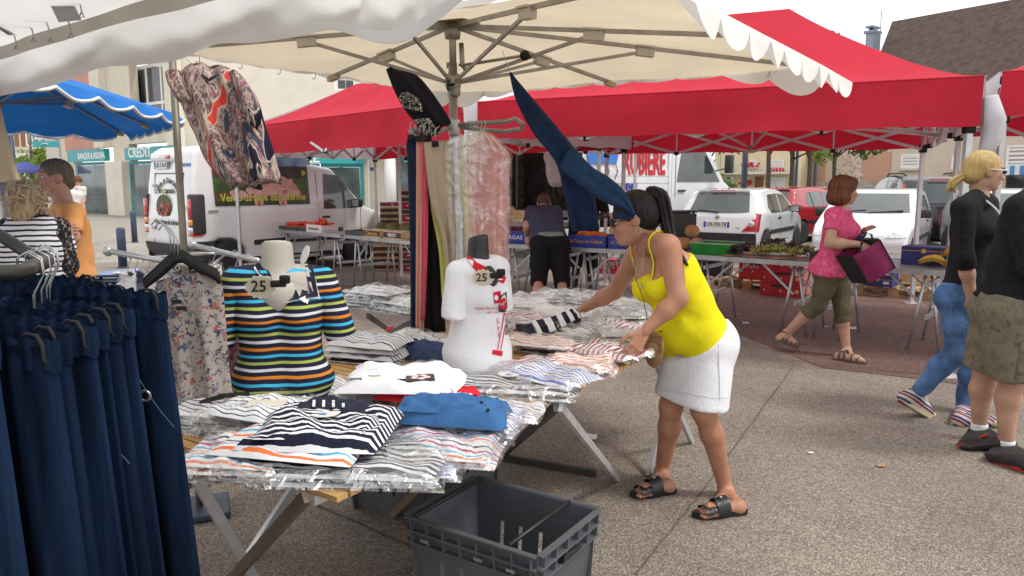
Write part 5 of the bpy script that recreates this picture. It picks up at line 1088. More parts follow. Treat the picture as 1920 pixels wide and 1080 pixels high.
grapes('heap of black grapes right of the green tray',.40,.62,.10,.42,grape_b,5,11);grapes('big heap of green grapes in the middle of the table',.64,1.0,.08,.44,grape_g,6,24,.03);grapes('second heap of green grapes beside the red berries',.98,1.24,.10,.42,grape_g,7,14);grapes('black grapes behind the green heap',.62,.88,.48,.66,grape_b,8,12,.07)
crate('berry_tray','black plastic punnets of red berries beside the grapes',on(TA1,1.38,.20),a,(.28,.34,.1),blackpl,group=None);fruit_heap('berries','dark red berries in the black punnets','fruit',on(TA1,1.38,.20),a,.25,.3,.055,.014,straw,9,3)
MB().bar(on(TA1,1.02,.3,ZT+.16),on(TA1,1.2,.12,ZT+.09),.05,.012).build('price_slate',blackpl,None);tag(bpy.data.objects['price_slate'],'tilted black price slate among the grapes','sign')
# bananas
def banana_bunch(lab,p,rz,n,L=.19,lift=.02,spread=.5):
    o=thing('banana_bunch',lab,'bananas',p,rz,'bananas')
    for k in range(n):
        b=(k-(n-1)/2)*spread/max(1,n-1)*2;pts=[]
        for i in range(9):
            t=i/8;x=L*t;y=math.sin(b)*x*.9+b*.02;z=lift+.055*math.sin(math.pi*(t*.9+.05))+.022*(k % 2);pts.append((x*math.cos(b*.6)-L*.45,y,z))
        MB().tube(pts,[.007,.013,.018,.02,.02,.019,.017,.012,.005],7).build('banana',banana_m,o,True);MB().ball(pts[-1],.006,6,4).build('banana_tip',blackpl,o)
    MB().tube([(-L*.47,0,lift+.005),(-L*.56,0,lift+.02)],.014,6).build('bunch_crown',mat('banana_crown',(.32,.2,.05),.7),o,True)
a=ang(TA2)
banana_bunch('bunch of ripe bananas lying flat at the left',on(TA2,.98,.25),a+2.9,6,.21);banana_bunch('bunch of bananas pointing up in the middle',on(TA2,1.12,.32,ZT+.05),a+.3,7,.20,.05,.8);banana_bunch('bananas resting on the others at the front',on(TA2,1.16,.17),a-.2,5,.2,.02)
banana_bunch('separate bunch of bananas beside the tent pole',on(TA2,1.52,.2),a+.1,5,.19);fruit_heap('nectarines','red and orange fruit at the end of the banana table','fruit',on(TA2,1.62,.42),a,.18,.2,.01,.035,apr,77,2)
def carton(lab,p,rz,size,m,txt=None,tm=gold,group='dark blue cartons',lid=True):
    o=thing('carton',lab,'box',p,rz,group);w,d,h=size;MB().box((0,0,h/2),(w,d,h),bev=.004).build('carton_body',m,o)
    MB().box((0,-d/2-.001,h*.78),(w*.98,.002,.005)).build('printed_line',tm,o);MB().lathe([(.022,0),(.022,.002)],(0,-d/2-.003,h*.78),12,np.array([[1,0,0],[0,0,-1],[0,1,0.]])).build('printed_emblem',tm,o);MB().box((w*.3,-d/2-.001,h*.45),(w*.2,.002,h*.3)).build('paper_label',whitecard,o)
    for sx in (-1,1):MB().box((sx*w*.25,-d/2-.0015,h*.88),(.07,.002,.018)).build('hand_slot',blackpl,o)
    return o
carton('dark blue carton standing on the banana table',on(TA2,.86,.52),a,(.38,.3,.17),cardblue)
# under the tables: pallets, red cartons, black crates
def pallet(lab,p,rz,w=1.2,d=.8,group='wooden pallets'):
    o=thing('pallet',lab,'pallet',p,rz,group)
    for k in range(5):MB().box((-w/2+.06+k*(w-.12)/4,0,.133),(.10+.03*(k % 2),d,.022)).build('deck_board',wood,o)
    for y in (-d/2+.05,0,d/2-.05):
        MB().box((0,y,.111),(w,.09,.02)).build('stringer',wood,o);MB().box((0,y,.011),(w,.09,.02)).build('skid_board',wood,o)
        for x in (-w/2+.07,0,w/2-.07):MB().box((x,y,.061),(.12,.09,.078)).build('block',wood,o)
    return o
p1=(G(1600,552)+G(1775,572))/2+A(.25,.45,0);pallet('wooden pallet under the banana table',p1,a,1.0,.8);p2=G(1340,540)+A(.0,.5,0);pallet('wooden pallet under the grape table',p2,ang(TA1)+.55,1.0,.8);p3=G(1420,548)+A(.25,.3,0);pallet('low wooden pallet beside the red cartons',p3,ang(TA1)+.3,.7,.5)
for k,(z,lab) in enumerate(((.146,'lower dark blue carton on the pallet'),(.268,'middle dark blue carton on the pallet'),(.39,'top dark blue carton in the stack on the pallet'))):carton(lab,p1+A(-.33,-.13,z),a+.05*(k-1),(.36,.3,.12),cardblue)
o=crate('wooden_crate','pale wooden crate on the pallet behind the table leg',p1+A(.22,.02,.146),a,(.42,.32,.26),wood2,slats=3);crate('fruit_box','red and white carton behind the blue stack',p1+A(-.02,.2,.146),a,(.3,.3,.3),cardred,whitecard)
for k in range(3):
    q=thing('black_crate',('lowest','middle','topmost')[k]+' black plastic crate of greens under the grape table','crate',p2+A(-.02,.05,.146+k*.12),ang(TA1)+.1,'black crates');crate_mesh(.75,.45,.118,.012,1,False).build('crate_body',blackpl,q)
    for i in range(5):MB().box((-.3+i*.15,-.227,.06),(.03,.006,.1)).build('crate_rib',blackpl,q)
    MB().ball((0,0,.06),(.34,.18,.05),12,6).build('greens',mat('dark_greens',(.03,.05,.02),.5,var=.6,scale=30),q)
pr=G(1475,560)+A(.1,.35,0)
dot=mat('pale_red_print',(.62,.2,.16),.6);slot=blackpl
def red_carton(lab,p,rz,w=.56,d=.4,h=.17):
    o=thing('red_carton',lab,'box',p,rz,'red printed cartons');MB().box((0,0,h/2),(w,d,h),bev=.004).build('carton_body',cardred,o);MB().box((0,-d/2-.001,h-.03),(w*.5,.003,.03)).build('hand_slot',slot,o);MB().box((w/2+.001,0,h*.5),(.003,d*.9,h*.8)).build('side_print',dot,o)
    for i in range(3):MB().lathe([(.012,0),(.012,.003)],(-w*.4+i*w*.4,-d/2-.003,h*.45),10,np.array([[1,0,0],[0,0,-1],[0,1,0.]])).build('printed_dot',whitecard,o)
    MB().lathe([(.03,0),(.03,.002)],(w*.38,-d/2-.0022,h*.45),12,np.array([[1,0,0],[0,0,-1],[0,1,0.]])).build('printed_emblem',gold,o)
for k in range(3):red_carton(('lowest','middle','topmost')[k]+' red carton in the stack behind the trestle',pr+A(.0,.0,.001+k*.172),ang(TA1)+.02)
red_carton('red carton on the low pallet with pale writing',p3+A(-.16,.1,.146),ang(TA1)+.1,.4,.3,.26);q=bpy.data.objects; 
ob=[x for x in bpy.data.objects if x.get('label') == 'red carton on the low pallet with pale writing'][0];text('print','Fruits',.09,(-.03,-.153,.19),A(1,0,0),A(0,0,1),whitecard,ob,.001,world=False,fit=.22)
q=G(1155,515)+A(.05,.25,0);red_carton('red melon carton on the ground behind the woman in yellow',q,ang(TB2),.55,.4,.24);ob=[x for x in bpy.data.objects if x.get('label') == 'red melon carton on the ground behind the woman in yellow'][0];text('print','PETIT',.09,(-.05,-.203,.17),A(1,0,0),A(0,0,1),whitecard,ob,.001,world=False,fit=.3);MB().ball((.12,-.2,.1),(.055,.006,.045),12,6).build('melon_print',melt,ob)
crate('fruit_box','white and kraft carton on the ground by the dark shoes',G(1085,575)+A(0,.1,0),.2,(.42,.3,.14),mat('pale_card',(.5,.46,.36),.8)); 
# left tables: tomato trays, white carton, melons, crates
a=ang(TC1)
for k,(s,w_,lab) in enumerate(((.27,.55,'dark tray of tomatoes at the far left table end'),(.85,.55,'dark tray of tomatoes in front of the van door'))):
    crate('tray',lab,on(TC1,s,.28),a,(w_,.5,.06),mat('dark_grey_tray',(.06,.065,.07),.5,var=.2),group='tomato trays');fruit_heap('tomatoes','red tomatoes heaped on a dark tray','fruit',on(TC1,s,.28),a,w_-.06,.44,.02,.036,tom,20+k,2,.85,'tomatoes')
crate('fruit_box','small white printed carton of tomatoes',on(TC1,1.12,.15),a,(.44,.3,.12),whitecard,None,None,'Marmande',mat('dark_red_print',(.25,.02,.03),.6),'fruit crates',1,.05,.28);fruit_heap('tomatoes','red tomatoes heaped in the white carton','fruit',on(TC1,1.12,.15),a,.38,.26,.07,.034,tom,23,3,.85,'tomatoes')
a=ang(TC2);crate('tray','empty dark tray left of the green melons',on(TC2,.22,.25),a,(.5,.45,.07),MATS['dark_grey_tray'],group='tomato trays')
for k,(s,o_,lab) in enumerate(((.50,.22,'green melon leftmost in the row'),(.66,.3,'second green melon in the row'),(.83,.24,'third green melon in the row'),(1.0,.3,'fourth green melon in the row'),(1.17,.25,'green melon beside the hanging navy trousers'))):melon(lab,on(TC2,s,o_+.12),.115,melg,0,.85,'green melons')
crate('fruit_box','wooden fruit box lettered Cabrera below the melons',on(TC2,.80,.05),a,(.46,.18,.12),wood2,blackbox,None,'Cabrera',gold,'fruit crates',1,.08,.30);crate('fruit_box','wooden fruit box with dark red print next to the trousers',on(TC2,1.32,.05),a,(.44,.18,.12),wood2,blackbox,None,'FENOY',white_txt,'fruit crates',1,.07,.2)
# stacked empty crates behind
proto={}
def stack_crate(p,rz,k,lab,grp):
    v=k % 4
    if v not in proto:
        o=crate('wooden_crate',lab,p,rz,(.46,.30,.105),(wood2,blackbox,whitecard,wood2)[v],(blackbox,cardred,MATS['dark_red_print'],cardred)[v],None,(None,'FENOY','C','Cabrera')[v],(None,white_txt,white_txt,gold)[v],grp,1,.05,(None,.2,.05,.28)[v]);proto[v]=o;return o
    return copy_tree(proto[v],None,p,rz,lab,grp)
SB=G(722,507)+A(0,.2,0);rs_=random.Random(9)
cols=[(0,0,4,'short left stack'),(.50,-.12,13,'tall right stack'),(.02,.75,11,'rear stack'),(.56,.62,9,'hidden rear stack')]
for ci,(ox,oy,n,nm) in enumerate(cols):
    for k in range(n):stack_crate(SB+A(ox+rs_.uniform(-.02,.02),oy+rs_.uniform(-.02,.02),.001+k*.108),.12+rs_.uniform(-.06,.06),rs_.choice((0,1,1,2,3,0)),'empty fruit crate in the %s behind the melons, %s from the ground' % (nm,['lowest','second','third','fourth','fifth','sixth','seventh','eighth','ninth','tenth','eleventh','twelfth','thirteenth'][k]),'empty fruit crates stacked behind the melons')

# ------------------------------------------------------------ people
def skin(name,c):return mat(name,c,.48,var=.17,scale=9,bump=.10,bscale=140,sss=.12,spec=.35,det=7)
def fabric(name,c,var=.08,scale=9,bump=.25,bs=18,rough=.88,stretch=None):return mat(name,c,rough,var=var,scale=scale,bump=bump,bscale=bs,spec=.2,stretch=stretch)
eye_w=mat('eye_white',(.7,.68,.65),.25,var=0);eye_d=mat('eye_iris',(.035,.022,.015),.15,var=0);lip_m={}
def basis(j):
    up=nrm(j['neck']-j['pel']);lat=nrm(j['shL']-j['shR']);lat=nrm(lat-up*(lat @ up));return lat,up,np.cross(lat,up)   # left, up, forward
def torso(j,s=1.,hip=.105,waist=.095,chest=.105,t=0.,bust=0.,belly=0.,glute=.1,wide=1.):
    lat,up,fwd=basis(j);P_,N=j['pel'],j['neck'];L=np.linalg.norm(N-P_);w=lerp(P_,N,.34);c=lerp(P_,N,.66);pr=[]
    for g in (1,-1):
        h=j['hipL'] if g > 0 else j['hipR'];sh=j['shL'] if g > 0 else j['shR']
        pr += [cap(h+up*.01*s,w+lat*g*.055*s*wide,hip*s+t,waist*s+t),cap(w+lat*g*.055*s*wide,c+lat*g*.075*s*wide,waist*s+t,chest*s+t),cap(c+lat*g*.08*s*wide,lerp(c,sh,.75)+up*.01,chest*s*.93+t,.062*s+t),cap(N-up*.015*s,sh,.052*s+t,.052*s+t)]
        if bust:pr.append(ell(c-up*.015*s+lat*g*.072*s+fwd*(chest*s*.55+bust*.5),(bust*s+t,)*3))
        if glute:pr.append(ell(h-fwd*.045*s+up*.02*s-lat*g*.01,(glute*s+t,)*3))
    if belly:pr.append(ell(lerp(P_,N,.22)+fwd*(.06*s),(.13*s+t,belly*s+t,.13*s+t),np.stack([lat,fwd,up],1)))
    return pr
def arm(j,g,s=1.,t=0.,k=1.,upto=1.0,cut=None,only=None):
    S_,E,Wr=j['sh'+g],j['el'+g],j['wr'+g];pr=[]
    u=cap(S_,E,.05*s*k+t,.041*s*k+t);f=[cap(E,lerp(E,Wr,.35),.041*s*k+t,.041*s*k+t),cap(lerp(E,Wr,.35),Wr,.041*s*k+t,.026*s*k+t)]
    if cut is not None:                       # sleeve ending at fraction cut (0..1 upper arm, 1..2 forearm)
        if cut <= 1:q=lerp(S_,E,cut);return [cap(S_,E,.05*s*k+t,.044*s*k+t*1.25,((q,nrm(E-S_)),))]
        q=lerp(E,Wr,cut-1);return [u]+[cap(x[1],x[2],x[3],x[4],((q,nrm(Wr-E)),)) for x in f]
    return [u]+f
def leg(j,g,s=1.,t=0.,cut=None,k=1.,flare=0.):
    H_,K_,A_=j['hip'+g],j['kn'+g],j['an'+g];back=j.get('back'+g,A(0,0,0));calf=lerp(K_,A_,.3)+back*.012*s
    th=[cap(H_,lerp(H_,K_,.5),.092*s*k+t,.078*s*k+t),cap(lerp(H_,K_,.5),K_,.078*s*k+t,.056*s*k+t)];sh=[cap(K_,calf,.054*s*k+t,.055*s*k+t),cap(calf,A_,.055*s*k+t,.034*s*k+t)]
    if cut is None:return th+sh
    if cut <= 1:
        q=lerp(H_,K_,cut);n_=nrm(K_-H_);return [cap(H_,K_,.095*s*k+t,.066*s*k+t+flare,((q,n_),))]
    q=lerp(K_,A_,cut-1);n_=nrm(A_-K_);return th+[cap(x[1],x[2],x[3],x[4]+flare,((q,n_),)) for x in sh]
def foot(j,g,s=1.,t=0.,sole=True):
    A_,T=j['an'+g],j['toe'+g];d=T-A_;flat=A(d[0],d[1],0);f=nrm(d) ;heel=j.get('heel'+g);heel=A_-nrm(flat)*.04*s-A(0,0,.045*s) if heel is None else heel
    ball=lerp(heel,T,.72)+A(0,0,.01);side=nrm(np.cross(f,(0,0,1)))
    return [cap(A_,heel,.036*s+t,.033*s+t),cap(A_-A(0,0,.01),ball,.034*s+t,.026*s+t),cap(heel,ball,.031*s+t,.03*s+t),cap(ball-side*.018*s,T-side*.012*s,.024*s+t,.017*s+t),cap(ball+side*.018*s,T+side*.014*s-f*.02*s,.022*s+t,.015*s+t)]
def hand_prims(wr,d,palm_n,s=1.,curl=.4,spread=.12,thumb_side=1):
    """palm and five fingers; d = wrist->knuckles, palm_n = out of the palm"""
    d=nrm(d);pn=nrm(palm_n-d*np.dot(palm_n,d));sd=np.cross(d,pn)*thumb_side;pr=[]
    kn=wr+d*.085*s
    for a in (-.026,-.009,.009,.026):pr.append(cap(wr+sd*a*.6+d*.005,kn+sd*a*s,.015*s,.0115*s))
    for i,(a,L) in enumerate(((.027,.066),(.009,.076),(-.009,.071),(-.026,.055))):
        p=kn+sd*a*s;dd=nrm(d+sd*a/.026*spread)
        for q,(f,r) in enumerate(((.46,.0086),(.31,.0078),(.23,.0070))):
            dd=nrm(dd*math.cos(curl*(.6+.3*q))+pn*math.sin(curl*(.6+.3*q)));e=p+dd*L*f*s;pr.append(cap(p,e,r*s,r*.92*s));p=e
    b=wr+d*.025*s+sd*.02*s;m_=b+nrm(d*.7+sd*.75+pn*.25)*.042*s;e=m_+nrm(d*.9+sd*.3+pn*.35)*.034*s;e2=e+nrm(d+pn*.4)*.024*s
    return pr+[cap(b,m_,.014*s,.0105*s),cap(m_,e,.0105*s,.009*s),cap(e,e2,.009*s,.0072*s)]
def hpt(Hc,M_,*p):return Hc+M_ @ A(*p)
def head_prims(Hc,M_,neck,s=1.,jaw=1.,fem=True,nose=1.):
    P_=lambda*p:hpt(Hc,M_,*[c*s for c in p]);e=lambda c,r:ell(P_(*c),[q*s for q in r],M_)
    pr=[e((0,-.018,.03),(.076,.094,.088)),e((0,.025,-.02),(.066,.068,.09)),e((0,.042,-.078),(.042*jaw,.04,.036)),e((.035,-.0,-.06),(.028*jaw,.05,.04)),e((-.035,-.0,-.06),(.028*jaw,.05,.04)),
          cap(P_(0,.082,.014),P_(0,.108*(1+.06*(nose-1)),-.03),.0085*s,.0125*s),e((.011,.097,-.034),(.0085,.011,.007)),e((-.011,.097,-.034),(.0085,.011,.007)),e((0,.08,.03),(.052,.018,.016)),
          e((.036,.066,-.022),(.024,.022,.02)),e((-.036,.066,-.022),(.024,.022,.02)),e((0,.0865,-.0585),(.021,.0105,.0055)),e((0,.0845,-.068),(.019,.011,.0065)),e((0,.074,-.092),(.02,.016,.014)),
          e((.077,-.008,-.005),(.009,.02,.03)),e((-.077,-.008,-.005),(.009,.02,.03)),cap(P_(0,-.025,-.045),neck,.052*s*(.92 if fem else 1.08),.056*s*(.95 if fem else 1.15))]
    sub=[(e((.031,.091,.004),(.017,.014,.0095)),.008*s),(e((-.031,.091,.004),(.017,.014,.0095)),.008*s),(e((0,.104,-.0632),(.022,.012,.0018)),.004*s)]
    return pr,sub
class Person:
    def __init__(s,lab,joints,skinm,sc_=1.,fem=True,**kw):
        s.j={k:(W(*v) if isinstance(v,tuple) else A(*v)) for k,v in joints.items()};j=s.j;s.s=sc_
        g=(j['anL']+j['anR'])/2;g[2]=0;s.root=thing('person',lab,'person',g);s.skinm=skinm;s.fem=fem
        s.lat,s.up,s.fwd=basis(j);s.meshes=[];s.kw=kw
        for g_ in 'LR':j['back'+g_]=-s.fwd
    def add(s,prims,vox=.011,k=.03,sub=(),smooth=2,cuts=(),wr=None):
        v,f=sdf_mesh(prims,k,vox,sub,cuts,smooth);v=wrinkle(v,f,*wr) if wr else v;s.meshes.append((v,f))
    def finish_body(s):
        V,F,o=[],[],0
        for v,f in s.meshes:V.append(v);F.append(f+o);o += len(v)
        s.body=mesh_obj('body',np.concatenate(V),np.concatenate(F),s.skinm,s.root,3)
    def wear(s,name,prims,m,vox=.010,k=.025,sub=(),cuts=(),wr=(.003,28,1),smooth=2,sharp=1.5):
        v,f=sdf_mesh(prims,k,vox,sub,cuts,smooth);v=wrinkle(v,f,*wr) if wr else v
        return mesh_obj(name,v,f,m,s.root,3)
    def part(s,name,mb,m,smooth=True):return mb.build(name,m,s.root,smooth,2)
    def head(s,Hc,fwd,up=(0,0,1),sc_=1.,eyes=True,**k):
        s.Hc=W(*Hc) if isinstance(Hc,tuple) else A(*Hc);s.HM=frame(fwd,up);s.hs=sc_;pr,sub=head_prims(s.Hc,s.HM,s.j['neck'],sc_,fem=s.fem,**k);s.add(pr,.0042,.016,sub,1)
        if eyes:
            for g in (1,-1):
                c=hpt(s.Hc,s.HM,g*.031*sc_,.0745*sc_,.004*sc_);o=MB().ball(c,.0125*sc_,10,8);s.part('eye',o,eye_w);s.part('iris',MB().ball(c+s.HM[:,1]*.0075*sc_,.0065*sc_,8,6),eye_d)
                b=[hpt(s.Hc,s.HM,g*x*sc_,y*sc_,z*sc_) for x,y,z in ((.012,.094,.025),(.028,.092,.031),(.045,.08,.027))];s.part('eyebrow',MB().tube(b,[.003,.0042,.002],6),s.kw.get('brow',eye_d))
        lp=[hpt(s.Hc,s.HM,x*sc_,y*sc_,-.0632*sc_) for x,y in ((-.021,.083),(-.01,.0955),(0,.0985),(.01,.0955),(.021,.083))];s.part('lips',MB().tube(lp,[.001,.0042,.0048,.0042,.001],6),s.kw.get('lips',mat('lip_rose',(.42,.13,.11),.45)))
    def hair(s,prims,m,sub=(),vox=.006,k=.02,cuts=(),amp=.004,freq=150,aniso=(1,1,.25),seed=1,name='hair'):
        v,f=sdf_mesh(prims,k,vox,sub,cuts,1);q=(v-s.Hc) @ s.HM;r=np.random.RandomState(seed);h=np.zeros(len(v));ph=np.arctan2(q[:,0],q[:,1]+.03)
        for i in range(6):h += np.sin(ph*r.uniform(10,42)+q[:,2]*r.uniform(-30,30)+r.rand()*6)
        v=v+normals(v,f)*(amp*h/2.4)[:,None];return mesh_obj(name,v,f,m,s.root,3)
    def hp(s,*p):return hpt(s.Hc,s.HM,*[c*s.hs for c in p])
    def he(s,c,r):return ell(s.hp(*c),[q*s.hs for q in r],s.HM)
def hairmat(name,c,var=.35):return mat(name,c,.5,var=var,scale=60,stretch=(1,1,.15),bump=.5,bscale=120,spec=.3)
def shoe_sole(p,g,s=1.,h=.02,grow=.012):
    """flat sole under the foot, as an outline lofted up"""
    j=p.j;T,A_=j['toe'+g],j['an'+g];d=T-A_;f=nrm(A(d[0],d[1],0));heel=j.get('heel'+g);heel=A_-f*.045*s-A(0,0,.05*s) if heel is None else heel;L=T-heel;sd=nrm(np.cross(f,(0,0,1)));out=[]
    for t,w in ((-.10,.012),(-.07,.03),(.1,.036),(.4,.034),(.7,.045),(.92,.042),(1.08,.026),(1.13,.008)):out.append((t,w))
    pts=[lerp(heel,T,t)+sd*(w+grow*.3)*s for t,w in out]+[lerp(heel,T,t)-sd*(w+grow*.3)*s for t,w in out[::-1]];return pts
from mathutils.bvhtree import BVHTree
def bvh_of(o):me=o.data;off=o.matrix_basis.translation+(o.parent.matrix_basis.translation if o.parent else Vector());return BVHTree.FromPolygons([v.co+off for v in me.vertices],[tuple(p.vertices) for p in me.polygons])
# ---- woman in the yellow top leaning over the table
tan=skin('tanned_skin',(.44,.215,.135))
yw=Person('woman in yellow camisole and white skirt leaning over the clothes table',dict(pel=(1318,640,3.52),neck=(1213,446,3.50),shL=(1252,462,3.36),shR=(1194,478,3.66),elL=(1272,560,3.30),wrL=(1208,622,3.28),elR=(1152,546,3.85),wrR=(1096,578,4.02),hipL=(1336,662,3.45),hipR=(1290,660,3.62),knL=(1318,768,3.40),anL=(1362,922,3.50),knR=(1258,762,3.56),anR=(1240,888,3.72),toeL=G(1314,964,.02),toeR=G(1196,926,.02),heelL=G(1385,950,.035),heelR=G(1254,912,.035)),tan,1.0,brow=mat('dark_hair',(.02,.014,.012),.5))
j=yw.j
yw.add(torso(j,1.0,.106,.095,.104,0,.060,.12,.10)+arm(j,'L',.97)+arm(j,'R',.97)+leg(j,'L',.98)+leg(j,'R',.98)+foot(j,'L',.92)+foot(j,'R',.92),.0095,.03)
yw.add(hand_prims(j['wrL'],W(1190,652,3.26)-j['wrL'],A(-.35,.85,-.3),.95,.45,.14,-1),.0038,.008,smooth=1);yw.add(hand_prims(j['wrR'],W(1064,590,4.08)-j['wrR'],A(0,.1,-1),.95,.5,.1,1),.0038,.008,smooth=1)
for g in 'LR':
    T=j['toe'+g];H_=j['heel'+g];f=nrm((T-H_)*A(1,1,0));sd=nrm(np.cross(f,(0,0,1)))
    for i in range(5):yw.add([cap(lerp(H_,T,.86)+sd*(i-2)*.0155,lerp(H_,T,1.06-.02*abs(i-(3 if g == 'L' else 1)))+sd*(i-2)*.0165,.0105,.0085)],.0035,.005,smooth=1)
yw.head((1186,410,3.50),(-.95,.10,-.27),(-.12,0,1),1.02)
yw.finish_body()
yel_m=fabric('yellow_jersey',(.80,.70,.012),.05,12,.15,20);lat,up,fwd=yw.lat,yw.up,yw.fwd;P_,N=j['pel'],j['neck']
ctop=lerp(P_,N,.70)
yw.wear('camisole',torso(j,1.0,.107,.097,.106,.012,.061,.122,.095),yel_m,.0075,.03,cuts=((lerp(P_,N,.735),nrm(up+fwd*.05)),(P_+up*.005-fwd*.0,-nrm(up*.92+fwd*.18))),wr=(.0042,34,3,9,(1,1,1.6)))
ybv=bvh_of(yw.body)
for g,sh in (('L',j['shL']),('R',j['shR'])):
    gg=1 if g == 'L' else-1;q0=ctop+fwd*.135+lat*gg*.075-up*.035;q1=lerp(N,sh,.6)+up*.06+fwd*.01;q1b=q1+fwd*.055-up*.01;q2=lerp(N,sh,.5)+up*.035-fwd*.062;q3=ctop-fwd*.118+lat*gg*.06-up*.02
    path=[]
    for t in np.linspace(0,1,22):q=spl([q0+fwd*.04,lerp(q0,q1b,.5)+fwd*.04,q1b+fwd*.01+up*.0,q1-up*.005,q2-fwd*.02,q3-fwd*.05],t);h_=ybv.find_nearest(Vector(q));path.append(A(*(h_[0]+h_[1]*.004)))
    yw.part('camisole_strap',MB().tube(path,.0085,6,flat=.45),yel_m)
wsk=fabric('white_denim',(.80,.80,.84),.03,20,.12,60)
def skirt_prims(j,t,hem):
    pr=[]; 
    for a in np.linspace(0,1,6):pr.append(cap(lerp(j['hipL'],j['hipR'],a)+yw.up*.02,lerp(j['knL'],j['knR'],a)+A(.012,0,0),.103+t,.098+t))
    for g,a in (('L',1),('R',-1)):pr.append(ell(j['hip'+g]-yw.fwd*.030+yw.up*.03,(.104+t,)*3))
    pr.append(cap(j['pel']+yw.up*.02+lat*.06,j['pel']+yw.up*.02-lat*.06,.112+t,.112+t));pr.append(cap(j['pel']+yw.up*.13+lat*.05,j['pel']+lat*.05,.10+t,.11+t));pr.append(cap(j['pel']+yw.up*.13-lat*.05,j['pel']-lat*.05,.10+t,.11+t));return pr
hemn=nrm(A(-.09,.0,-1));hemp=W(1315,752,3.5)
skt=yw.wear('skirt',skirt_prims(j,.008,0),wsk,.009,.04,cuts=((hemp,hemn),(P_+up*.035,nrm(up*.9+fwd*.2))),wr=(.0028,26,5,7,(1,1,.6)))
# hair, ponytail, sunglasses, headband of blue cloth is the trouser end
bh=hairmat('dark_brown_hair',(.010,.007,.006));gl_dark=mat('sunglass_black',(.012,.012,.013),.15,coat=.6)
yw.hair([yw.he((0,-.022,.034),(.085,.103,.095)),yw.he((0,-.055,-.01),(.076,.07,.07))],bh,sub=[(yw.he((0,.10,-.045),(.085,.075,.11)),.01),(yw.he((0,.02,-.11),(.09,.10,.07)),.01)],amp=.0012)
pony=[W(1212,372,3.5),W(1222,358,3.5),W(1240,370,3.5),W(1248,400,3.48),W(1256,440,3.44),W(1276,480,3.36),W(1292,500,3.32)]
pt_=MB();r_=random.Random(4)
for k in range(26):
    o_=A(r_.uniform(-1,1),r_.uniform(-1,1),r_.uniform(-1,1));pts=[spl(pony,t)+o_*(.004+.020*math.sin(math.pi*min(1,t*1.15))) for t in np.linspace(0,1-r_.uniform(0,.15),14)];pt_.tube(pts,[.007+.004*math.sin(math.pi*i/13)-(.007 if i == 13 else 0) for i in range(14)],5)
yw.part('ponytail',pt_,bh);MB().ball(W(1211,374,3.5),.02,10,8).build('hair_tie',joint_black(),yw.root,3)
for g in (1,-1):
    c=yw.hp(g*.034,.0985,.006);yw.part('sunglass_lens',MB().ball(c,(.030,.007,.022),12,8,yw.HM),gl_dark);yw.part('sunglass_temple',MB().tube([yw.hp(g*.06,.092,.012),yw.hp(g*.078,.06,.012),yw.hp(g*.083,-.005,.008)],.0055,6),gl_dark)
yw.part('sunglass_stud',MB().ball(yw.hp(-.083,.07,.012),.004,6,4),rim_m)
ear=yw.hp(-.083,-.008,-.02);yw.part('earring',MB().tube([yw.hp(-.088,-.006,-.05)+A(.013*math.sin(a),0,.018*math.cos(a)) for a in np.linspace(0,6.28,13)],.0015,5),rim_m)
yw.part('necklace',MB().tube([N+lat*.05+up*.02+fwd*.03,ctop+fwd*.135+lat*.02+up*.03,ctop+fwd*.142-up*.01,ctop+fwd*.13-lat*.03+up*.03,N-lat*.05+up*.02+fwd*.03],.0014,5),rim_m);yw.part('pendant',MB().ball(ctop+fwd*.147-up*.01,.007,8,6),rim_m)
for w_,d_ in ((j['wrR'],W(1064,590,4.08)),(j['wrL'],W(1190,652,3.26))):q=lerp(w_,d_,1.15);yw.part('ring',MB().ball(q,.006,8,6),gold)
# sandals
blk=mat('black_leather',(.014,.014,.015),.38,var=.3,scale=30,bump=.1);cork=mat('cork_sole',(.05,.03,.02),.8)
for g in 'LR':
    pts=shoe_sole(yw,g,.95);so=yw.part('sandal_sole',MB().prism([A(p[0],p[1],.004) for p in pts],A(0,0,.026)),blk,False)
    T,H_=j['toe'+g],j['heel'+g];f=nrm((T-H_)*A(1,1,0));sd=nrm(np.cross(f,(0,0,1)))
    for t,hgt,w in ((.80,.055,.047),(.50,.085,.05)):
        c=lerp(H_,T,t)*A(1,1,0);yw.part('sandal_strap',MB().grid(lambda a,b:c+f*(b-.5)*.062+sd*w*math.cos(math.pi*a)+A(0,0,.028+(hgt-.025)*math.sin(math.pi*a)+.008*(b < .5)),14,3),blk)
        yw.part('buckle',MB().box(c+A(0,0,hgt+.008)-f*.0-sd*.02*0,(.016,.012,.006),frame(f)),rim_m)
# shoulder bag with long strap (held by her: a thing of its own)
bag_m=mat('tan_leather',(.30,.17,.07),.55,var=.3,scale=12,bump=.2);hb=thing('shoulder_bag','small round tan leather shoulder bag hanging before the white skirt','bag',W(1226,660,3.40)*A(1,1,0))
bc=W(1226,656,3.36);Mb=frame((-.35,-.9,-.1));v,f=sdf_mesh([ell(bc,(.045,.026,.088),Mb),ell(bc+A(0,0,.02),(.04,.028,.05),Mb)],.02,.005);mesh_obj('bag_body',v,f,bag_m,hb,3)
MB().grid(lambda a,b:bc+Mb @ A((a-.5)*.082,.028-.004*abs(a-.5),.078-.085*b),8,6).build('bag_flap',mat('dark_tan_leather',(.2,.1,.04),.6,var=.2),hb,3)
MB().tube([bc+A(-.02,0,.085),W(1206,560,3.30),W(1191,520,3.27),W(1190,480,3.3),W(1206,440,3.42),W(1228,432,3.52),W(1240,500,3.78),W(1262,600,3.75),bc+A(.03,.02,.08)],.0055,6,flat=.4).build('bag_strap',mat('strap_leather',(.13,.06,.04),.6),hb,3)
print('yellow done')

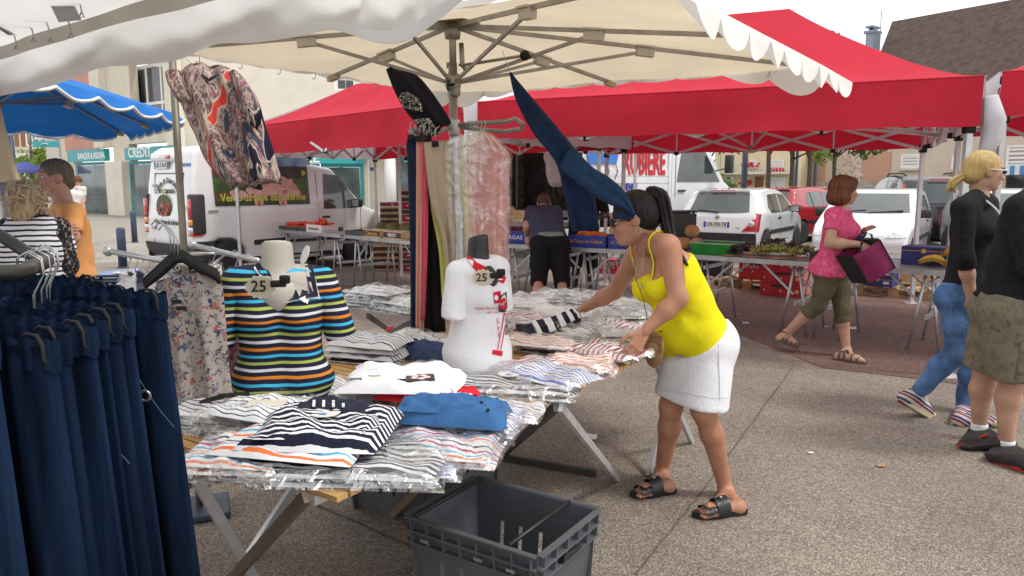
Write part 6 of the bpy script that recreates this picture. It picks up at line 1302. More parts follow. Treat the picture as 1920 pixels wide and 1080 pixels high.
# ---- woman in the pink T-shirt walking to the right
fair=skin('fair_skin',(.50,.285,.20)); 
pw_=Person('auburn haired woman in pink T-shirt striding past the fruit tables',dict(pel=(1563,498,6.45),neck=(1580,392,6.42),shR=(1562,405,6.30),shL=(1582,402,6.62),elR=(1556,456,6.22),wrR=(1612,458,6.12),elL=(1604,452,6.68),wrL=(1616,436,6.5),hipR=(1556,510,6.36),hipL=(1566,508,6.54),knL=(1580,578,6.46),anL=(1588,658,6.45),knR=(1534,572,6.42),anR=(1474,626,6.62),toeL=G(1618,677,.03),toeR=W(1494,646,6.62),heelL=G(1572,668,.035),heelR=W(1462,634,6.62)),fair,1.0,brow=mat('auburn_brow',(.12,.05,.02),.6))
j=pw_.j;pw_.add(torso(j,1.0,.115,.10,.105,0,.062,.1,.11)+arm(j,'L')+arm(j,'R',1.05)+leg(j,'L')+leg(j,'R')+foot(j,'L',.95)+foot(j,'R',.95),.012,.03)
pw_.add(hand_prims(j['wrR'],W(1636,470,6.1)-j['wrR'],A(.1,.6,-.6),1,.3,.2,-1),.0045,.008,smooth=1);pw_.add(hand_prims(j['wrL'],W(1622,430,6.45)-j['wrL'],A(.3,-.6,-.4),1,.5,.15,1),.0045,.008,smooth=1)
pw_.head((1583,358,6.42),(.97,-.1,-.05),(0,0,1),1.0);pw_.finish_body()
pinkm=ramp_noise_mat('pink_slub_jersey',[(0,(.52,.035,.12)),(.45,(.66,.075,.19)),(.7,(.76,.17,.30))],42,.5,3,.9,const=False,bump=.15,stretch=(1,1,.6))
lat,up,fwd=pw_.lat,pw_.up,pw_.fwd;P_,N=j['pel'],j['neck']
pw_.wear('t_shirt',torso(j,1.0,.116,.105,.108,.012,.063,.1,.124)+arm(j,'L',1,.012,cut=.55)+arm(j,'R',1.05,.012,cut=.55),pinkm,.010,.03,cuts=((N+up*.012+fwd*.02,nrm(up+fwd*.5)),(P_-up*.075,-up)),wr=(.004,26,11,8))
oliv=fabric('olive_stretch',(.115,.095,.06),.2,40,.25,30)
pw_.wear('capri_trousers',[cap(j['hipL']+up*.02,j['hipR']+up*.02,.118,.118)]+torso(j,1.0,.114,.10,.1,.006,0,0,.112)[:1]+[ell(j['hip'+g]-fwd*.04+up*.0,(.110,)*3) for g in 'LR']+leg(j,'L',1,.012,1.30)+leg(j,'R',1,.012,1.30),oliv,.010,.03,cuts=((P_+up*.02,up),),wr=(.0035,28,12,8))
ah=hairmat('auburn_hair',(.15,.055,.024));pw_.hair([pw_.he((0,-.02,.036),(.096,.112,.10)),pw_.he((.05,-.035,-.05),(.05,.08,.075)),pw_.he((-.05,-.035,-.05),(.05,.08,.075)),pw_.he((0,-.075,-.055),(.08,.055,.07)),pw_.he((0,.06,.085),(.06,.04,.03))],ah,sub=[(pw_.he((0,.115,-.05),(.075,.07,.10)),.012)],amp=.0045)
sand=mat('grey_sandal',(.09,.07,.065),.7,var=.2)
for g in 'LR':
    T,H_=j['toe'+g],j['heel'+g];f=nrm(T-H_);sd=nrm(np.cross(f,(0,0,1)));n_=np.cross(sd,f);pts=shoe_sole(pw_,g,.95);dz=-.034;pw_.part('sandal_sole',MB().prism([p+n_*dz for p in pts],n_*.022),sand,False)
    for t,hgt in ((.82,.05),(.6,.06),(.3,.085),(.1,.07)):
        c=lerp(H_,T,t)+n_*dz;pw_.part('sandal_strap',MB().grid(lambda a,b:c+f*(b-.5)*.022+sd*.043*math.cos(math.pi*a)+n_*(.02+hgt*math.sin(math.pi*a)),12,2),sand)
    pw_.part('sandal_strap',MB().tube([j['an'+g]+n_*.01+(f*math.cos(a)+sd*math.sin(a))*.043 for a in np.linspace(0,6.28,15)],.007,5),sand)
tb=thing('tote_bag','magenta shopping bag with black gusset held by the woman in pink','bag',W(1642,500,6.1)*A(1,1,0))
c4=[W(1599,481,6.05),W(1651,449,6.0),W(1680,502,6.0),W(1630,533,6.05)];mg=mat('magenta_felt',(.22,.018,.085),.9,var=.3,scale=8,bump=.2);bkf=mat('black_felt',(.013,.012,.014),.9)
dpt=A(-.075,.16,-.01);MB().grid(lambda a,b:lerp(lerp(c4[0],c4[1],a),lerp(c4[3],c4[2],a),b)+A(0,-.03,0)*math.sin(math.pi*a)*math.sin(math.pi*b)+A(0,.012,0)*math.cos(a*6.3),14,12).build('front_panel',mg,tb,3)
MB().grid(lambda a,b:lerp(lerp(c4[0],c4[1],a),lerp(c4[3],c4[2],a),b)+dpt,6,6).build('back_panel',mg,tb,3)
for a,b,nm in ((0,3,'gusset'),(3,2,'bottom'),(1,2,'gusset')):MB().grid(lambda i,k:lerp(c4[a],c4[b],k)+dpt*i,4,8).build(nm,bkf,tb,3)
for o_ in (A(0,0,0),dpt):MB().tube([lerp(c4[0],c4[1],.25)+o_,W(1618,448,6.1)+o_*.4,W(1624,436,6.3)+o_*.2,W(1634,440,6.2)+o_*.3,lerp(c4[0],c4[1],.75)+o_],.008,6).build('handle',bkf,tb,3)
wl=thing('wallet','dark blue wallet held against the pink T-shirt','wallet',W(1605,440,6.5)*A(1,1,0));MB().box(W(1606,441,6.45),(.09,.03,.11),frame((.3,.9,.3)),.008).build('wallet_body',cardblue,wl,2);MB().box(W(1606,441,6.435),(.092,.002,.01),frame((.3,.9,.3))).build('zip',steel,wl,2)
print('pink done')

# ---- blonde woman in black top and jeans
bw=Person('blonde woman in black top and blue jeans walking right',dict(pel=(1813,548,4.75),neck=(1836,366,4.75),shR=(1806,388,4.62),shL=(1850,384,4.93),elR=(1808,484,4.55),wrR=(1824,566,4.56),elL=(1868,470,4.95),wrL=(1880,545,4.9),hipR=(1800,566,4.66),hipL=(1826,566,4.86),knR=(1798,660,4.60),anR=(1716,738,4.72),knL=(1830,672,4.84),anL=(1806,768,4.84),toeR=W(1744,776,4.76),toeL=G(1866,792,.03),heelR=W(1696,746,4.72),heelL=G(1798,787,.035)),fair,1.02,brow=mat('blonde_brow',(.4,.28,.12),.6))
j=bw.j;bw.add(torso(j,1.0,.105,.09,.1,0,.055,0,.1)+arm(j,'L')+arm(j,'R')+leg(j,'L')+leg(j,'R'),.012,.03);bw.add(hand_prims(j['wrR'],W(1822,600,4.6)-j['wrR'],A(.9,-.1,.1),1,.35,.2,1),.0045,.008,smooth=1)
bw.head((1846,322,4.75),(.985,-.1,-.06),(0,0,1),1.04);bw.finish_body();lat,up,fwd=bw.lat,bw.up,bw.fwd;P_,N=j['pel'],j['neck']
blackk=fabric('black_knit',(.013,.013,.015),.25,30,.35,60)
bw.wear('jumper',torso(j,1.0,.106,.095,.104,.012,.057,0,.1)+arm(j,'L',1,.013,cut=1.2)+arm(j,'R',1.05,.013,cut=1.2),blackk,.011,.03,cuts=((N-up*.0+fwd*.05,nrm(up*.7+fwd*.75)),(P_+up*.0,-up)),wr=(.004,24,21,8))
bd=MB();r_=random.Random(2);sq=MATS['plate_white']
for t in np.linspace(0,1,26):q=lerp(N+lat*-.085+up*.015-fwd*.01,N-up*.15+fwd*.15,t)+fwd*.03*math.sin(math.pi*t);bd.ball(q-lat*.01,.0075,6,4)
bw.part('beaded_trim',bd,sq)
den=fabric('faded_denim',(.08,.155,.32),.55,9,.3,60);jns=bw.wear('jeans',[cap(j['hipL']+up*.05,j['hipR']+up*.05,.107,.107)]+[ell(j['hip'+g]-fwd*.045+up*.02,(.112,)*3) for g in 'LR']+leg(j,'L',1,.014,1.97)+leg(j,'R',1,.014,1.97),den,.010,.03,cuts=((P_+up*.06,up),),wr=(.0055,30,22,8,(1,1,1.4)))
blh=hairmat('blonde_hair',(.52,.36,.14),.2);bw.hair([bw.he((0,-.02,.034),(.084,.103,.095)),bw.he((0,-.06,-.02),(.07,.06,.06))],blh,sub=[(bw.he((0,.105,-.04),(.085,.075,.11)),.012),(bw.he((0,.02,-.12),(.09,.10,.075)),.01)],amp=.0014)
tail=[bw.hp(0,-.11,-.03),bw.hp(0,-.14,-.05),bw.hp(0,-.175,-.09),bw.hp(0,-.17,-.12)];tm_=MB();r_=random.Random(8)
for k in range(18):o_=A(r_.uniform(-1,1),r_.uniform(-1,1),r_.uniform(-1,1))*.022;tm_.tube([spl(tail,t)+o_*(.3+t) for t in np.linspace(0,1-r_.uniform(0,.2),8)],[.012,.014,.014,.014,.013,.011,.008,.002],5)
bw.part('ponytail',tm_,blh);bw.part('hair_tie',MB().ball(bw.hp(0,-.115,-.035),.018,10,6),mat('lilac_tie',(.6,.5,.6),.7))
wf=mat('white_spectacle_frame',(.8,.8,.8),.3)
for g in (1,-1):bw.part('sunglass_lens',MB().ball(bw.hp(g*.033,.098,.006),(.027,.006,.017),12,8,bw.HM),gl_dark);bw.part('sunglass_temple',MB().tube([bw.hp(g*.06,.095,.012),bw.hp(g*.079,.06,.012),bw.hp(g*.083,-.005,.012)],.007,6,flat=.6),wf)
bw.part('sunglass_bridge',MB().tube([bw.hp(-.06,.096,.02),bw.hp(0,.108,.016),bw.hp(.06,.096,.02)],.005,6),wf)
cream_r=mat('cream_rubber',(.62,.57,.36),.6);flag=stripes('union_canvas',[(0,(.55,.5,.46)),(.35,(.28,.025,.05)),(.6,(.55,.5,.46)),(.72,(.04,.05,.16))],.05,vec=(.5,.2,.8),rough=.8)
for g in 'LR':
    T,H_=j['toe'+g],j['heel'+g];f=nrm(T-H_);sd=nrm(np.cross(f,(0,0,1)));n_=np.cross(sd,f);bw.wear('canvas_shoe',foot(j,g,1.0,.010),flag,.007,.02,wr=None);bw.part('shoe_sole',MB().prism([p-n_*.036 for p in shoe_sole(bw,g,1.0)],n_*.03),cream_r,False);bw.part('toe_cap',MB().ball(lerp(H_,T,1.0)-n_*.002,(.042,.04,.028),10,6,np.stack([sd,f,n_],1)),cream_r)
    for t in (.5,.6,.7):c=lerp(H_,T,t)+n_*(.075-(t-.5)*.15);bw.part('shoe_lace',MB().tube([c-sd*.03,c+n_*.012,c+sd*.03],.004,5),sq)
# ---- man at the right edge: black jumper, cargo shorts
mn=Person('man in black jumper and khaki cargo shorts cut off by the right edge',dict(pel=(1890,560,4.12),neck=(1965,345,4.05),shR=(1912,392,3.93),shL=(1985,380,4.25),elR=(1935,500,3.85),wrR=(2010,560,3.8),elL=(2010,480,4.3),wrL=(2060,540,4.2),hipR=(1892,590,4.02),hipL=(1876,588,4.22),knL=(1848,700,4.26),anL=(1836,802,4.30),knR=(1898,712,4.05),anR=(1886,834,4.08),toeL=G(1893,835,.035),toeR=G(1962,884,.035),heelL=G(1812,828,.045),heelR=G(1868,852,.045)),fair,1.08,False)
j=mn.j;mn.add(torso(j,1.1,.11,.11,.115,0)+arm(j,'L',1.1)+arm(j,'R',1.1)+leg(j,'L',1.12)+leg(j,'R',1.12),.013,.03);mn.add(hand_prims(j['wrR'],A(.8,.1,-.3),A(0,.5,-.6),1.1,.5),.005,.008);mn.add(hand_prims(j['wrL'],A(.8,.1,-.3),A(0,-.5,-.6),1.1,.5),.005,.008)
mn.head((1990,275,4.05),(.97,-.15,0),(0,0,1),1.1,jaw=1.15);mn.finish_body();lat,up,fwd=mn.lat,mn.up,mn.fwd;P_,N=j['pel'],j['neck']
mn.wear('jumper',torso(j,1.02,.118,.115,.122,.018,0,0,.1,1.05)+arm(j,'L',1.05,.02,cut=1.9)+arm(j,'R',1.05,.02,cut=1.9),fabric('black_wool',(.014,.014,.016),.3,40,.5,70),.012,.04,cuts=((N+up*.03,up),(P_-up*.015,-nrm(A(0,0,1)*.8+up*.3))),wr=(.005,18,31,7))
camo=ramp_noise_mat('khaki_camouflage',[(0,(.07,.06,.045)),(.42,(.16,.135,.095)),(.56,(.21,.18,.13)),(.68,(.11,.095,.065))],13,.8,4,.9,const=False,bump=.2)
mn.wear('cargo_shorts',[cap(j['hipL']+up*.04,j['hipR']+up*.04,.13,.13)]+[ell(j['hip'+g]-fwd*.04+up*.02,(.135,)*3) for g in 'LR']+leg(j,'L',1.15,.03,.93,flare=.02)+leg(j,'R',1.15,.03,.93,flare=.02),camo,.011,.03,cuts=((P_+up*.04,up),),wr=(.006,24,32,8))
c=lerp(j['hipR'],j['knR'],.6)-A(0,.125,0)+A(.03,0,0);mn.part('cargo_pocket',MB().box(c,(.15,.03,.17),None,.012),camo);mn.part('pocket_flap',MB().box(c+A(0,-.012,.07),(.16,.03,.06),None,.01),camo)
sockm=fabric('white_sock',(.75,.75,.76));shm_=mat('black_red_mesh',(.02,.016,.018),.6,var=.5,scale=25);redr=mat('red_rubber',(.32,.03,.02),.5,var=.4,scale=15)
for g in 'LR':
    T,H_=j['toe'+g],j['heel'+g];f=nrm((T-H_)*A(1,1,0));sd=nrm(np.cross(f,(0,0,1)));mn.wear('sock',[cap(j['an'+g]+A(0,0,.035),j['an'+g]-A(0,0,.03),.046,.046)],sockm,.008,.01,wr=None,cuts=((j['an'+g]+A(0,0,.03),A(0,0,1)),))
    mn.wear('trainer',foot(j,g,1.15,.013),shm_,.008,.02,wr=None,cuts=((j['an'+g]+A(0,0,.0),nrm(A(0,0,1)-f*.25)),));mn.part('trainer_sole',MB().prism([A(p[0],p[1],.004) for p in shoe_sole(mn,g,1.15)],A(0,0,.03)),redr,False)
    for t in (.25,.5):c=lerp(H_,T,t);mn.part('trainer_stripe',MB().tube([c-sd*.05+A(0,0,-.02),c-sd*.048+f*.04+A(0,0,.02),c-sd*.03+f*.07+A(0,0,.04)],.008,6),redr)
print('right pair done')
# ---- stooping man with his back to us
sm_=Person('stooping man in dark blue T-shirt and black shorts with his back turned',dict(pel=(1030,452,8.65),neck=(1017,392,8.98),shL=(996,398,8.9),shR=(1043,398,8.9),elL=(988,424,8.8),wrL=(988,442,8.95),elR=(1046,432,8.9),wrR=(1040,462,9.15),hipL=(1014,462,8.65),hipR=(1048,462,8.65),knL=(1010,528,8.62),knR=(1054,530,8.62),anL=G(1004,590,.08),anR=G(1054,590,.08),toeL=G(1002,577,.03),toeR=G(1056,577,.03)),fair,1.0,False)
j=sm_.j;sm_.add(torso(j,1.0,.11,.11,.115)+arm(j,'L',1.1)+arm(j,'R',1.1)+leg(j,'L',1.05)+leg(j,'R',1.05),.014,.03);sm_.add(hand_prims(j['wrL'],A(0,.2,-1),A(.6,.3,0),1.05,.6),.005,.008);sm_.add(hand_prims(j['wrR'],A(-.1,.3,-1),A(-.6,.3,0),1.05,.5),.005,.008)
sm_.head((1020,382,9.08),(0,.93,-.35),(0,.35,.93),1.0,False);sm_.finish_body();lat,up,fwd=sm_.lat,sm_.up,sm_.fwd;P_,N=j['pel'],j['neck']
sm_.wear('t_shirt',torso(j,1.0,.12,.12,.125,.014,0,0,.1,1.12)+arm(j,'L',1.1,.014,cut=.75)+arm(j,'R',1.1,.014,cut=.75),fabric('slate_blue_jersey',(.055,.06,.10),.15,20,.2,30),.011,.03,cuts=((N+up*.02,up),(P_+up*.02,-nrm(up+A(0,0,.6)))),wr=(.005,22,41,8))
bsh=fabric('black_shorts',(.012,.012,.013),.2,20,.2,30);sm_.wear('shorts',[cap(j['hipL']+A(0,0,.05),j['hipR']+A(0,0,.05),.115,.115)]+[ell(j['hip'+g]-fwd*.03,(.125,)*3) for g in 'LR']+leg(j,'L',1.1,.03,1.04,flare=.01)+leg(j,'R',1.1,.03,1.04,flare=.01),bsh,.011,.03,cuts=((P_+A(0,0,.075),A(0,0,1)),),wr=(.005,20,42,8))
sm_.wear('underwear_band',[cap(j['hipL']+A(.02,0,.085),j['hipR']+A(-.02,0,.085),.105,.105)],mat('sage_band',(.2,.27,.21),.8),.011,cuts=((P_+A(0,0,.11),A(0,0,1)),(P_+A(0,0,.05),A(0,0,-1))),wr=None)
sm_.hair([sm_.he((0,-.02,.03),(.081,.099,.094))],hairmat('brown_short_hair',(.09,.045,.025)),sub=[(sm_.he((0,.10,-.05),(.085,.08,.11)),.01),(sm_.he((0,0,-.12),(.1,.12,.07)),.01)],amp=.001)
for g in 'LR':sm_.wear('shoe',foot(j,g,1.1,.012),blk,.009,.02,wr=None)
# ---- dark-skinned man behind the apricot table
dsk=skin('dark_skin',(.045,.026,.019));dm=Person('man in dark clothes behind the apricot table raising a white bag',dict(pel=(1094,445,10.35),neck=(1094,357,10.4),shL=(1062,366,10.45),shR=(1126,366,10.35),elL=(1046,372,10.15),wrL=(1040,345,9.95),elR=(1136,402,10.2),wrR=(1112,412,9.95),hipL=(1082,456,10.35),hipR=(1106,456,10.35),knL=(1080,502,10.3),knR=(1106,505,10.3),anL=G(1077,543,.08),anR=G(1106,547,.08),toeL=G(1072,554,.03),toeR=G(1100,560,.03)),dsk,1.05,False)
j=dm.j;dm.add(torso(j,1.05,.105,.1,.115)+arm(j,'L',1.1)+arm(j,'R',1.1)+leg(j,'L',1.05)+leg(j,'R',1.05),.014,.03);dm.add(hand_prims(j['wrL'],A(0,-.2,1),A(.3,-.6,0),1.05,.9),.005,.008);dm.add(hand_prims(j['wrR'],A(-1,-.1,0),A(0,.6,.3),1.05,.6),.005,.008)
dm.head((1094,336,10.38),(0,-1,-.1),(0,0,1),1.05,jaw=1.1);dm.finish_body();lat,up,fwd=dm.lat,dm.up,dm.fwd;P_,N=j['pel'],j['neck']
dm.wear('t_shirt',torso(j,1.05,.115,.115,.125,.014)+arm(j,'L',1.1,.014,cut=.7)+arm(j,'R',1.1,.014,cut=.9),fabric('charcoal_jersey',(.016,.015,.018)),.012,.03,cuts=((N+up*.02,up),(P_-up*.01,-up)),wr=(.004,22,51,8));dm.wear('shorts',[cap(j['hipL']+A(0,0,.03),j['hipR']+A(0,0,.03),.115,.115)]+leg(j,'L',1.1,.03,.95,flare=.01)+leg(j,'R',1.1,.03,.95,flare=.01),bsh,.012,.03,cuts=((P_+A(0,0,.05),A(0,0,1)),),wr=(.004,20,52,7))
dm.hair([dm.he((0,-.02,.03),(.081,.1,.093))],hairmat('black_cropped_hair',(.008,.007,.007)),sub=[(dm.he((0,.10,-.05),(.085,.08,.12)),.01),(dm.he((0,0,-.12),(.1,.12,.07)),.01)],amp=.0006)
for g in 'LR':dm.wear('shoe',foot(j,g,1.15,.012),blk,.009,.02,wr=None);dm.part('shoe_sole',MB().prism([A(p[0],p[1],.003) for p in shoe_sole(dm,g,1.15)],A(0,0,.018)),MATS['plate_white'],False)
wb_=thing('plastic_bag','white carrier bag held up beside the open truck','bag',W(1040,320,9.9)*A(1,1,0));v,f=sdf_mesh([cap(W(1030,296,9.85),W(1044,336,9.85),.07,.11),cap(W(1050,305,9.88),W(1050,330,9.88),.06,.09)],.04,.012,cuts=());mesh_obj('bag_body',wrinkle(v,f,.018,26,9),f,mat('white_plastic',(.78,.78,.78),.35,trl=.3),wb_,3);MB().tube([W(1030,296,9.85),W(1036,284,9.85),W(1046,296,9.87)],.012,6,flat=.4).build('bag_handle',mat('white_plastic',(0,0,0)),wb_,3)
# ---- man in orange T-shirt and curly blonde woman at the left
om=Person('man in orange T-shirt and coral trousers talking with folded arms',dict(pel=(140,520,5.65),neck=(118,380,5.6),shL=(138,400,5.40),shR=(112,398,5.80),elL=(136,446,5.30),wrL=(108,424,5.18),elR=(100,446,5.70),wrR=(112,432,5.30),hipL=(138,530,5.56),hipR=(128,530,5.76),knL=(142,640,5.56),knR=(132,640,5.78),anL=(144,750,5.58),anR=(134,750,5.8),toeL=(112,775,5.52),toeR=(104,770,5.74)),skin('ruddy_skin',(.56,.29,.205)),1.06,False,brow=mat('grey_brow',(.12,.1,.08),.7))
j=om.j
for g in 'LR':q=j['an'+g];j['an'+g]=A(q[0],q[1],.08);q=j['toe'+g];j['toe'+g]=A(q[0],q[1],.03)
om.add(torso(j,1.05,.105,.105,.115)+arm(j,'L',1.1)+arm(j,'R',1.1)+leg(j,'L')+leg(j,'R'),.013,.03);om.add(hand_prims(j['wrL'],A(-.5,.5,.55),A(.4,.8,0),1.05,.4),.0045,.008,smooth=1);om.add(hand_prims(j['wrR'],A(.55,-.3,.1),A(0,.9,-.2),1.05,.7,.1,-1),.0045,.008,smooth=1)
om.head((101,334,5.6),(-.70,-.71,-.02),(0,0,1),1.10,jaw=1.2);om.finish_body();lat,up,fwd=om.lat,om.up,om.fwd;P_,N=j['pel'],j['neck']
orm=fabric('orange_jersey',(.78,.36,.13),.08,12,.15,26);om.wear('t_shirt',torso(j,1.05,.118,.115,.124,.014,0,.1)+arm(j,'L',1.1,.018,cut=.8)+arm(j,'R',1.1,.018,cut=.8),orm,.011,.03,cuts=((N+up*.015,nrm(up+fwd*.2)),(P_+up*.01,-A(0,0,1))),wr=(.006,22,61,8))
om.wear('trousers',[cap(j['hipL']+A(0,0,.05),j['hipR']+A(0,0,.05),.118,.118)]+leg(j,'L',1.05,.028,1.95)+leg(j,'R',1.05,.028,1.95),fabric('coral_cotton',(.62,.10,.045),.1,12,.2,26),.012,.03,cuts=((P_+A(0,0,.05),A(0,0,1)),),wr=(.007,20,62,8,(1,1,1.5)))
om.hair([om.he((0,-.02,.036),(.082,.103,.096)),om.he((0,-.08,-.02),(.066,.04,.06))],hairmat('grey_brown_hair',(.17,.135,.095)),sub=[(om.he((0,.112,-.03),(.09,.085,.112)),.008),(om.he((0,.02,-.12),(.09,.1,.085)),.01)]+[(om.he((g*.085,0,-.02),(.03,.05,.05)),.008) for g in (1,-1)],amp=.003)
for g in 'LR':om.wear('shoe',foot(j,g,1.1,.012),blk,.010,.02,wr=None)
cw=Person('curly blonde older woman in navy and white striped jacket, seen from behind',dict(pel=(72,560,5.05),neck=(62,410,5.05),shL=(18,428,5.0),shR=(110,428,5.05),elL=(4,500,4.98),wrL=(22,540,5.2),elR=(126,498,5.05),wrR=(112,520,5.25),hipL=(46,580,5.05),hipR=(98,580,5.05),knL=(46,690,5.05),knR=(98,690,5.05),anL=(46,790,5.05),anR=(98,790,5.05),toeL=(44,790,5.2),toeR=(100,790,5.2)),fair,1.0)
j=cw.j
for g in 'LR':q=j['an'+g];j['an'+g]=A(q[0],q[1],.08);q=j['toe'+g];j['toe'+g]=A(q[0],q[1],.03)
cw.add(torso(j,1.05,.12,.115,.115,0,.06)+arm(j,'L',1.1)+arm(j,'R',1.1)+leg(j,'L')+leg(j,'R'),.013,.03);cw.add(hand_prims(j['wrL'],A(.3,.8,-.1),A(0,0,-1),1,.4),.005,.008);cw.add(hand_prims(j['wrR'],A(-.3,.8,-.1),A(0,0,-1),1,.4),.005,.008)
cw.head((57,380,5.05),(.25,.97,0),(0,0,1),1.05);cw.finish_body();lat,up,fwd=cw.lat,cw.up,cw.fwd;P_,N=j['pel'],j['neck']
stn=stripes('navy_white_stripes',[(0,(.78,.77,.78)),(.62,(.022,.024,.05))],.034,'Z',warp=.02,wscale=6);cw.wear('jacket',torso(j,1.1,.135,.125,.13,.014,.06,0,.12,1.1),stn,.011,.035,cuts=((N+up*.01,up),(P_-A(0,0,.14),-A(0,0,1))),wr=(.004,20,71,8))
lace=ramp_noise_mat('black_lace',[(0,(.012,.012,.014)),(.5,(.05,.045,.045)),(.58,(.3,.26,.24))],45,.8,3,.9,bump=.4);cw.wear('sleeves',arm(j,'L',1.25,.012,cut=1.3)+arm(j,'R',1.25,.012,cut=1.3),lace,.011,.03,wr=(.005,40,72,8))
cw.wear('hip_band',[cap(j['hipL']+A(0,0,.0),j['hipR']+A(0,0,.0),.162,.162)],ramp_noise_mat('floral_band',[(0,(.04,.035,.05)),(.45,(.5,.38,.3)),(.62,(.75,.72,.7))],16,.3,2),.011,.03,cuts=((P_-A(0,0,.02),A(0,0,1)),(P_-A(0,0,.12),-A(0,0,1))),wr=None)
cw.wear('skirt',[cap(lerp(j['hipL'],j['hipR'],t),lerp(j['knL'],j['knR'],t),.13,.13) for t in (0,.33,.66,1)],stripes('navy_white_stripes_wide',[(0,(.78,.77,.78)),(.55,(.022,.024,.05))],.03,'Z',warp=.01),.013,.03,cuts=((P_-A(0,0,.05),A(0,0,1)),(j['knL'],-A(0,0,1))))
cw.wear('collar',[cap(N+lat*.02-up*.02,N-lat*.02-up*.02,.085,.085)],blackk,.010,.02,cuts=((N+up*.03,up),(N-up*.05,-up)),wr=None)
r_=random.Random(12);curls=MB();cb_=hairmat('curly_blonde_hair',(.55,.43,.27),.3)
cw.hair([cw.he((0,-.03,.03),(.098,.115,.105)),cw.he((0,-.06,-.04),(.085,.07,.08))],cb_,sub=[(cw.he((0,.11,-.05),(.085,.075,.11)),.01)],amp=.006)
for k in range(150):
    a=r_.uniform(0,6.28);el_=r_.uniform(-.7,1.4);q=A(math.sin(a)*math.cos(el_)*.098,math.cos(a)*math.cos(el_)*.112-.03,math.sin(el_)*.105+.02)
    if q[1] > .06 and q[2] < .06:continue
    t0=nrm(A(r_.gauss(0,1),r_.gauss(0,1),r_.gauss(0,1)-.5));nrm_q=nrm(q);pts=[cw.Hc+cw.HM @ (q*1.05+t0*.02*(i-2)+nrm_q*.014*math.sin(i*1.2+k)) for i in range(6)];curls.tube(pts,[.003,.007,.0085,.008,.006,.002],5)
cw.part('hair_curls',curls,cb_)
for g in 'LR':cw.wear('shoe',foot(j,g,1.0,.012),blk,.010,.02,wr=None)
# ---- small far woman by the bank
d_=19.;fw_=Person('tiny far woman with brown hair and white top near the bank',dict(pel=(142,394,d_),neck=(146,350,d_),shL=(135,354,d_),shR=(157,354,d_),elL=(133,374,d_),wrL=(138,388,d_-.2),elR=(158,374,d_),wrR=(152,388,d_-.2),hipL=(138,398,d_),hipR=(150,398,d_),knL=(138,424,d_),knR=(150,424,d_),anL=(138,450,d_),anR=(150,450,d_),toeL=(136,452,d_-.15),toeR=(150,452,d_-.15)),fair,1.0)
j=fw_.j
for g in 'LR':q=j['an'+g];j['an'+g]=A(q[0],q[1],.08);q=j['toe'+g];j['toe'+g]=A(q[0],q[1],.03)
fw_.add(torso(j)+arm(j,'L')+arm(j,'R')+leg(j,'L')+leg(j,'R')+foot(j,'L')+foot(j,'R'),.02);fw_.head((144,340,d_),(-.7,-.7,-.3),(0,0,1),1.0);fw_.finish_body()
fw_.wear('blouse',torso(j,1,.12,.11,.115,.012)+arm(j,'L',1,.012,cut=.6)+arm(j,'R',1,.012,cut=.6),fabric('white_blouse',(.7,.68,.66)),.016,cuts=((j['neck']+A(0,0,.01),A(0,0,1)),(j['pel'],-A(0,0,1))));fw_.wear('trousers',leg(j,'L',1.1,.015,1.9)+leg(j,'R',1.1,.015,1.9)+[cap(j['hipL'],j['hipR'],.12,.12)],fabric('beige_trousers',(.3,.25,.2)),.018);fw_.hair([fw_.he((0,-.02,.03),(.09,.11,.1))],ah,sub=[(fw_.he((0,.11,-.05),(.085,.075,.11)),.01)],vox=.01,amp=.003)

# ------------------------------------------------------------ clothes tables with rolled slat tops
TZ=.72
N0=G(632,934,TZ);ES=nrm((G(1205,669,TZ)-N0)*A(1,1,0));ET=A(-ES[1],ES[0],0)
def tp(s,t,z=TZ):return A(N0[0],N0[1],0)+ES*s+ET*t+A(0,0,z)
slat_m=mat('slat_wood',(.50,.29,.11),.6,var=.25,scale=9,stretch=(1,1,1));MT=np.stack([ES,ET,A(0,0,1)],1)
def slat_table(lab,s0,s1,wd_,bars):
    t=thing('clothes_table',lab,'table',tp((s0+s1)/2,wd_/2,0),0,'roll-top clothes tables');n=int((s1-s0)/.046);r=random.Random(int(s0*9))
    for k in range(n):MB().box(tp(s0+(k+.5)*(s1-s0)/n,wd_/2+r.uniform(-.008,.008),TZ-.008),(.038,wd_,.015),MT,0).build('slat',slat_m,t,2)
    for o_ in (.1,wd_-.1):MB().bar(tp(s0,o_,TZ-.03),tp(s1,o_,TZ-.03),.03,.026).build('side_rail',alu,t,2)
    for a,b,m in bars:MB().bar(a,b,.022,.034).build('leg',m,t,2)
    return t
dkst=mat('dark_steel',(.10,.095,.09),.5,.5,var=.2);brst=mat('brown_bar',(.16,.11,.07),.6,var=.2)
slat_table('near slatted clothes table under the striped mannequin',.0,1.36,1.2,[(G(575,930,.70),G(395,1130),brst),(G(330,832,.70),G(505,1135),alu),(G(905,802,.70),G(735,968),brst),(tp(1.2,.1,.70),G(885,915),alu),(tp(1.3,1.1,.7),tp(.5,1.1,0),alu)])
slat_table('far slatted clothes table under the reaching hand',1.40,2.95,1.25,[(G(1050,763,.70),G(1158,900),alu),(G(1043,763,.70),G(945,850),dkst),(tp(2.8,.15,.7),G(1215,893),alu),(tp(2.2,.1,.7),G(1298,830),alu),(tp(2.8,1.1,.7),tp(1.9,1.1,0),alu),(G(945,858,.02),G(1118,888,.02),dkst)])
bpl=MB(); 
wt2=thing('clothes_table','small table edge carrying stacked white bagged shirts','table',G(735,620));w0=G(655,585,TZ);w1=G(800,590,TZ)
for k in range(9):c=lerp(w0,w1,(k+.5)/9)+A(.1,.28,0);MB().box(c,(.055,.62,.015),MT).build('slat',slat_m,wt2,2)
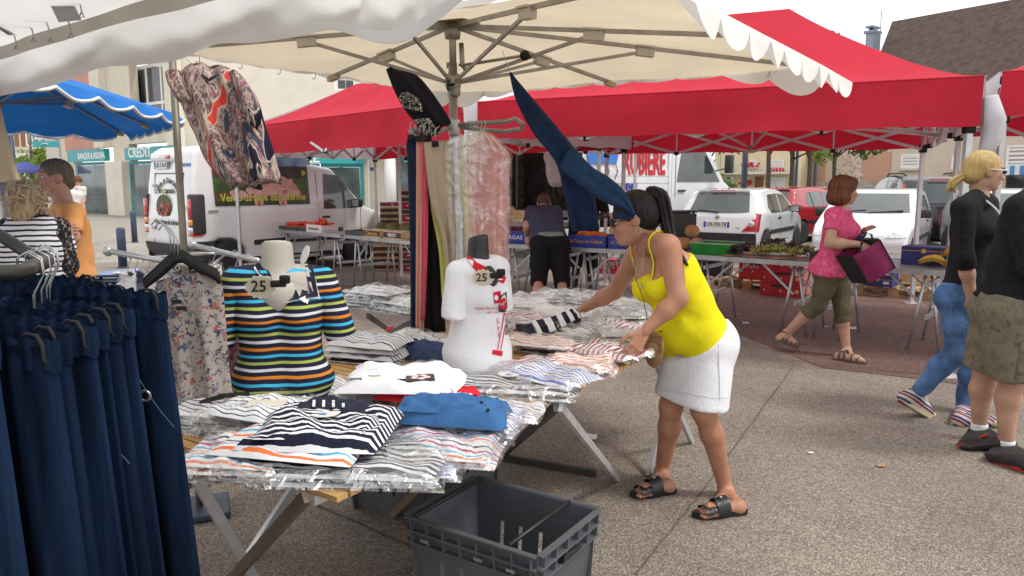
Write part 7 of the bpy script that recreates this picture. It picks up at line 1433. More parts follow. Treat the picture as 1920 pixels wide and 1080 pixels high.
for a,b in (((690,592),(742,628)),((780,600),(700,640))):MB().bar(G(*a,.70),G(*b),.022,.03).build('leg',dkst,wt2,2)
# ------------------------------------------------------------ folded garments
NV,WH=(.012,.014,.034),(.80,.80,.82)
def st(n,bands,per,ax='Y',warp=.03):return stripes(n,bands,per,ax,'UV',warp,4.,.85)
S=dict(navy=st('m_navy',[(0,WH),(.42,NV)],.088),thin=st('m_thin',[(0,WH),(.78,NV)],.085),grey=st('m_grey',[(0,(.62,.62,.64)),(.52,(.10,.10,.11))],.085),blk=st('m_blk',[(0,WH),(.35,(.03,.03,.035))],.075),red=st('m_red',[(0,WH),(.6,(.42,.03,.05))],.075,'X'),blue=st('m_blue',[(0,WH),(.62,(.10,.16,.5))],.07),org=st('m_org',[(0,WH),(.65,(.75,.2,.08))],.09),
    multi=st('m_multi',[(0,WH),(.14,(.8,.2,.06)),(.22,WH),(.36,(.1,.42,.65)),(.44,WH),(.58,(.5,.03,.12)),(.66,WH),(.82,(.06,.06,.14)),(.9,WH)],.36),lines=st('m_lines',[(0,(.66,.62,.6)),(.93,(.05,.05,.06))],.19,'X'),white=fabric('white_jersey',(.78,.77,.80),.03),pink=fabric('blush_jersey',(.78,.55,.52),.05),red1=fabric('red_jersey',(.62,.02,.035),.05),denim=fabric('mid_blue_cotton',(.045,.135,.31),.15,14,.2,40),dden=fabric('folded_dark_denim',(.05,.075,.15),.3,20,.4,60),sil=st('m_sil',[(0,(.55,.55,.57)),(.6,(.25,.25,.27))],.06),lime=st('m_lime',[(0,(.3,.36,.06)),(.7,NV)],.3))
FILM=film('clear_film',clear=.78,rough=.22,bump=.55,bscale=16);FILM2=film('hang_film',clear=.84,rough=.25,bump=.3,bscale=9)
def slab(w,l,h,seed,droop=.0,n=18,amp=.0075,grow=0.,lift=0.):
    r=np.random.RandomState(seed);ph=r.rand(6)*6.3;mb=MB()
    def fn(a,b):
        x,y=2*a-1,2*b-1;e=(1-abs(x) ** 8)*(1-abs(y) ** 8);z=h*max(0,e) ** .35+lift*(e > .01)
        z += amp*(math.sin(9*a+ph[0]+3*b)+math.sin(11*b+ph[1]-4*a)+.6*math.sin(23*a+ph[2]+9*b))*max(0,e) ** .5
        k=1+.03*math.sin(3*a+ph[3])+.03*math.sin(4*b+ph[4]);return A(x*(w/2+grow)*k+.006*math.sin(7*b+ph[5]),y*(l/2+grow)*k,max(0,z)-droop*max(0,-y-.55) ** 2)
    return mb.grid(fn,n,n)
ZST={}
LABN={}
def folded(lab,u,v,w,l,ang_,m,z=0.,h=.022,bag=True,seed=None,group='folded shirts on the tables',cat='shirt',pile=1,tag_=False,name='folded_shirt'):
    base=G(u,v,TZ+z);seed=int(u*7+v) if seed is None else seed;out=None
    for k in range(pile):
        lb=lab if pile == 1 else '%s, %s in its pile' % (lab,['lowest','second','third','fourth','fifth','sixth'][k] if k < pile-1 else 'topmost');LABN[lb]=1
        o=thing(name,lb,cat,base+A(.004*math.sin(k*5),.004*math.cos(k*3),k*(h+.004)+.002),math.atan2(ES[1],ES[0])-math.pi/2+R(ang_+2.5*math.sin(k*4+seed)),group);slab(w,l,h,seed+k).build('cloth',m[k % len(m)] if isinstance(m,list) else m,o,True)
        if bag:slab(w,l,h+.004,seed+k+50,grow=.018,amp=.009,lift=.004).build('clear_bag',FILM,o,True)
        elif h >= .03:q=slab(w*.82,l*.55,h*.5,seed+77,amp=.009).build('folded_flap',m,o,True);q.location=(.01,-l*.17,h*.8);q.rotation_euler=(.04,.03,.12)
        out=o
    if tag_:MB().lathe([(.045,0),(.045,.002)],(0,.02,h+.012),20).build('round_tag',MATS['plate_white'],out);MB().box((0,-.0,h+.0148),(.02,.016,.001)).build('tag_mark',blue_st,out)
    return out
F=folded
F('white shirts with thin navy lines at the left table corner',455,792,.36,.30,20,S['thin'],.0,.016,True,pile=4);F('multicolour striped shirts hanging over the left table edge',455,872,.30,.26,25,S['multi'],.0,.014,True,pile=3)
F('bagged navy and white shirts under the navy pullover',560,865,.42,.30,22,[S['multi'],S['thin'],S['navy']],.0,.016,False,pile=4);F('large bagged grey and white striped shirt at the front corner',668,872,.50,.34,32,S['grey'],.0,.02,True,pile=2)
yo=F('navy pullover with white stripes and round white tag',606,812,.40,.34,28,S['navy'],.075,.04,False,tag_=True,name='folded_pullover');slab(.22,.13,.012,5).build('yoke',mat('navy_knit',NV,.9),yo,True);yo.children[-1].location=(0,.09,.045);bpy.data.objects[yo.children[-1].name].rotation_euler=(0,0,.1)
for x in (-.05,-.02,.01,.04):MB().box((x,.07,.065),(.008,.06,.004),.3).build('yoke_bar',S['white'],yo)
F('cream shirt with printed swing tag beside the navy pullover',500,770,.30,.22,10,S['thin'],.085,.016,False);ctg=MB().box((0,0,.022),(.12,.075,.002),.5);o=[x for x in bpy.data.objects if x.get('label','').startswith('cream shirt with printed')][0];ctg.build('swing_tag',mat('cream_card',(.7,.66,.54),.7),o)
F('multicolour striped shirts at the right table edge',838,838,.34,.34,25,S['multi'],.0,.016,True,pile=2);F('blue folded trousers with dark studs',850,782,.37,.22,20,S['denim'],.05,.05,False,cat='trousers',name='folded_trousers',group=None);F('pale blue striped shirts under the blue trousers',880,800,.34,.26,22,S['blue'],.0,.012,True,pile=3)
bt_=[x for x in bpy.data.objects if x.get('label') == 'blue folded trousers with dark studs'][0]
for k in range(5):MB().ball((.06+.02*k,.05-.035*k,.058),.0055,6,4).build('stud',joint_black(),bt_,True)
for k in range(6):MB().box((-.06+k*.018,.085-.003*k,.052),(.008,.03,.006),-.4).build('lacing',S['white'],bt_)
F('red shirt under the white flower shirt',800,745,.34,.20,18,S['red1'],.04,.03,False);fs_=F('white shirt with black flower square and paper label',755,722,.44,.27,30,S['white'],.075,.03,False);MB().box((.07,-.03,.034),(.10,.09,.003),.2).build('black_square',black_txt,fs_)
for k in range(5):MB().lathe([(.014,0),(.009,.002)],(.07+.024*math.cos(k*1.256),-.03+.022*math.sin(k*1.256),.0365),10).build('flower_petal',S['pink'],fs_)
slab(.40,.06,.006,8).build('blush_band',S['pink'],fs_,True);fs_.children[-1].location=(-.02,.05,.03);MB().box((-.10,-.02,.036),(.09,.11,.002),.3).build('paper_label',MATS['plate_white'],fs_);MB().tube([(-.10+.028*math.cos(a),-.02+.014*math.sin(a),.038) for a in np.linspace(0,6.2,16)],.0016,5).build('label_oval',black_txt,fs_)
text('label_print','made in mode',.01,(-.10,-.02,.038),A(1,.3,0),A(-.3,1,0),black_txt,fs_,.0005,world=False,fit=.05)
F('white polo shirts with thin stripes and a red flash',700,672,.34,.26,15,[S['blk'],S['thin'],S['thin'],S['thin']],.0,.022,False,pile=4);pz_=[x for x in bpy.data.objects if 'red flash, topmost' in x.get('label','')][0];MB().box((.04,-.02,.028),(.02,.09,.004),.3).build('red_flash',S['red1'],pz_);slab(.22,.07,.014,3).build('collar',S['white'],pz_,True);pz_.children[-1].location=(0,.10,.02)
F('dark denim folded behind the polo shirts',792,668,.30,.20,10,S['dden'],.0,.05,False,cat='trousers',name='folded_trousers',group=None);F('clear bagged shirt with sparse black lines',805,640,.42,.16,8,S['lines'],.0,.035,True);F('lime and navy folded shirt peeping from below',760,650,.3,.14,8,S['lime'],.0,.02,False);F('clear bagged dark shirt before the white mannequin',790,700,.26,.18,30,S['sil'],.0,.02,True);F('silvery bagged shirt in the middle of the table',650,760,.3,.2,40,S['sil'],.0,.02,True);F('bagged white shirt beneath the striped mannequin',420,745,.34,.24,12,S['white'],.0,.02,True)
F('large bagged grey striped shirt with round tag at the table edge',955,728,.52,.30,26,S['grey'],.0,.018,True,tag_=True,pile=2);F('bagged shirt with blue stripes beside the grey one',1035,705,.36,.24,-14,S['blue'],.04,.02,True);F('narrow bagged red striped shirt beside the mannequin',985,690,.16,.28,-30,S['red'],.03,.02,True);F('bagged orange striped shirt at the table edge',1090,690,.30,.28,20,S['org'],.0,.018,True,pile=2)
F('bagged dark red striped shirt under the left hand',1142,660,.36,.24,-12,S['red'],.03,.022,True,tag_=True);F('bagged grey and black striped shirts before the far pile',1045,655,.34,.26,15,S['blk'],.0,.018,True,pile=2);F('bagged pale red shirt near the reaching hand',1010,645,.34,.16,10,S['org'],.05,.02,True)
F('bagged white shirt lying between mannequin and polo pile',600,735,.34,.26,12,S['thin'],.0,.02,True);F('bagged grey striped shirt behind the flower shirt',850,715,.38,.26,30,S['grey'],.0,.02,True);F('bagged thin striped shirt right of the blue trousers',935,772,.30,.24,24,S['thin'],.0,.018,True);F('bagged blue striped shirt along the front edge',755,868,.34,.24,28,S['blue'],.0,.016,True);F('bagged white shirt in the table middle',720,790,.36,.26,22,S['white'],.0,.02,True)
r_=random.Random(21);opts=[('silvery','sil'),('grey striped','grey'),('white','white'),('red striped','red'),('thin striped','thin'),('silvery','sil')]
spots=[(975,582,'white mannequin side'),(1010,572,'far left rim'),(1060,566,'far rim'),(1110,572,'right of centre'),(1160,580,'far right rim'),(985,612,'left of the hand'),(1060,600,'under the hand'),(1110,600,'right of the hand'),(1160,606,'near the camisole'),(1200,596,'far right corner'),(1090,628,'middle right'),(1150,632,'right of the middle'),(1185,640,'above left hand')]
for k,(u,v,pl) in enumerate(spots):
    nm,key=opts[(k*5+2) % 6];F('bagged %s shirt in the far pile, %s' % (nm,pl),u,v,r_.uniform(.3,.4),r_.uniform(.22,.3),r_.uniform(-40,40),S[key],.0,.018,True,pile=3,group='bagged shirts in the far pile')
for k,(u,v,n) in enumerate(((712,575,6),(765,583,4))):F('white bagged shirts stacked on the small table, %s stack' % ('taller left','lower right')[k],u,v,.36,.28,5-10*k,S['thin'],.0,.016,True,pile=n,group='white bagged shirts')
# ------------------------------------------------------------ hanging cloth
def drape(name,rows,m,parent,folds=3.,amp=.02,thick=.018,n=30,seed=0,grow=1.,sub_rows=18,film_m=None,uvx=1.,gath=0.):
    """closed cloth loop through rows of (left point, right point) world pairs"""
    rl=[A(*a) for a,b in rows];rr=[A(*b) for a,b in rows];mb=MB();vs,uv=[],[];ph=random.Random(seed).random()*6.3
    for i in range(sub_rows+1):
        t=i/sub_rows;a,b=spl(rl,t),spl(rr,t);ax=b-a;nn=nrm(np.cross(ax,spl(rl,min(1,t+.02))-spl(rl,max(0,t-.02))));nn=nn if nn[1] < 0 else-nn
        for k in range(n):
            c=k/n;x=1-abs(2*c-1);side=1 if c < .5 else-1;g=amp*(.25+grow*t)*(math.sin(folds*6.283*x+ph+1.2*t+.8*math.sin(3*t+ph))+.45*math.sin(folds*13.1*x+2*ph-2*t))+gath*math.exp(-4*t)*math.sin(75*x+4*math.sin(9*x)+ph);vs.append(a+ax*x+nn*(side*thick*math.sin(math.pi*min(1,max(0,x))) ** .5+g*math.sin(math.pi*x) ** .4));uv.append((c*uvx,t))
    fs=[(i*n+k,i*n+(k+1) % n,(i+1)*n+(k+1) % n,(i+1)*n+k) for i in range(sub_rows) for k in range(n)]+[tuple(range(n)),tuple(sub_rows*n+k for k in range(n))]
    return mesh_obj(name,vs,fs,m,parent,True,uv,True)
def PX(rows):return [(W(a[0],a[1],d if np.isscalar(d) else d[0]),W(b[0],b[1],d if np.isscalar(d) else d[1])) for a,b,d in rows]
# dark jeans on the near rail
jm_=[mat('dark_denim_%d' % k,c,.95,var=.75,scale=34,bump=.2,bscale=420,spec=.1,det=10,stretch=(1,1,.07)) for k,c in enumerate(((.006,.0145,.037),(.008,.019,.047),(.005,.012,.030)))];stit=mat('pale_stitch',(.045,.095,.19),.9);eyel=mat('brass_eyelet',(.5,.45,.36),.3,.8)
rk=thing('clothes_rail','black tubular clothes rail at the left edge','rack',(-1.2,1.5,0));railp=[A(-2.0,1.95,1.435),A(-1.35,1.80,1.43),W(60,478,1.75),W(88,486,1.62),W(60,500,1.45),W(-40,512,1.25),A(-1.3,.9,1.43)]
blktube=mat('black_rail_tube',(.03,.032,.03),.35,.3,var=.3);MB().tube([spl(railp,t) for t in np.linspace(0,1,30)],.015,10).build('rail',blktube,rk,3)
for x,y in ((-1.9,1.9),(-1.25,.92)):MB().tube([(x,y,0),(x,y,1.43)],.02,10).build('upright',blktube,rk,3)
jr=[(190,532,1.80,.0),(215,543,1.73,.02),(248,552,1.66,.0),(308,560,1.56,.05),(246,588,1.43,.03),(222,598,1.38,.02),(196,610,1.33,.02),(176,622,1.28,.02),(126,634,1.22,.02),(104,648,1.18,.02),(-10,640,1.12,.0)]
ordn=['farthest','second farthest','third farthest','fourth farthest','fifth','sixth','seventh','eighth','ninth','tenth','nearest']
for k,(u,v,d,fl) in enumerate(jr):
    o=thing('hanging_jeans',('dark blue elastic waist trousers on the near rail, %s from the camera' % ordn[k]) if k != 3 else 'dark blue elastic waist trousers at the rail end with pocket eyelets showing','trousers',W(u,900,d)*A(1,1,0),0,'dark jeans on the near rail')
    b=W(u,v,d);a=b+A(-.46,.10,.01);lowz=.12+.02*(k % 3);rows=[(lerp(a,b,-.02*q)*A(1,1,0)+A(-.02*q-.03*q*q,.02*q,lerp(a[2],lowz,q)),b*A(1,1,0)+A((.055+fl*.4)*q,.0,lerp(b[2],lowz,q))) for q in (0,.25,.5,.75,1.)]
    m_=jm_[k % 3];drape('trouser_cloth',rows,m_,o,3.1+.4*(k % 3),.019,.024,110,k,1.1,26,gath=.006)
    wb2=[]
    for q in (0,.055):wb2.append((rows[0][0]+A(-.004,0,.012-q),rows[0][1]+A(.005+q*.05,0,.012-q)))
    def wfn(i,jx):
        x=abs(2*i-1);x=1-x;side=-1 if i < .5 else 1;a_,b_=wb2[0][0],wb2[0][1];return lerp(a_,b_,x)-A(0,0,.055*jx)+A(.003*math.sin(jx*3),side*(.026+.0035*math.sin(i*200))*math.sin(math.pi*x) ** .4,.003*math.sin(i*200))
    MB().grid(wfn,200,4).build('waistband',m_,o,3)
    e0=rows[0][1];MB().tube([e0+A(-.042,-.02,.016),e0+A(-.03,-.024,.024),e0+A(-.012,-.027,.022),e0+A(-.002,-.03,.006),e0+A(.0,-.033,-.016),e0+A(.01,-.033,-.03)],[.0015,.003,.0036,.0036,.003,.0012],8).build('hanger_clip',joint_black(),o,3)
    if k in (3,5):MB().tube([e0+A(-.03+.10*s_-.05,-.034-.012*math.sin(s_*3),-.07-.20*s_ ** .8) for s_ in np.linspace(0,1,10)],.0010,5).build('pocket_seam',stit,o,2)
    if k in (3,10,4):q=e0+A(-.035,-.04,-.20);MB().tube([q+A(.011*math.cos(t),0,.011*math.sin(t)) for t in np.linspace(0,6.283,13)],.003,6).build('eyelet',eyel,o,3)
for k,t in enumerate(np.linspace(.38,.72,9)):
    q=spl(railp,t);o=thing('wire_hanger','chrome hanger hook on the black rail, %s from its far end' % ['first','second','third','fourth','fifth','sixth','seventh','eighth','ninth'][k],'hanger',q*A(1,1,0),0,'chrome hooks on the black rail')
    MB().tube([q+A(-.028,.005,-.01),q+A(-.022,0,.02),q+A(0,0,.032),q+A(.024,0,.018),q+A(.026,0,-.012),q+A(.004,0,-.05),q+A(0,0,-.12)],.0014,6).build('hook',rim_m,o,3);MB().box(q+A(0,0,-.135),(.016,.014,.05),None,.004).build('clip',joint_black(),o,2)
# second rack: post with side rails, hangers in clear film, floral dress, blouse
PB=W(345,470,3.3);r2=thing('clothes_rack','grey steel post with rails behind the floral dress','rack',PB*A(1,1,0));MB().tube([PB*A(1,1,0),PB*A(1,1,0)+A(0,0,2.3)],.0155,10).build('post',mat('aged_post',(.22,.20,.16),.5,.5,var=.3),r2,3)
MB().box(PB*A(1,1,0)+A(0,0,.02),(.26,.26,.03),.4,.008).build('base',dk,r2,2)
for a,b in (((203,471,3.2),(350,497,2.9)),((362,460,3.5),(485,489,3.1))):
    MB().tube([W(*a),W(*b)],.012,10).build('rail',steel,r2,3);MB().ball(W(*a),.022,10,8).build('rail_end',steel,r2,3)
for a,b in (((265,484,3.1),(425,473,3.4)),((345,478,3.3),(300,490,3.05)),((423,476,3.35),(390,505,3.2)),((342,474,3.3),(430,476,3.35))):MB().tube([W(*a),W(*b)],.006,8).build('cross_brace',steel,r2,3)
films=[('white top',(.72,.7,.73)),('pink top',(.6,.34,.36)),('grey top',(.4,.4,.44)),('white blouse',(.75,.74,.74)),('lilac top',(.5,.42,.52)),('white vest',(.74,.72,.7)),('navy top',(.03,.03,.07)),('white shirt',(.76,.75,.76))]
hs_=[(238,480,3.15,0),(252,482,3.12,6),(275,486,3.08,3),(295,489,3.02,4),(318,492,2.98,1),(398,470,3.38,5),(440,478,3.25,7),(462,484,3.18,2)]
for u,v,d,k in hs_:
    q=W(u,v,d);nm,c=films[k];o=thing('bagged_garment','%s in clear film on the steel rail, hung %s' % (nm,{238:'at the far end',252:'second along',275:'third along',295:'fourth along',318:'nearest the black hanger',398:'behind the post',440:'left of the mannequin neck',462:'just behind the mannequin neck'}[u]),'garment',q*A(1,1,0),0,'film-wrapped garments on the steel rail')
    MB().tube([q+A(-.016,0,-.01),q+A(-.014,0,.012),q+A(0,0,.02),q+A(.016,0,.01),q+A(.012,0,-.02),q+A(0,0,-.05),q+A(0,0,-.08)],.0022,6).build('hook',rim_m,o,3);e=nrm(A(.35,-.85,0)) ;e=A(e[0],e[1]*.5,0)
    rows=[(q+A(-.05,.03,-.07),q+A(.05,-.03,-.07)),(q-e*.2-A(0,0,.13),q+e*.2-A(0,0,.13)),(q-e*.18-A(0,0,.45),q+e*.18-A(0,0,.45)),(q-e*.2-A(0,0,.75),q+e*.2-A(0,0,.75))]
    drape('garment_cloth',rows,fabric('film_cloth_%d' % k,c),o,2,.01,.015,20,k,1,8);drape('clear_film',[(a+(a-b)*.06,b+(b-a)*.06) for a,b in rows],FILM2,o,3,.012,.03,24,k+9,1,10)
flo=None
def pattern_mat(name,base,layers):
    m,nt,n,l,b=newmat(name);b.inputs['Roughness'].default_value=.85;b.inputs['Specular IOR Level'].default_value=.2;tc=n.new('ShaderNodeTexCoord');cur=None
    for sc_,dist,lo,hi,col,sx in layers:
        mp_=n.new('ShaderNodeMapping');mp_.inputs['Scale'].default_value=sx;mp_.inputs['Rotation'].default_value=(0,.6 if sx[2] != 1 else 0,0);l.new(tc.outputs['Object'],mp_.inputs[0]);t=n.new('ShaderNodeTexNoise');t.inputs['Scale'].default_value=sc_;t.inputs['Distortion'].default_value=dist;t.inputs['Detail'].default_value=2;l.new(mp_.outputs[0],t.inputs['Vector'])
        rp=n.new('ShaderNodeValToRGB');e=rp.color_ramp.elements;e[0].position=lo;e[1].position=min(.999,lo+.02);e[0].color=(0,0,0,1);e[1].color=(1,1,1,1);x=e.new(hi);x.color=(1,1,1,1);x=e.new(min(1.,hi+.02));x.color=(0,0,0,1);l.new(t.outputs[0],rp.inputs[0])
        mx=n.new('ShaderNodeMix');mx.data_type='RGBA';l.new(rp.outputs[0],mx.inputs['Factor']);mx.inputs['B'].default_value=col+(1,)
        if cur is None:mx.inputs['A'].default_value=base+(1,)
        else:l.new(cur,mx.inputs['A'])
        cur=mx.outputs['Result']
    l.new(cur,b.inputs['Base Color']);return m
flo=pattern_mat('floral_print',(.42,.36,.32),[(36,.6,.60,1,(.36,.12,.10),(1,1,1)),(46,1.2,.585,1,(.05,.06,.12),(1,1,1)),(52,.8,.0,.38,(.22,.2,.19),(1,1,1)),(30,.8,.0,.36,(.09,.11,.17),(1,1,1))])
pais=pattern_mat('swirl_print',(.34,.26,.23),[(70,1.2,.5,1,(.12,.085,.095),(1,1,.4)),(60,1.2,.6,1,(.3,.06,.07),(1,1,.4)),(8,1.6,.57,.68,(.05,.06,.10),(1,1,.3)),(8.5,1.8,.42,.445,(.55,.44,.36),(1,1,.3)),(7.5,1.0,.60,1,(.55,.05,.035),(1,1,.26)),(6,1.0,.0,.385,(.012,.013,.03),(1,1,.26)),(7.5,1.0,.575,.60,(.55,.44,.35),(1,1,.26)),(6,1.0,.385,.41,(.54,.43,.35),(1,1,.26))])
fd=thing('floral_dress','beige floral dress on black wooden hangers','dress',W(350,900,2.45)*A(1,1,0))
drape('dress_cloth',PX([((296,528),(412,508),2.5),((286,570),(420,560),2.48),((300,680),(430,690),2.47),((300,780),(440,790),2.46),((318,915),(415,905),2.46)]),flo,fd,2.5,.018,.03,44,3,1.2,20)
for k in range(3):o_=A(-.012*k,.02*k,.008*k);MB().tube([W(272,538,2.47)+o_,W(300,515,2.47)+o_,W(330,488,2.46)+o_,W(345,486,2.46)+o_,W(375,505,2.46)+o_,W(408,520,2.45)+o_,W(412,532,2.45)+o_],[.007,.011,.012,.014,.013,.012,.007],8).build('hanger',joint_black(),fd,3);q=W(335-5*k,486,2.46)+o_;MB().tube([q,q+A(.0,0,.06),q+A(-.02,0,.10),q+A(-.045,0,.115),q+A(-.06,0,.095)],.0022,6).build('hanger_hook',rim_m,fd,3)
MB().tube([W(333+4*math.cos(a),503+4*math.sin(a),2.43) for a in np.linspace(0,6.3,12)],.003,6).build('hanger_eyelet',eyel,fd,3)
for v in (566,578):MB().box(W(331 if v < 570 else 340,v,2.42),(.033,.002,.013),rotz(.1)).build('woven_label',black_txt,fd,2)
# gauzy red-brown garment behind the mannequin
gz=thing('hanging_garment','dark red net garment between the floral dress and the mannequin','garment',W(445,800,2.75)*A(1,1,0));drape('net_cloth',PX([((425,600),(470,600),2.8),((425,700),(468,700),2.8),((430,790),(470,790),2.8)]),ramp_noise_mat('red_net',[(0,(.12,.05,.05)),(.5,(.28,.12,.11)),(.6,(.2,.17,.18))],60,.3,2),gz,3,.012,.015,24);MB().tube([W(430,598,2.8),W(448,585,2.8),W(468,598,2.8)],.006,6).build('hanger',joint_black(),gz,3)
bl=thing('swirl_blouse','red, navy and beige swirl print blouse blowing from the post','blouse',W(420,300,3.15)*A(1,1,0))
drape('blouse_cloth',PX([((330,142),(440,140),3.2),((324,152),(462,160),3.18),((350,222),(488,205),3.14),((364,250),(498,235),3.12),((388,305),(514,285),3.08),((432,352),(528,338),3.05)]),pais,bl,2.0,.03,.05,44,5,1.0,24)
drape('sleeve',PX([((310,142),(342,136),3.19),((316,160),(352,168),3.16),((332,188),(368,196),3.13)]),pais,bl,1.5,.008,.03,24,2,.5,10);drape('sleeve',PX([((428,140),(456,148),3.12),((446,178),(476,172),3.06),((462,222),(492,212),3.02),((470,232),(488,226),3.03)]),pais,bl,2,.012,.035,24,4,.5,10)
MB().tube([W(350,137,3.2),W(375,128,3.2),W(400,134,3.2),W(350,137,3.2)],.0035,6).build('hanger',MATS['plate_white'],bl,3);MB().tube([W(375,128,3.2),W(362,120,3.2),W(352,112,3.2),W(352,104,3.2)],.0025,6).build('hanger_hook',steel,bl,3)
MB().tube([W(378,140,3.13),W(392,150,3.12),W(410,138,3.13)],.006,6).build('neckline',black_txt,bl,3)
# trousers on the pole ring
def hang(lab,rows,m,cat='trousers',folds=2,amp=.008,thick=.014,filmed=None,seed=0,clip=None,name='hanging_trousers'):
    rows=PX(rows);o=thing(name,lab,cat,rows[-1][0]*A(1,1,0),0,'garments hanging on the umbrella pole');drape('cloth',rows,m,o,folds,amp,thick,32,seed,1.,20)
    if filmed:drape('clear_film',[(a+(a-b)*.08+A(0,-.02,.01),b+(b-a)*.06+A(0,-.02,.01)) for a,b in rows],FILM2,o,4,.012,.035,40,seed+3,1,26)
    if clip:MB().box(W(*clip),(.035,.02,.03),None,.004).build('clip',joint_black(),o,2);MB().tube([W(*clip)+A(0,0,.01),W(*clip)+A(0,0,.07),W(*clip)+A(.02,.02,.09)],.003,6).build('hook',rim_m,o,3)
    return o
hang('navy trousers hanging leftmost on the pole',[((762,264),(780,262),3.98),((768,430),(790,430),3.98),((770,622),(790,622),3.98)],fabric('navy_cotton',(.016,.025,.06)),clip=(770,258,3.95));hang('grey blue trousers second on the pole',[((770,266),(789,264),4.0),((774,430),(792,430),4.0),((776,616),(792,616),4.0)],fabric('grey_blue_cotton',(.11,.14,.18)),clip=(779,260,3.96));hang('salmon trousers beside the black ones',[((780,266),(797,264),3.96),((780,420),(800,420),3.96),((779,618),(795,618),3.96)],fabric('salmon_cotton',(.68,.33,.25)),clip=(787,260,3.94));hang('coral pink trousers next to the black ones',[((790,266),(802,264),3.93),((790,420),(803,420),3.93),((790,600),(797,600),3.93)],fabric('coral_pink_cotton',(.68,.11,.16)),clip=(795,260,3.9))
hang('black trousers in the middle of the pole ring',[((797,268),(812,266),3.99),((794,420),(824,420),3.99),((795,622),(836,622),3.99)],fabric('black_cotton',(.008,.008,.009)),clip=(803,260,3.93));hang('lime trousers twisted under the beige ones',[((800,270),(820,268),3.95),((806,380),(832,380),3.95),((822,470),(852,470),3.93),((828,560),(850,545),3.93)],fabric('lime_cotton',(.55,.54,.17)));bg_=hang('beige trousers clipped at the front of the ring',[((794,267),(846,262),3.88),((797,300),(850,300),3.88),((808,380),(852,385),3.88),((830,450),(855,450),3.88),((842,520),(852,515),3.88)],fabric('beige_cotton',(.46,.37,.27)),folds=1.3,amp=.02,clip=(816,270,3.83))
hang('white shirt in clear film beside the beige trousers',[((846,262),(890,250),3.9),((836,290),(900,285),3.9),((842,400),(890,400),3.9),((846,560),(888,560),3.9)],S['white'],'shirt',filmed=1,name='hanging_shirt',seed=3);hang('pale yellow shirt in clear film',[((868,258),(896,248),3.87),((863,290),(905,285),3.87),((868,400),(900,400),3.87),((874,500),(896,500),3.87)],fabric('pale_yellow_cotton',(.66,.58,.25)),'shirt',filmed=1,name='hanging_shirt',seed=5)
hang('pale pink blouse in shiny crumpled clear film',[((893,250),(908,246),3.86),((872,286),(952,284),3.86),((870,330),(955,320),3.86),((876,440),(953,440),3.86),((884,530),(954,540),3.86)],fabric('pale_pink_cotton',(.62,.30,.27),.12),'blouse',3,.012,.02,1,7,name='hanging_shirt')
for k,(u,d) in enumerate(((878,3.98),(884,3.95),(890,3.93),(898,3.9),(905,3.88))):o=thing('wire_hanger','thin wire hook on the pole ring, %s from the pole' % ['first','second','third','fourth','fifth'][k],'hanger',W(u,250,d)*A(1,1,0),0,'wire hooks on the pole ring');MB().tube([W(u-4,238,d),W(u-2,228,d),W(u+4,226,d),W(u+6,234,d),W(u+2,244,d),W(u,258,d)],.002,6).build('hook',rim_m,o,3)
bks=ramp_noise_mat('black_white_scroll',[(0,(.012,.012,.016)),(.47,(.6,.58,.55)),(.53,(.012,.012,.016))],26,2.5,1,.85);bs_=thing('black_trousers','black trousers with white scroll trim flying up beside the pole','trousers',W(790,240,4.0)*A(1,1,0))
drape('cloth',PX([((724,131),(742,131),4.15),((738,168),(780,140),4.1),((758,205),(808,170),4.05),((780,232),(832,205),4.0),((800,258),(846,228),3.98)]),fabric('black_navy_cotton',(.012,.012,.022)),bs_,1.5,.02,.025,36,4,1.);drape('scroll_trim',PX([((747,176),(765,172),3.98),((750,190),(786,186),3.97),((758,203),(794,210),3.96)]),bks,bs_,1,.004,.006,20,1,1,8);drape('scroll_trim',PX([((776,224),(806,222),3.93),((784,240),(818,240),3.92),((798,254),(822,256),3.92)]),bks,bs_,1,.004,.006,20,1,1,8)
dn=fabric('navy_denim',(.010,.024,.062),.25,20,.35,90);dl=fabric('lighter_denim',(.014,.038,.092),.25,20,.35,90);ft=thing('denim_trousers','dark denim trousers blowing from the umbrella strut towards the woman','trousers',W(1080,420,3.6)*A(1,1,0))
drape('trouser_leg',PX([((955,138),(960,138),3.75),((968,190),(992,176),3.72),((1000,250),(1042,235),3.68),((1042,305),(1092,298),3.65),((1058,370),(1112,350),3.65),((1072,434),(1124,430),3.66)]),dn,ft,1.2,.015,.02,36,1,.8,26);drape('trouser_leg',PX([((1050,318),(1075,275),3.6),((1085,345),(1110,312),3.52),((1130,378),(1142,332),3.44),((1168,392),(1172,360),3.36),((1188,404),(1190,398),3.33)]),dl,ft,1.0,.01,.022,36,2,.5,22)
MB().tube([W(942,95,3.8),W(950,118,3.78),W(957,140,3.76)],.002,5).build('cord',steel,ft,2);drape('trouser_hem',PX([((1149,395),(1192,402),3.345),((1148,402),(1184,411),3.34),((1149,410),(1176,410),3.345)]),dn,ft,1,.003,.008,20,1,.5,6)
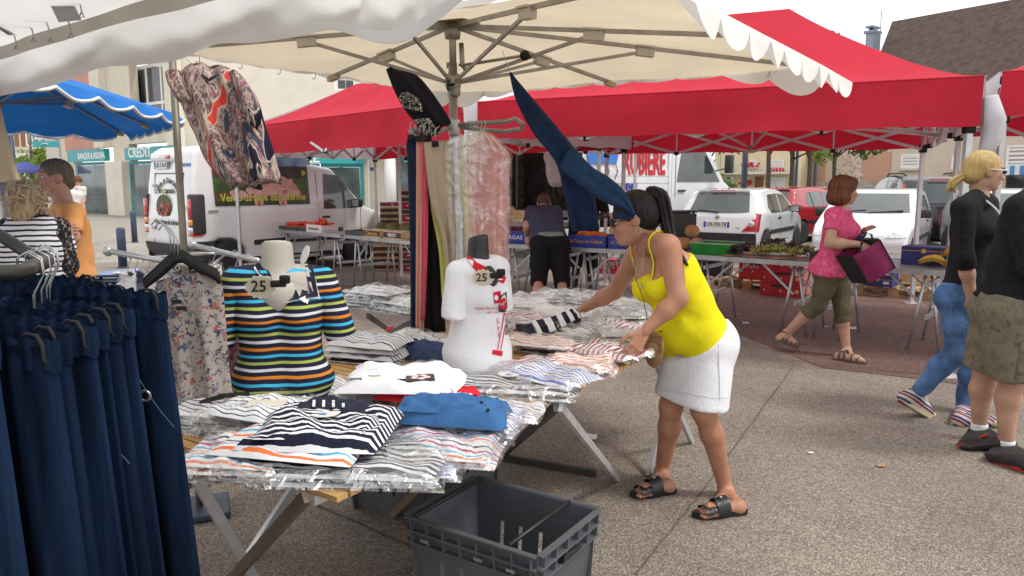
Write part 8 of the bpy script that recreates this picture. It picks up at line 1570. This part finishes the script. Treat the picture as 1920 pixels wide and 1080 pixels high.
# ------------------------------------------------------------ mannequins
def decal(bvh,pts,m,nm,parent,off=.003,n=1):
    """flat print laid on the cloth: outline points dropped onto the surface"""
    P3=[]
    for i in range(len(pts)):
        a,b=pts[i],pts[(i+1) % len(pts)]
        for k in range(n):u,v=lerp(a[0],b[0],k/n),lerp(a[1],b[1],k/n);r=_ray(u,v);h=bvh.ray_cast(Vector((0,0,CAMH)),Vector(r));P3.append(A(*(h[0]+h[1]*off)) if h[0] is not None else None)
    P3=[p for p in P3 if p is not None]
    if len(P3) > 2:return mesh_obj(nm,P3,[tuple(range(len(P3)))],m,parent,2)
def decal_text(bvh,txt,u,v,px,m,parent,rot=0.,off=.003,nm='print'):
    vv,f=text_geo(txt,px,0,.0);c,s=math.cos(rot),math.sin(rot);P3=[]
    for x,y,_ in vv:
        r=_ray(u+x*c+y*s,v-y*c+x*s);h=bvh.ray_cast(Vector((0,0,CAMH)),Vector(r));P3.append(A(*(h[0]+h[1]*off)) if h[0] is not None else W(u,v,3))
    return mesh_obj(nm,P3,f,m,parent,2)
def price(o,u,v,d,s=1.,tilt=0.):
    star=[]; 
    for k in range(28):a=2*math.pi*k/28;r=1+.16*(k % 2);star.append(W(u+s*26*r*math.cos(a),v+s*20*r*math.sin(a),d+.02*math.sin(a)))
    c=MB().prism(star,A(0,.003,0)).build('price_card',mat('cream_card2',(.74,.66,.5),.8,var=.08),o,2);t,f=text_geo('25',s*30,0,.4);q=mesh_obj('price_digits',[W(u-3+x,v-y,d-.006+.02*(-y/26)) for x,y,_ in t],f,black_txt,c);q.location=tuple(-Vector(o.location));t,f=text_geo('€',s*14,0,.2);q=mesh_obj('price_digits',[W(u+s*18+x,v-s*10-y,d-.006) for x,y,_ in t],f,black_txt,c);q.location=tuple(-Vector(o.location))
    MB().box(W(u+s*34,v-s*6,d-.01),(.05,.02,.022),rotz(.2),.005).box(W(u+s*46,v-s*14,d-.012),(.035,.016,.028),None,.006).build('card_clip',joint_black(),o,3)
def bust(nm,lab,u,v,vtop,facing,scale,neckm,lean=0.):
    b=G(u,v,TZ+.03);o=thing(nm,lab,'mannequin',b*A(1,1,0)+A(0,0,b[2]));f=nrm(A(*facing,0));l_=np.cross(A(0,0,1),f);z=A(0,0,1);h=W(u,vtop,b[1])[2]-b[2];nk=b+z*h*.80;j=dict(pel=b+z*h*.12,neck=nk,shL=nk+l_*.145*scale-z*.035,shR=nk-l_*.145*scale-z*.035,hipL=b+l_*.07+z*.06,hipR=b-l_*.07+z*.06)
    v_,f_=sdf_mesh([cap(nk-z*.06,nk+z*h*.19,.062*scale,.052*scale),cap(nk+f*.02-z*.07,nk-f*.01-z*.02,.085*scale,.06*scale)],.03,.008,cuts=((nk+z*h*.19,nrm(z-f*.3)),));mesh_obj('neck',v_,f_,neckm,o,3);return o,b,j,f,l_,h
wn=mat('pale_mannequin',(.47,.43,.38),.6,var=.06);mo,b,j,f,l_,h=bust('striped_mannequin','pale neck bust wearing navy T-shirt with orange, lime, blue and white stripes',532,748,452,(.25,-.97),1.0,wn)
cyc=[(.62,.20,.02),(.64,.64,.68),(.40,.46,.10),(.05,.42,.66)];bands=[]
for k in range(4):bands += [(k/4,NV),(k/4+.145,cyc[k])]
ms=stripes('rainbow_stripes',bands,.098,'Z',warp=.028,wscale=5)
for g,s_ in (('L',1),('R',-1)):j['el'+g]=j['sh'+g]+l_*s_*.07-A(0,0,.22)+f*.02;j['wr'+g]=j['el'+g]-A(0,0,.2)
def dress_bust(o,b,j,f,l_,m,s,k,hb):
    v_,f_=sdf_mesh(torso(j,s,.105,.085,.095,.010,.05,0,.08,.92)+[cap(b+l_*.05+A(0,0,.03),b-l_*.05+A(0,0,.03),hb,hb)],.03,.008,cuts=((b+A(0,0,-.01),A(0,0,-1)),(j['neck']+A(0,0,.028),nrm(A(0,0,1)+f*.25))));v_=wrinkle(v_,f_,.0048,22,k,8,(1,1,2));t=mesh_obj('t_shirt',v_,f_,m,o,3)
    for g in 'LR':
        v_,f_=sdf_mesh(arm(j,g,s,.012,cut=.92),.02,.008);mesh_obj('sleeve',wrinkle(v_,f_,.003,30,k,6),f_,m,o,3)
    return bvh_of(t)
bv=dress_bust(mo,b,j,f,l_,ms,.9,4,.10);nvk=mat('navy_knit',NV,.9)
decal(bv,[(497,488),(575,488),(588,552),(566,548),(560,560),(552,548),(524,556)],wn,'bare_chest',mo,.003,8)
for pts in ([(478,500),(492,487),(512,524),(536,550),(528,567),(505,532)],[(528,567),(524,552),(556,545),(563,562)],[(563,562),(566,544),(588,550),(597,556)],[(570,490),(584,490),(597,556),(581,552)]):decal(bv,pts,nvk,'collar',mo,.006,6)
for a,b_ in (((478,503),(503,533)),((503,533),(529,569)),((529,569),(597,556)),((597,556),(586,492))):decal(bv,[a,b_,(b_[0]+1.5,b_[1]+3),(a[0]-1.5,a[1]+3)],S['white'],'collar_trim',mo,.008,8)
decal(bv,[(560,562),(572,556),(570,570)],S['white'],'bow',mo,.009);decal(bv,[(566,562),(578,564),(574,572)],S['white'],'bow',mo,.009);price(mo,488,538,b[1]-.20);MB().lathe([(.035,0),(.035,.002)],W(572,478,b[1]+.02),18,frame((.3,.2,1))).build('round_tag',MATS['plate_white'],mo,2)
MB().tube([G(375,755,.80),G(420,742,.82),G(470,738,.80)],.008,6).build('black_hanger',joint_black());tag(bpy.data.objects['black_hanger'],'thin black hanger bar lying before the striped mannequin','hanger')
bn=mat('black_mannequin',(.018,.018,.019),.35,var=.2);mo2,b,j,f,l_,h=bust('white_mannequin','black neck bust wearing white T-shirt with red and black print',898,690,440,(.75,-.66),.80,bn)
for g,s_ in (('L',1),('R',-1)):j['el'+g]=j['sh'+g]+l_*s_*.03-A(0,0,.2);j['wr'+g]=j['el'+g]-A(0,0,.2)
bv=dress_bust(mo2,b,j,f,l_,S['white'],.80,9,.092)
decal(bv,[(868,476),(873,472),(892,492),(920,505),(948,520),(944,532),(905,520),(886,502)],S['red1'],'red_collar',mo2,.004,6);price(mo2,906,521,b[1]-.15,.72)
decal(bv,[(924,549),(938,545),(940,566),(926,569)],S['red1'],'red_square',mo2,.003,3);decal(bv,[(929+5*math.cos(t),558+5*math.sin(t)) for t in np.linspace(0,5.8,10)],S['white'],'white_dot',mo2,.005);decal(bv,[(936,556),(949,547),(950,585),(934,585)],black_txt,'black_square',mo2,.004,4);decal(bv,[(948,592),(958,590),(957,626),(947,628)],black_txt,'black_square',mo2,.003,3);decal(bv,[(923,656),(942,658),(941,668),(922,664)],S['red1'],'red_square',mo2,.003,3)
for k in range(5):decal(bv,[(943+4*math.cos(k*1.26)+3*math.cos(t),569+8*math.sin(k*1.26)+4*math.sin(t)) for t in np.linspace(0,5.5,8)],S['red1'],'flower_petal',mo2,.006)
for x0 in (938,944):decal(bv,[(x0+6,586),(x0+7.5,586),(x0-5,656),(x0-6.5,656)],S['red1'],'red_cord',mo2,.004,10)
decal_text(bv,'tous les jours',916,577,9,S['red1'],mo2);decal_text(bv,'est un',923,585,8,S['red1'],mo2);decal_text(bv,'cafe de mer',934,615,8,S['red1'],mo2,1.5)
# garment lifted by the reaching hand
hg=thing('held_shirt','navy and white striped shirt pinched up by the reaching hand','shirt',G(1010,612,TZ));HZ=[(W(962,606,4.02),W(985,632,3.75)),(W(990,606,4.0),W(1010,632,3.78)),(W(1030,598,3.98),W(1045,622,3.82)),(W(1058,590,3.96),W(1072,606,3.84)),(W(1074,586,3.95),W(1090,598,3.86))]
drape('cloth',[(b_,a) for a,b_ in HZ][:],nvk,hg,1.5,.012,.02,30,3,.6,16);drape('striped_panel',[(lerp(a,b_,.25)+A(0,-.01,.03),b_+A(0,-.015,.012)) for a,b_ in HZ[1:]],st('m_held',[(0,WH),(.5,NV)],.22),hg,1.2,.012,.016,30,3,.6,16)
# ------------------------------------------------------------ grey stacking crates
gpl=mat('grey_crate_plastic',(.10,.108,.12),.5,var=.18,scale=6,bump=.08)
def euro_crate(lab,P0,P1,P2,zr):
    """P0 rear left, P1 right, P2 front left rim corners (world)"""
    e1=(P1-P0)*A(1,1,0);e2=(P2-P0)*A(1,1,0);L,Wd=np.linalg.norm(e1),np.linalg.norm(e2);e1=nrm(e1);e2=nrm(e2-e1*(e1 @ e2));ctr=(P0*A(1,1,0)+e1*L/2+e2*Wd/2);o=thing('stacking_crate',lab,'crate',ctr,math.atan2(e1[1],e1[0]),'grey stacking crates');sg=1 if np.cross(e1,e2)[2] > 0 else-1;th=.006;tp_=.035
    def wall(ax,s_):
        hl=(L if ax == 0 else Wd)/2;off=(Wd if ax == 0 else L)/2
        mb=MB();pt=lambda a,z,o_=0:(A(a*(1-tp_*(1-z/zr)),s_*(off-tp_*(1-z/zr)+o_),z) if ax == 0 else A(s_*(off-tp_*(1-z/zr)+o_),a*(1-tp_*(1-z/zr)),z));nslots=[-.13,-.045,.045,.13] if ax == 0 else []
        xs=sorted([-hl,hl]+[q+d_ for q in nslots for d_ in (-.009,.009)]);zs=[0,zr*.28,zr*.62,zr]
        for i in range(len(xs)-1):
            for k in range(3):
                if ax == 0 and k == 1 and i % 2 == 1:continue
                mb.prism([pt(xs[i],zs[k]),pt(xs[i+1],zs[k]),pt(xs[i+1],zs[k+1]),pt(xs[i],zs[k+1])],(0,-s_*th,0) if ax == 0 else (-s_*th,0,0))
        mb.build('side_wall',gpl,o);zc=zr-.012
        for z in (zr-.004,zr-.05,zr-.095):mb2=MB();mb2.prism([pt(-hl,z),pt(hl,z),pt(hl,z,.020),pt(-hl,z,.020)],(0,0,.007));mb2.build('rim_ledge',gpl,o)
        for q in np.linspace(-hl+.02,hl-.02,8 if ax == 0 else 6):mb2=MB();mb2.prism([pt(q,zr-.09),pt(q+.006,zr-.09),pt(q+.006,zr-.006),pt(q,zr-.006)],(0,s_*.019,0) if ax == 0 else (s_*.019,0,0));mb2.build('rim_rib',gpl,o)
        if ax == 1:
            mb2=MB();mb2.prism([pt(-.06,zr-.085),pt(.06,zr-.085),pt(.06,zr-.06),pt(-.06,zr-.06)],(s_*.022,0,0));mb2.build('hand_grip',blackpl,o)
        else:
            for q in (-.2,.03,.16):mb2=MB();mb2.prism([pt(q,zr-.075,.021),pt(q+.035,zr-.075,.021),pt(q+.035,zr-.063,.021),pt(q,zr-.063,.021)],(0,s_*.002,0));mb2.build('rim_slot',MATS['galvanised_steel'],o)
    for ax in (0,1):
        for s_ in (-1,1):wall(ax,s_)
    MB().box((0,0,.006),(L-tp_*2,Wd-tp_*2,.01)).build('floor',gpl,o)
    for x in (-L/2+.03,L/2-.11):MB().tube([(x,-Wd/2+.005,zr+.004),(x,Wd/2-.005,zr+.004)],.008,8).build('support_bar',blackpl,o,True)
    return o,ctr
zr=.365;cr,cc=euro_crate('open grey plastic stacking crate in the foreground',G(893,895,zr),G(1119,955,zr),G(772,968,zr),zr);euro_crate('dark plastic stacking crate in the shade beneath the table',G(940,805,.34),G(940,805,.34)+A(-.54,.26,0),G(859,862,.34),.34)
v_,f_=sdf_mesh([ell(cc+A(.02,-.02,.05),(.13,.09,.05)),cap(cc+A(-.04,0,.06),cc+A(-.02,.02,.20),.07,.03),cap(cc+A(.0,0,.07),cc+A(.13,-.10,.17),.06,.02)],.04,.01);o=thing('plastic_bag','crumpled clear plastic bag inside the grey crate','bag',cc);mesh_obj('bag_film',wrinkle(v_,f_,.02,24,3),f_,film('bag_film',(.92,.93,.95),.72,.2,.7,18),o,3);MB().tube([cc+A(.12,-.1,.17),cc+A(.14,-.12,.19),cc+A(.15,-.11,.16)],.008,6).build('bag_knot',MATS['bag_film'],o,3)
# ------------------------------------------------------------ pale blue table with black tray
bt2=thing('blue_table','pale blue table top behind the hanging jeans','table',G(200,700));pb_=[G(130,560,.72),G(238,548,.72),G(262,520,.72),G(160,528,.72)];MB().prism([G(u,v,.72) for u,v in ((90,560),(240,541),(262,506),(110,520))],A(0,0,.02)).build('table_top',mat('pale_blue_cloth',(.30,.42,.66),.6,var=.06),bt2,2)
for u,v in ((100,552),(235,537),(255,510),(118,520)):q=G(u,v,.72);MB().tube([q,q*A(1,1,0)],.015,8).build('leg',steel,bt2,3)
tr=thing('black_tray','black plastic tray on the pale blue table','tray',G(192,526,.745));c=G(192,528,.745);MB().box(c+A(0,0,.006),(.26,.2,.01),.2,.003).build('tray_floor',blackpl,tr,2)
MB().tube([c+rotz(.2) @ A(x,y,.03) for x,y in ((-.14,-.11),(.14,-.11),(.14,.11),(-.14,.11),(-.14,-.11))],.012,6).build('tray_rim',blackpl,tr,3)
MB().tube([c+A(.05+.05*math.cos(a),.03*math.sin(a),.02) for a in np.linspace(.2,3,8)],.004,6).build('tray_hook',steel,tr,3)
dsh=thing('paper_plate','small white dish on the pale blue table','dish',G(228,513,.745));MB().lathe([(.05,0),(.07,.012),(.068,.014),(.045,.004)],G(228,513,.745),18).build('dish_rim',MATS['plate_white'],dsh,3);MB().lathe([(.045,.001),(.045,.003)],G(228,513,.745),18).build('dish_well',MATS['plate_white'],dsh,3)
# beige sunshade cloth hanging at the left edge
bc_=thing('beige_cloth','beige cloth hanging at the extreme left edge','cloth',W(-10,300,4.4)*A(1,1,0));drape('cloth',PX([((-60,190),(2,200),4.4),((-60,250),(14,252),4.4),((-60,300),(30,310),4.4),((-60,350),(40,338),4.4)]),creamc,bc_,2,.02,.02,24);MB().tube([W(-60,188,4.4),W(4,198,4.4)],.012,8).build('hanging_bar',steel2,bc_,3)

bv=bvh_of(jns);sj=fabric('jeans_stitch',(.16,.26,.42),.05)
for pts in ([(1782,572),(1786,606),(1800,612),(1812,604),(1812,570),(1782,572)],[(1822,560),(1818,610),(1812,650)]):
    for (u0,v0),(u1,v1) in zip(pts,pts[1:]):decal(bv,[(u0,v0),(u1,v1),(u1+1.5,v1+1.2),(u0+1.5,v0+1.2)],sj,'seam',bw.root,.002,4)
# seams of the white skirt, laid on its cloth
bv=bvh_of(skt);sm3=fabric('skirt_seam',(.70,.70,.75),.02)
for pts in ([(1290,660),(1291,740)],[(1345,610),(1349,752)],[(1236,728),(1290,738),(1340,746),(1386,744)]):
    for (u0,v0),(u1,v1) in zip(pts,pts[1:]):decal(bv,[(u0,v0),(u1,v1),(u1+1.2,v1+1.2),(u0+1.2,v0+1.2)],sm3,'seam',yw.root,.002,8)
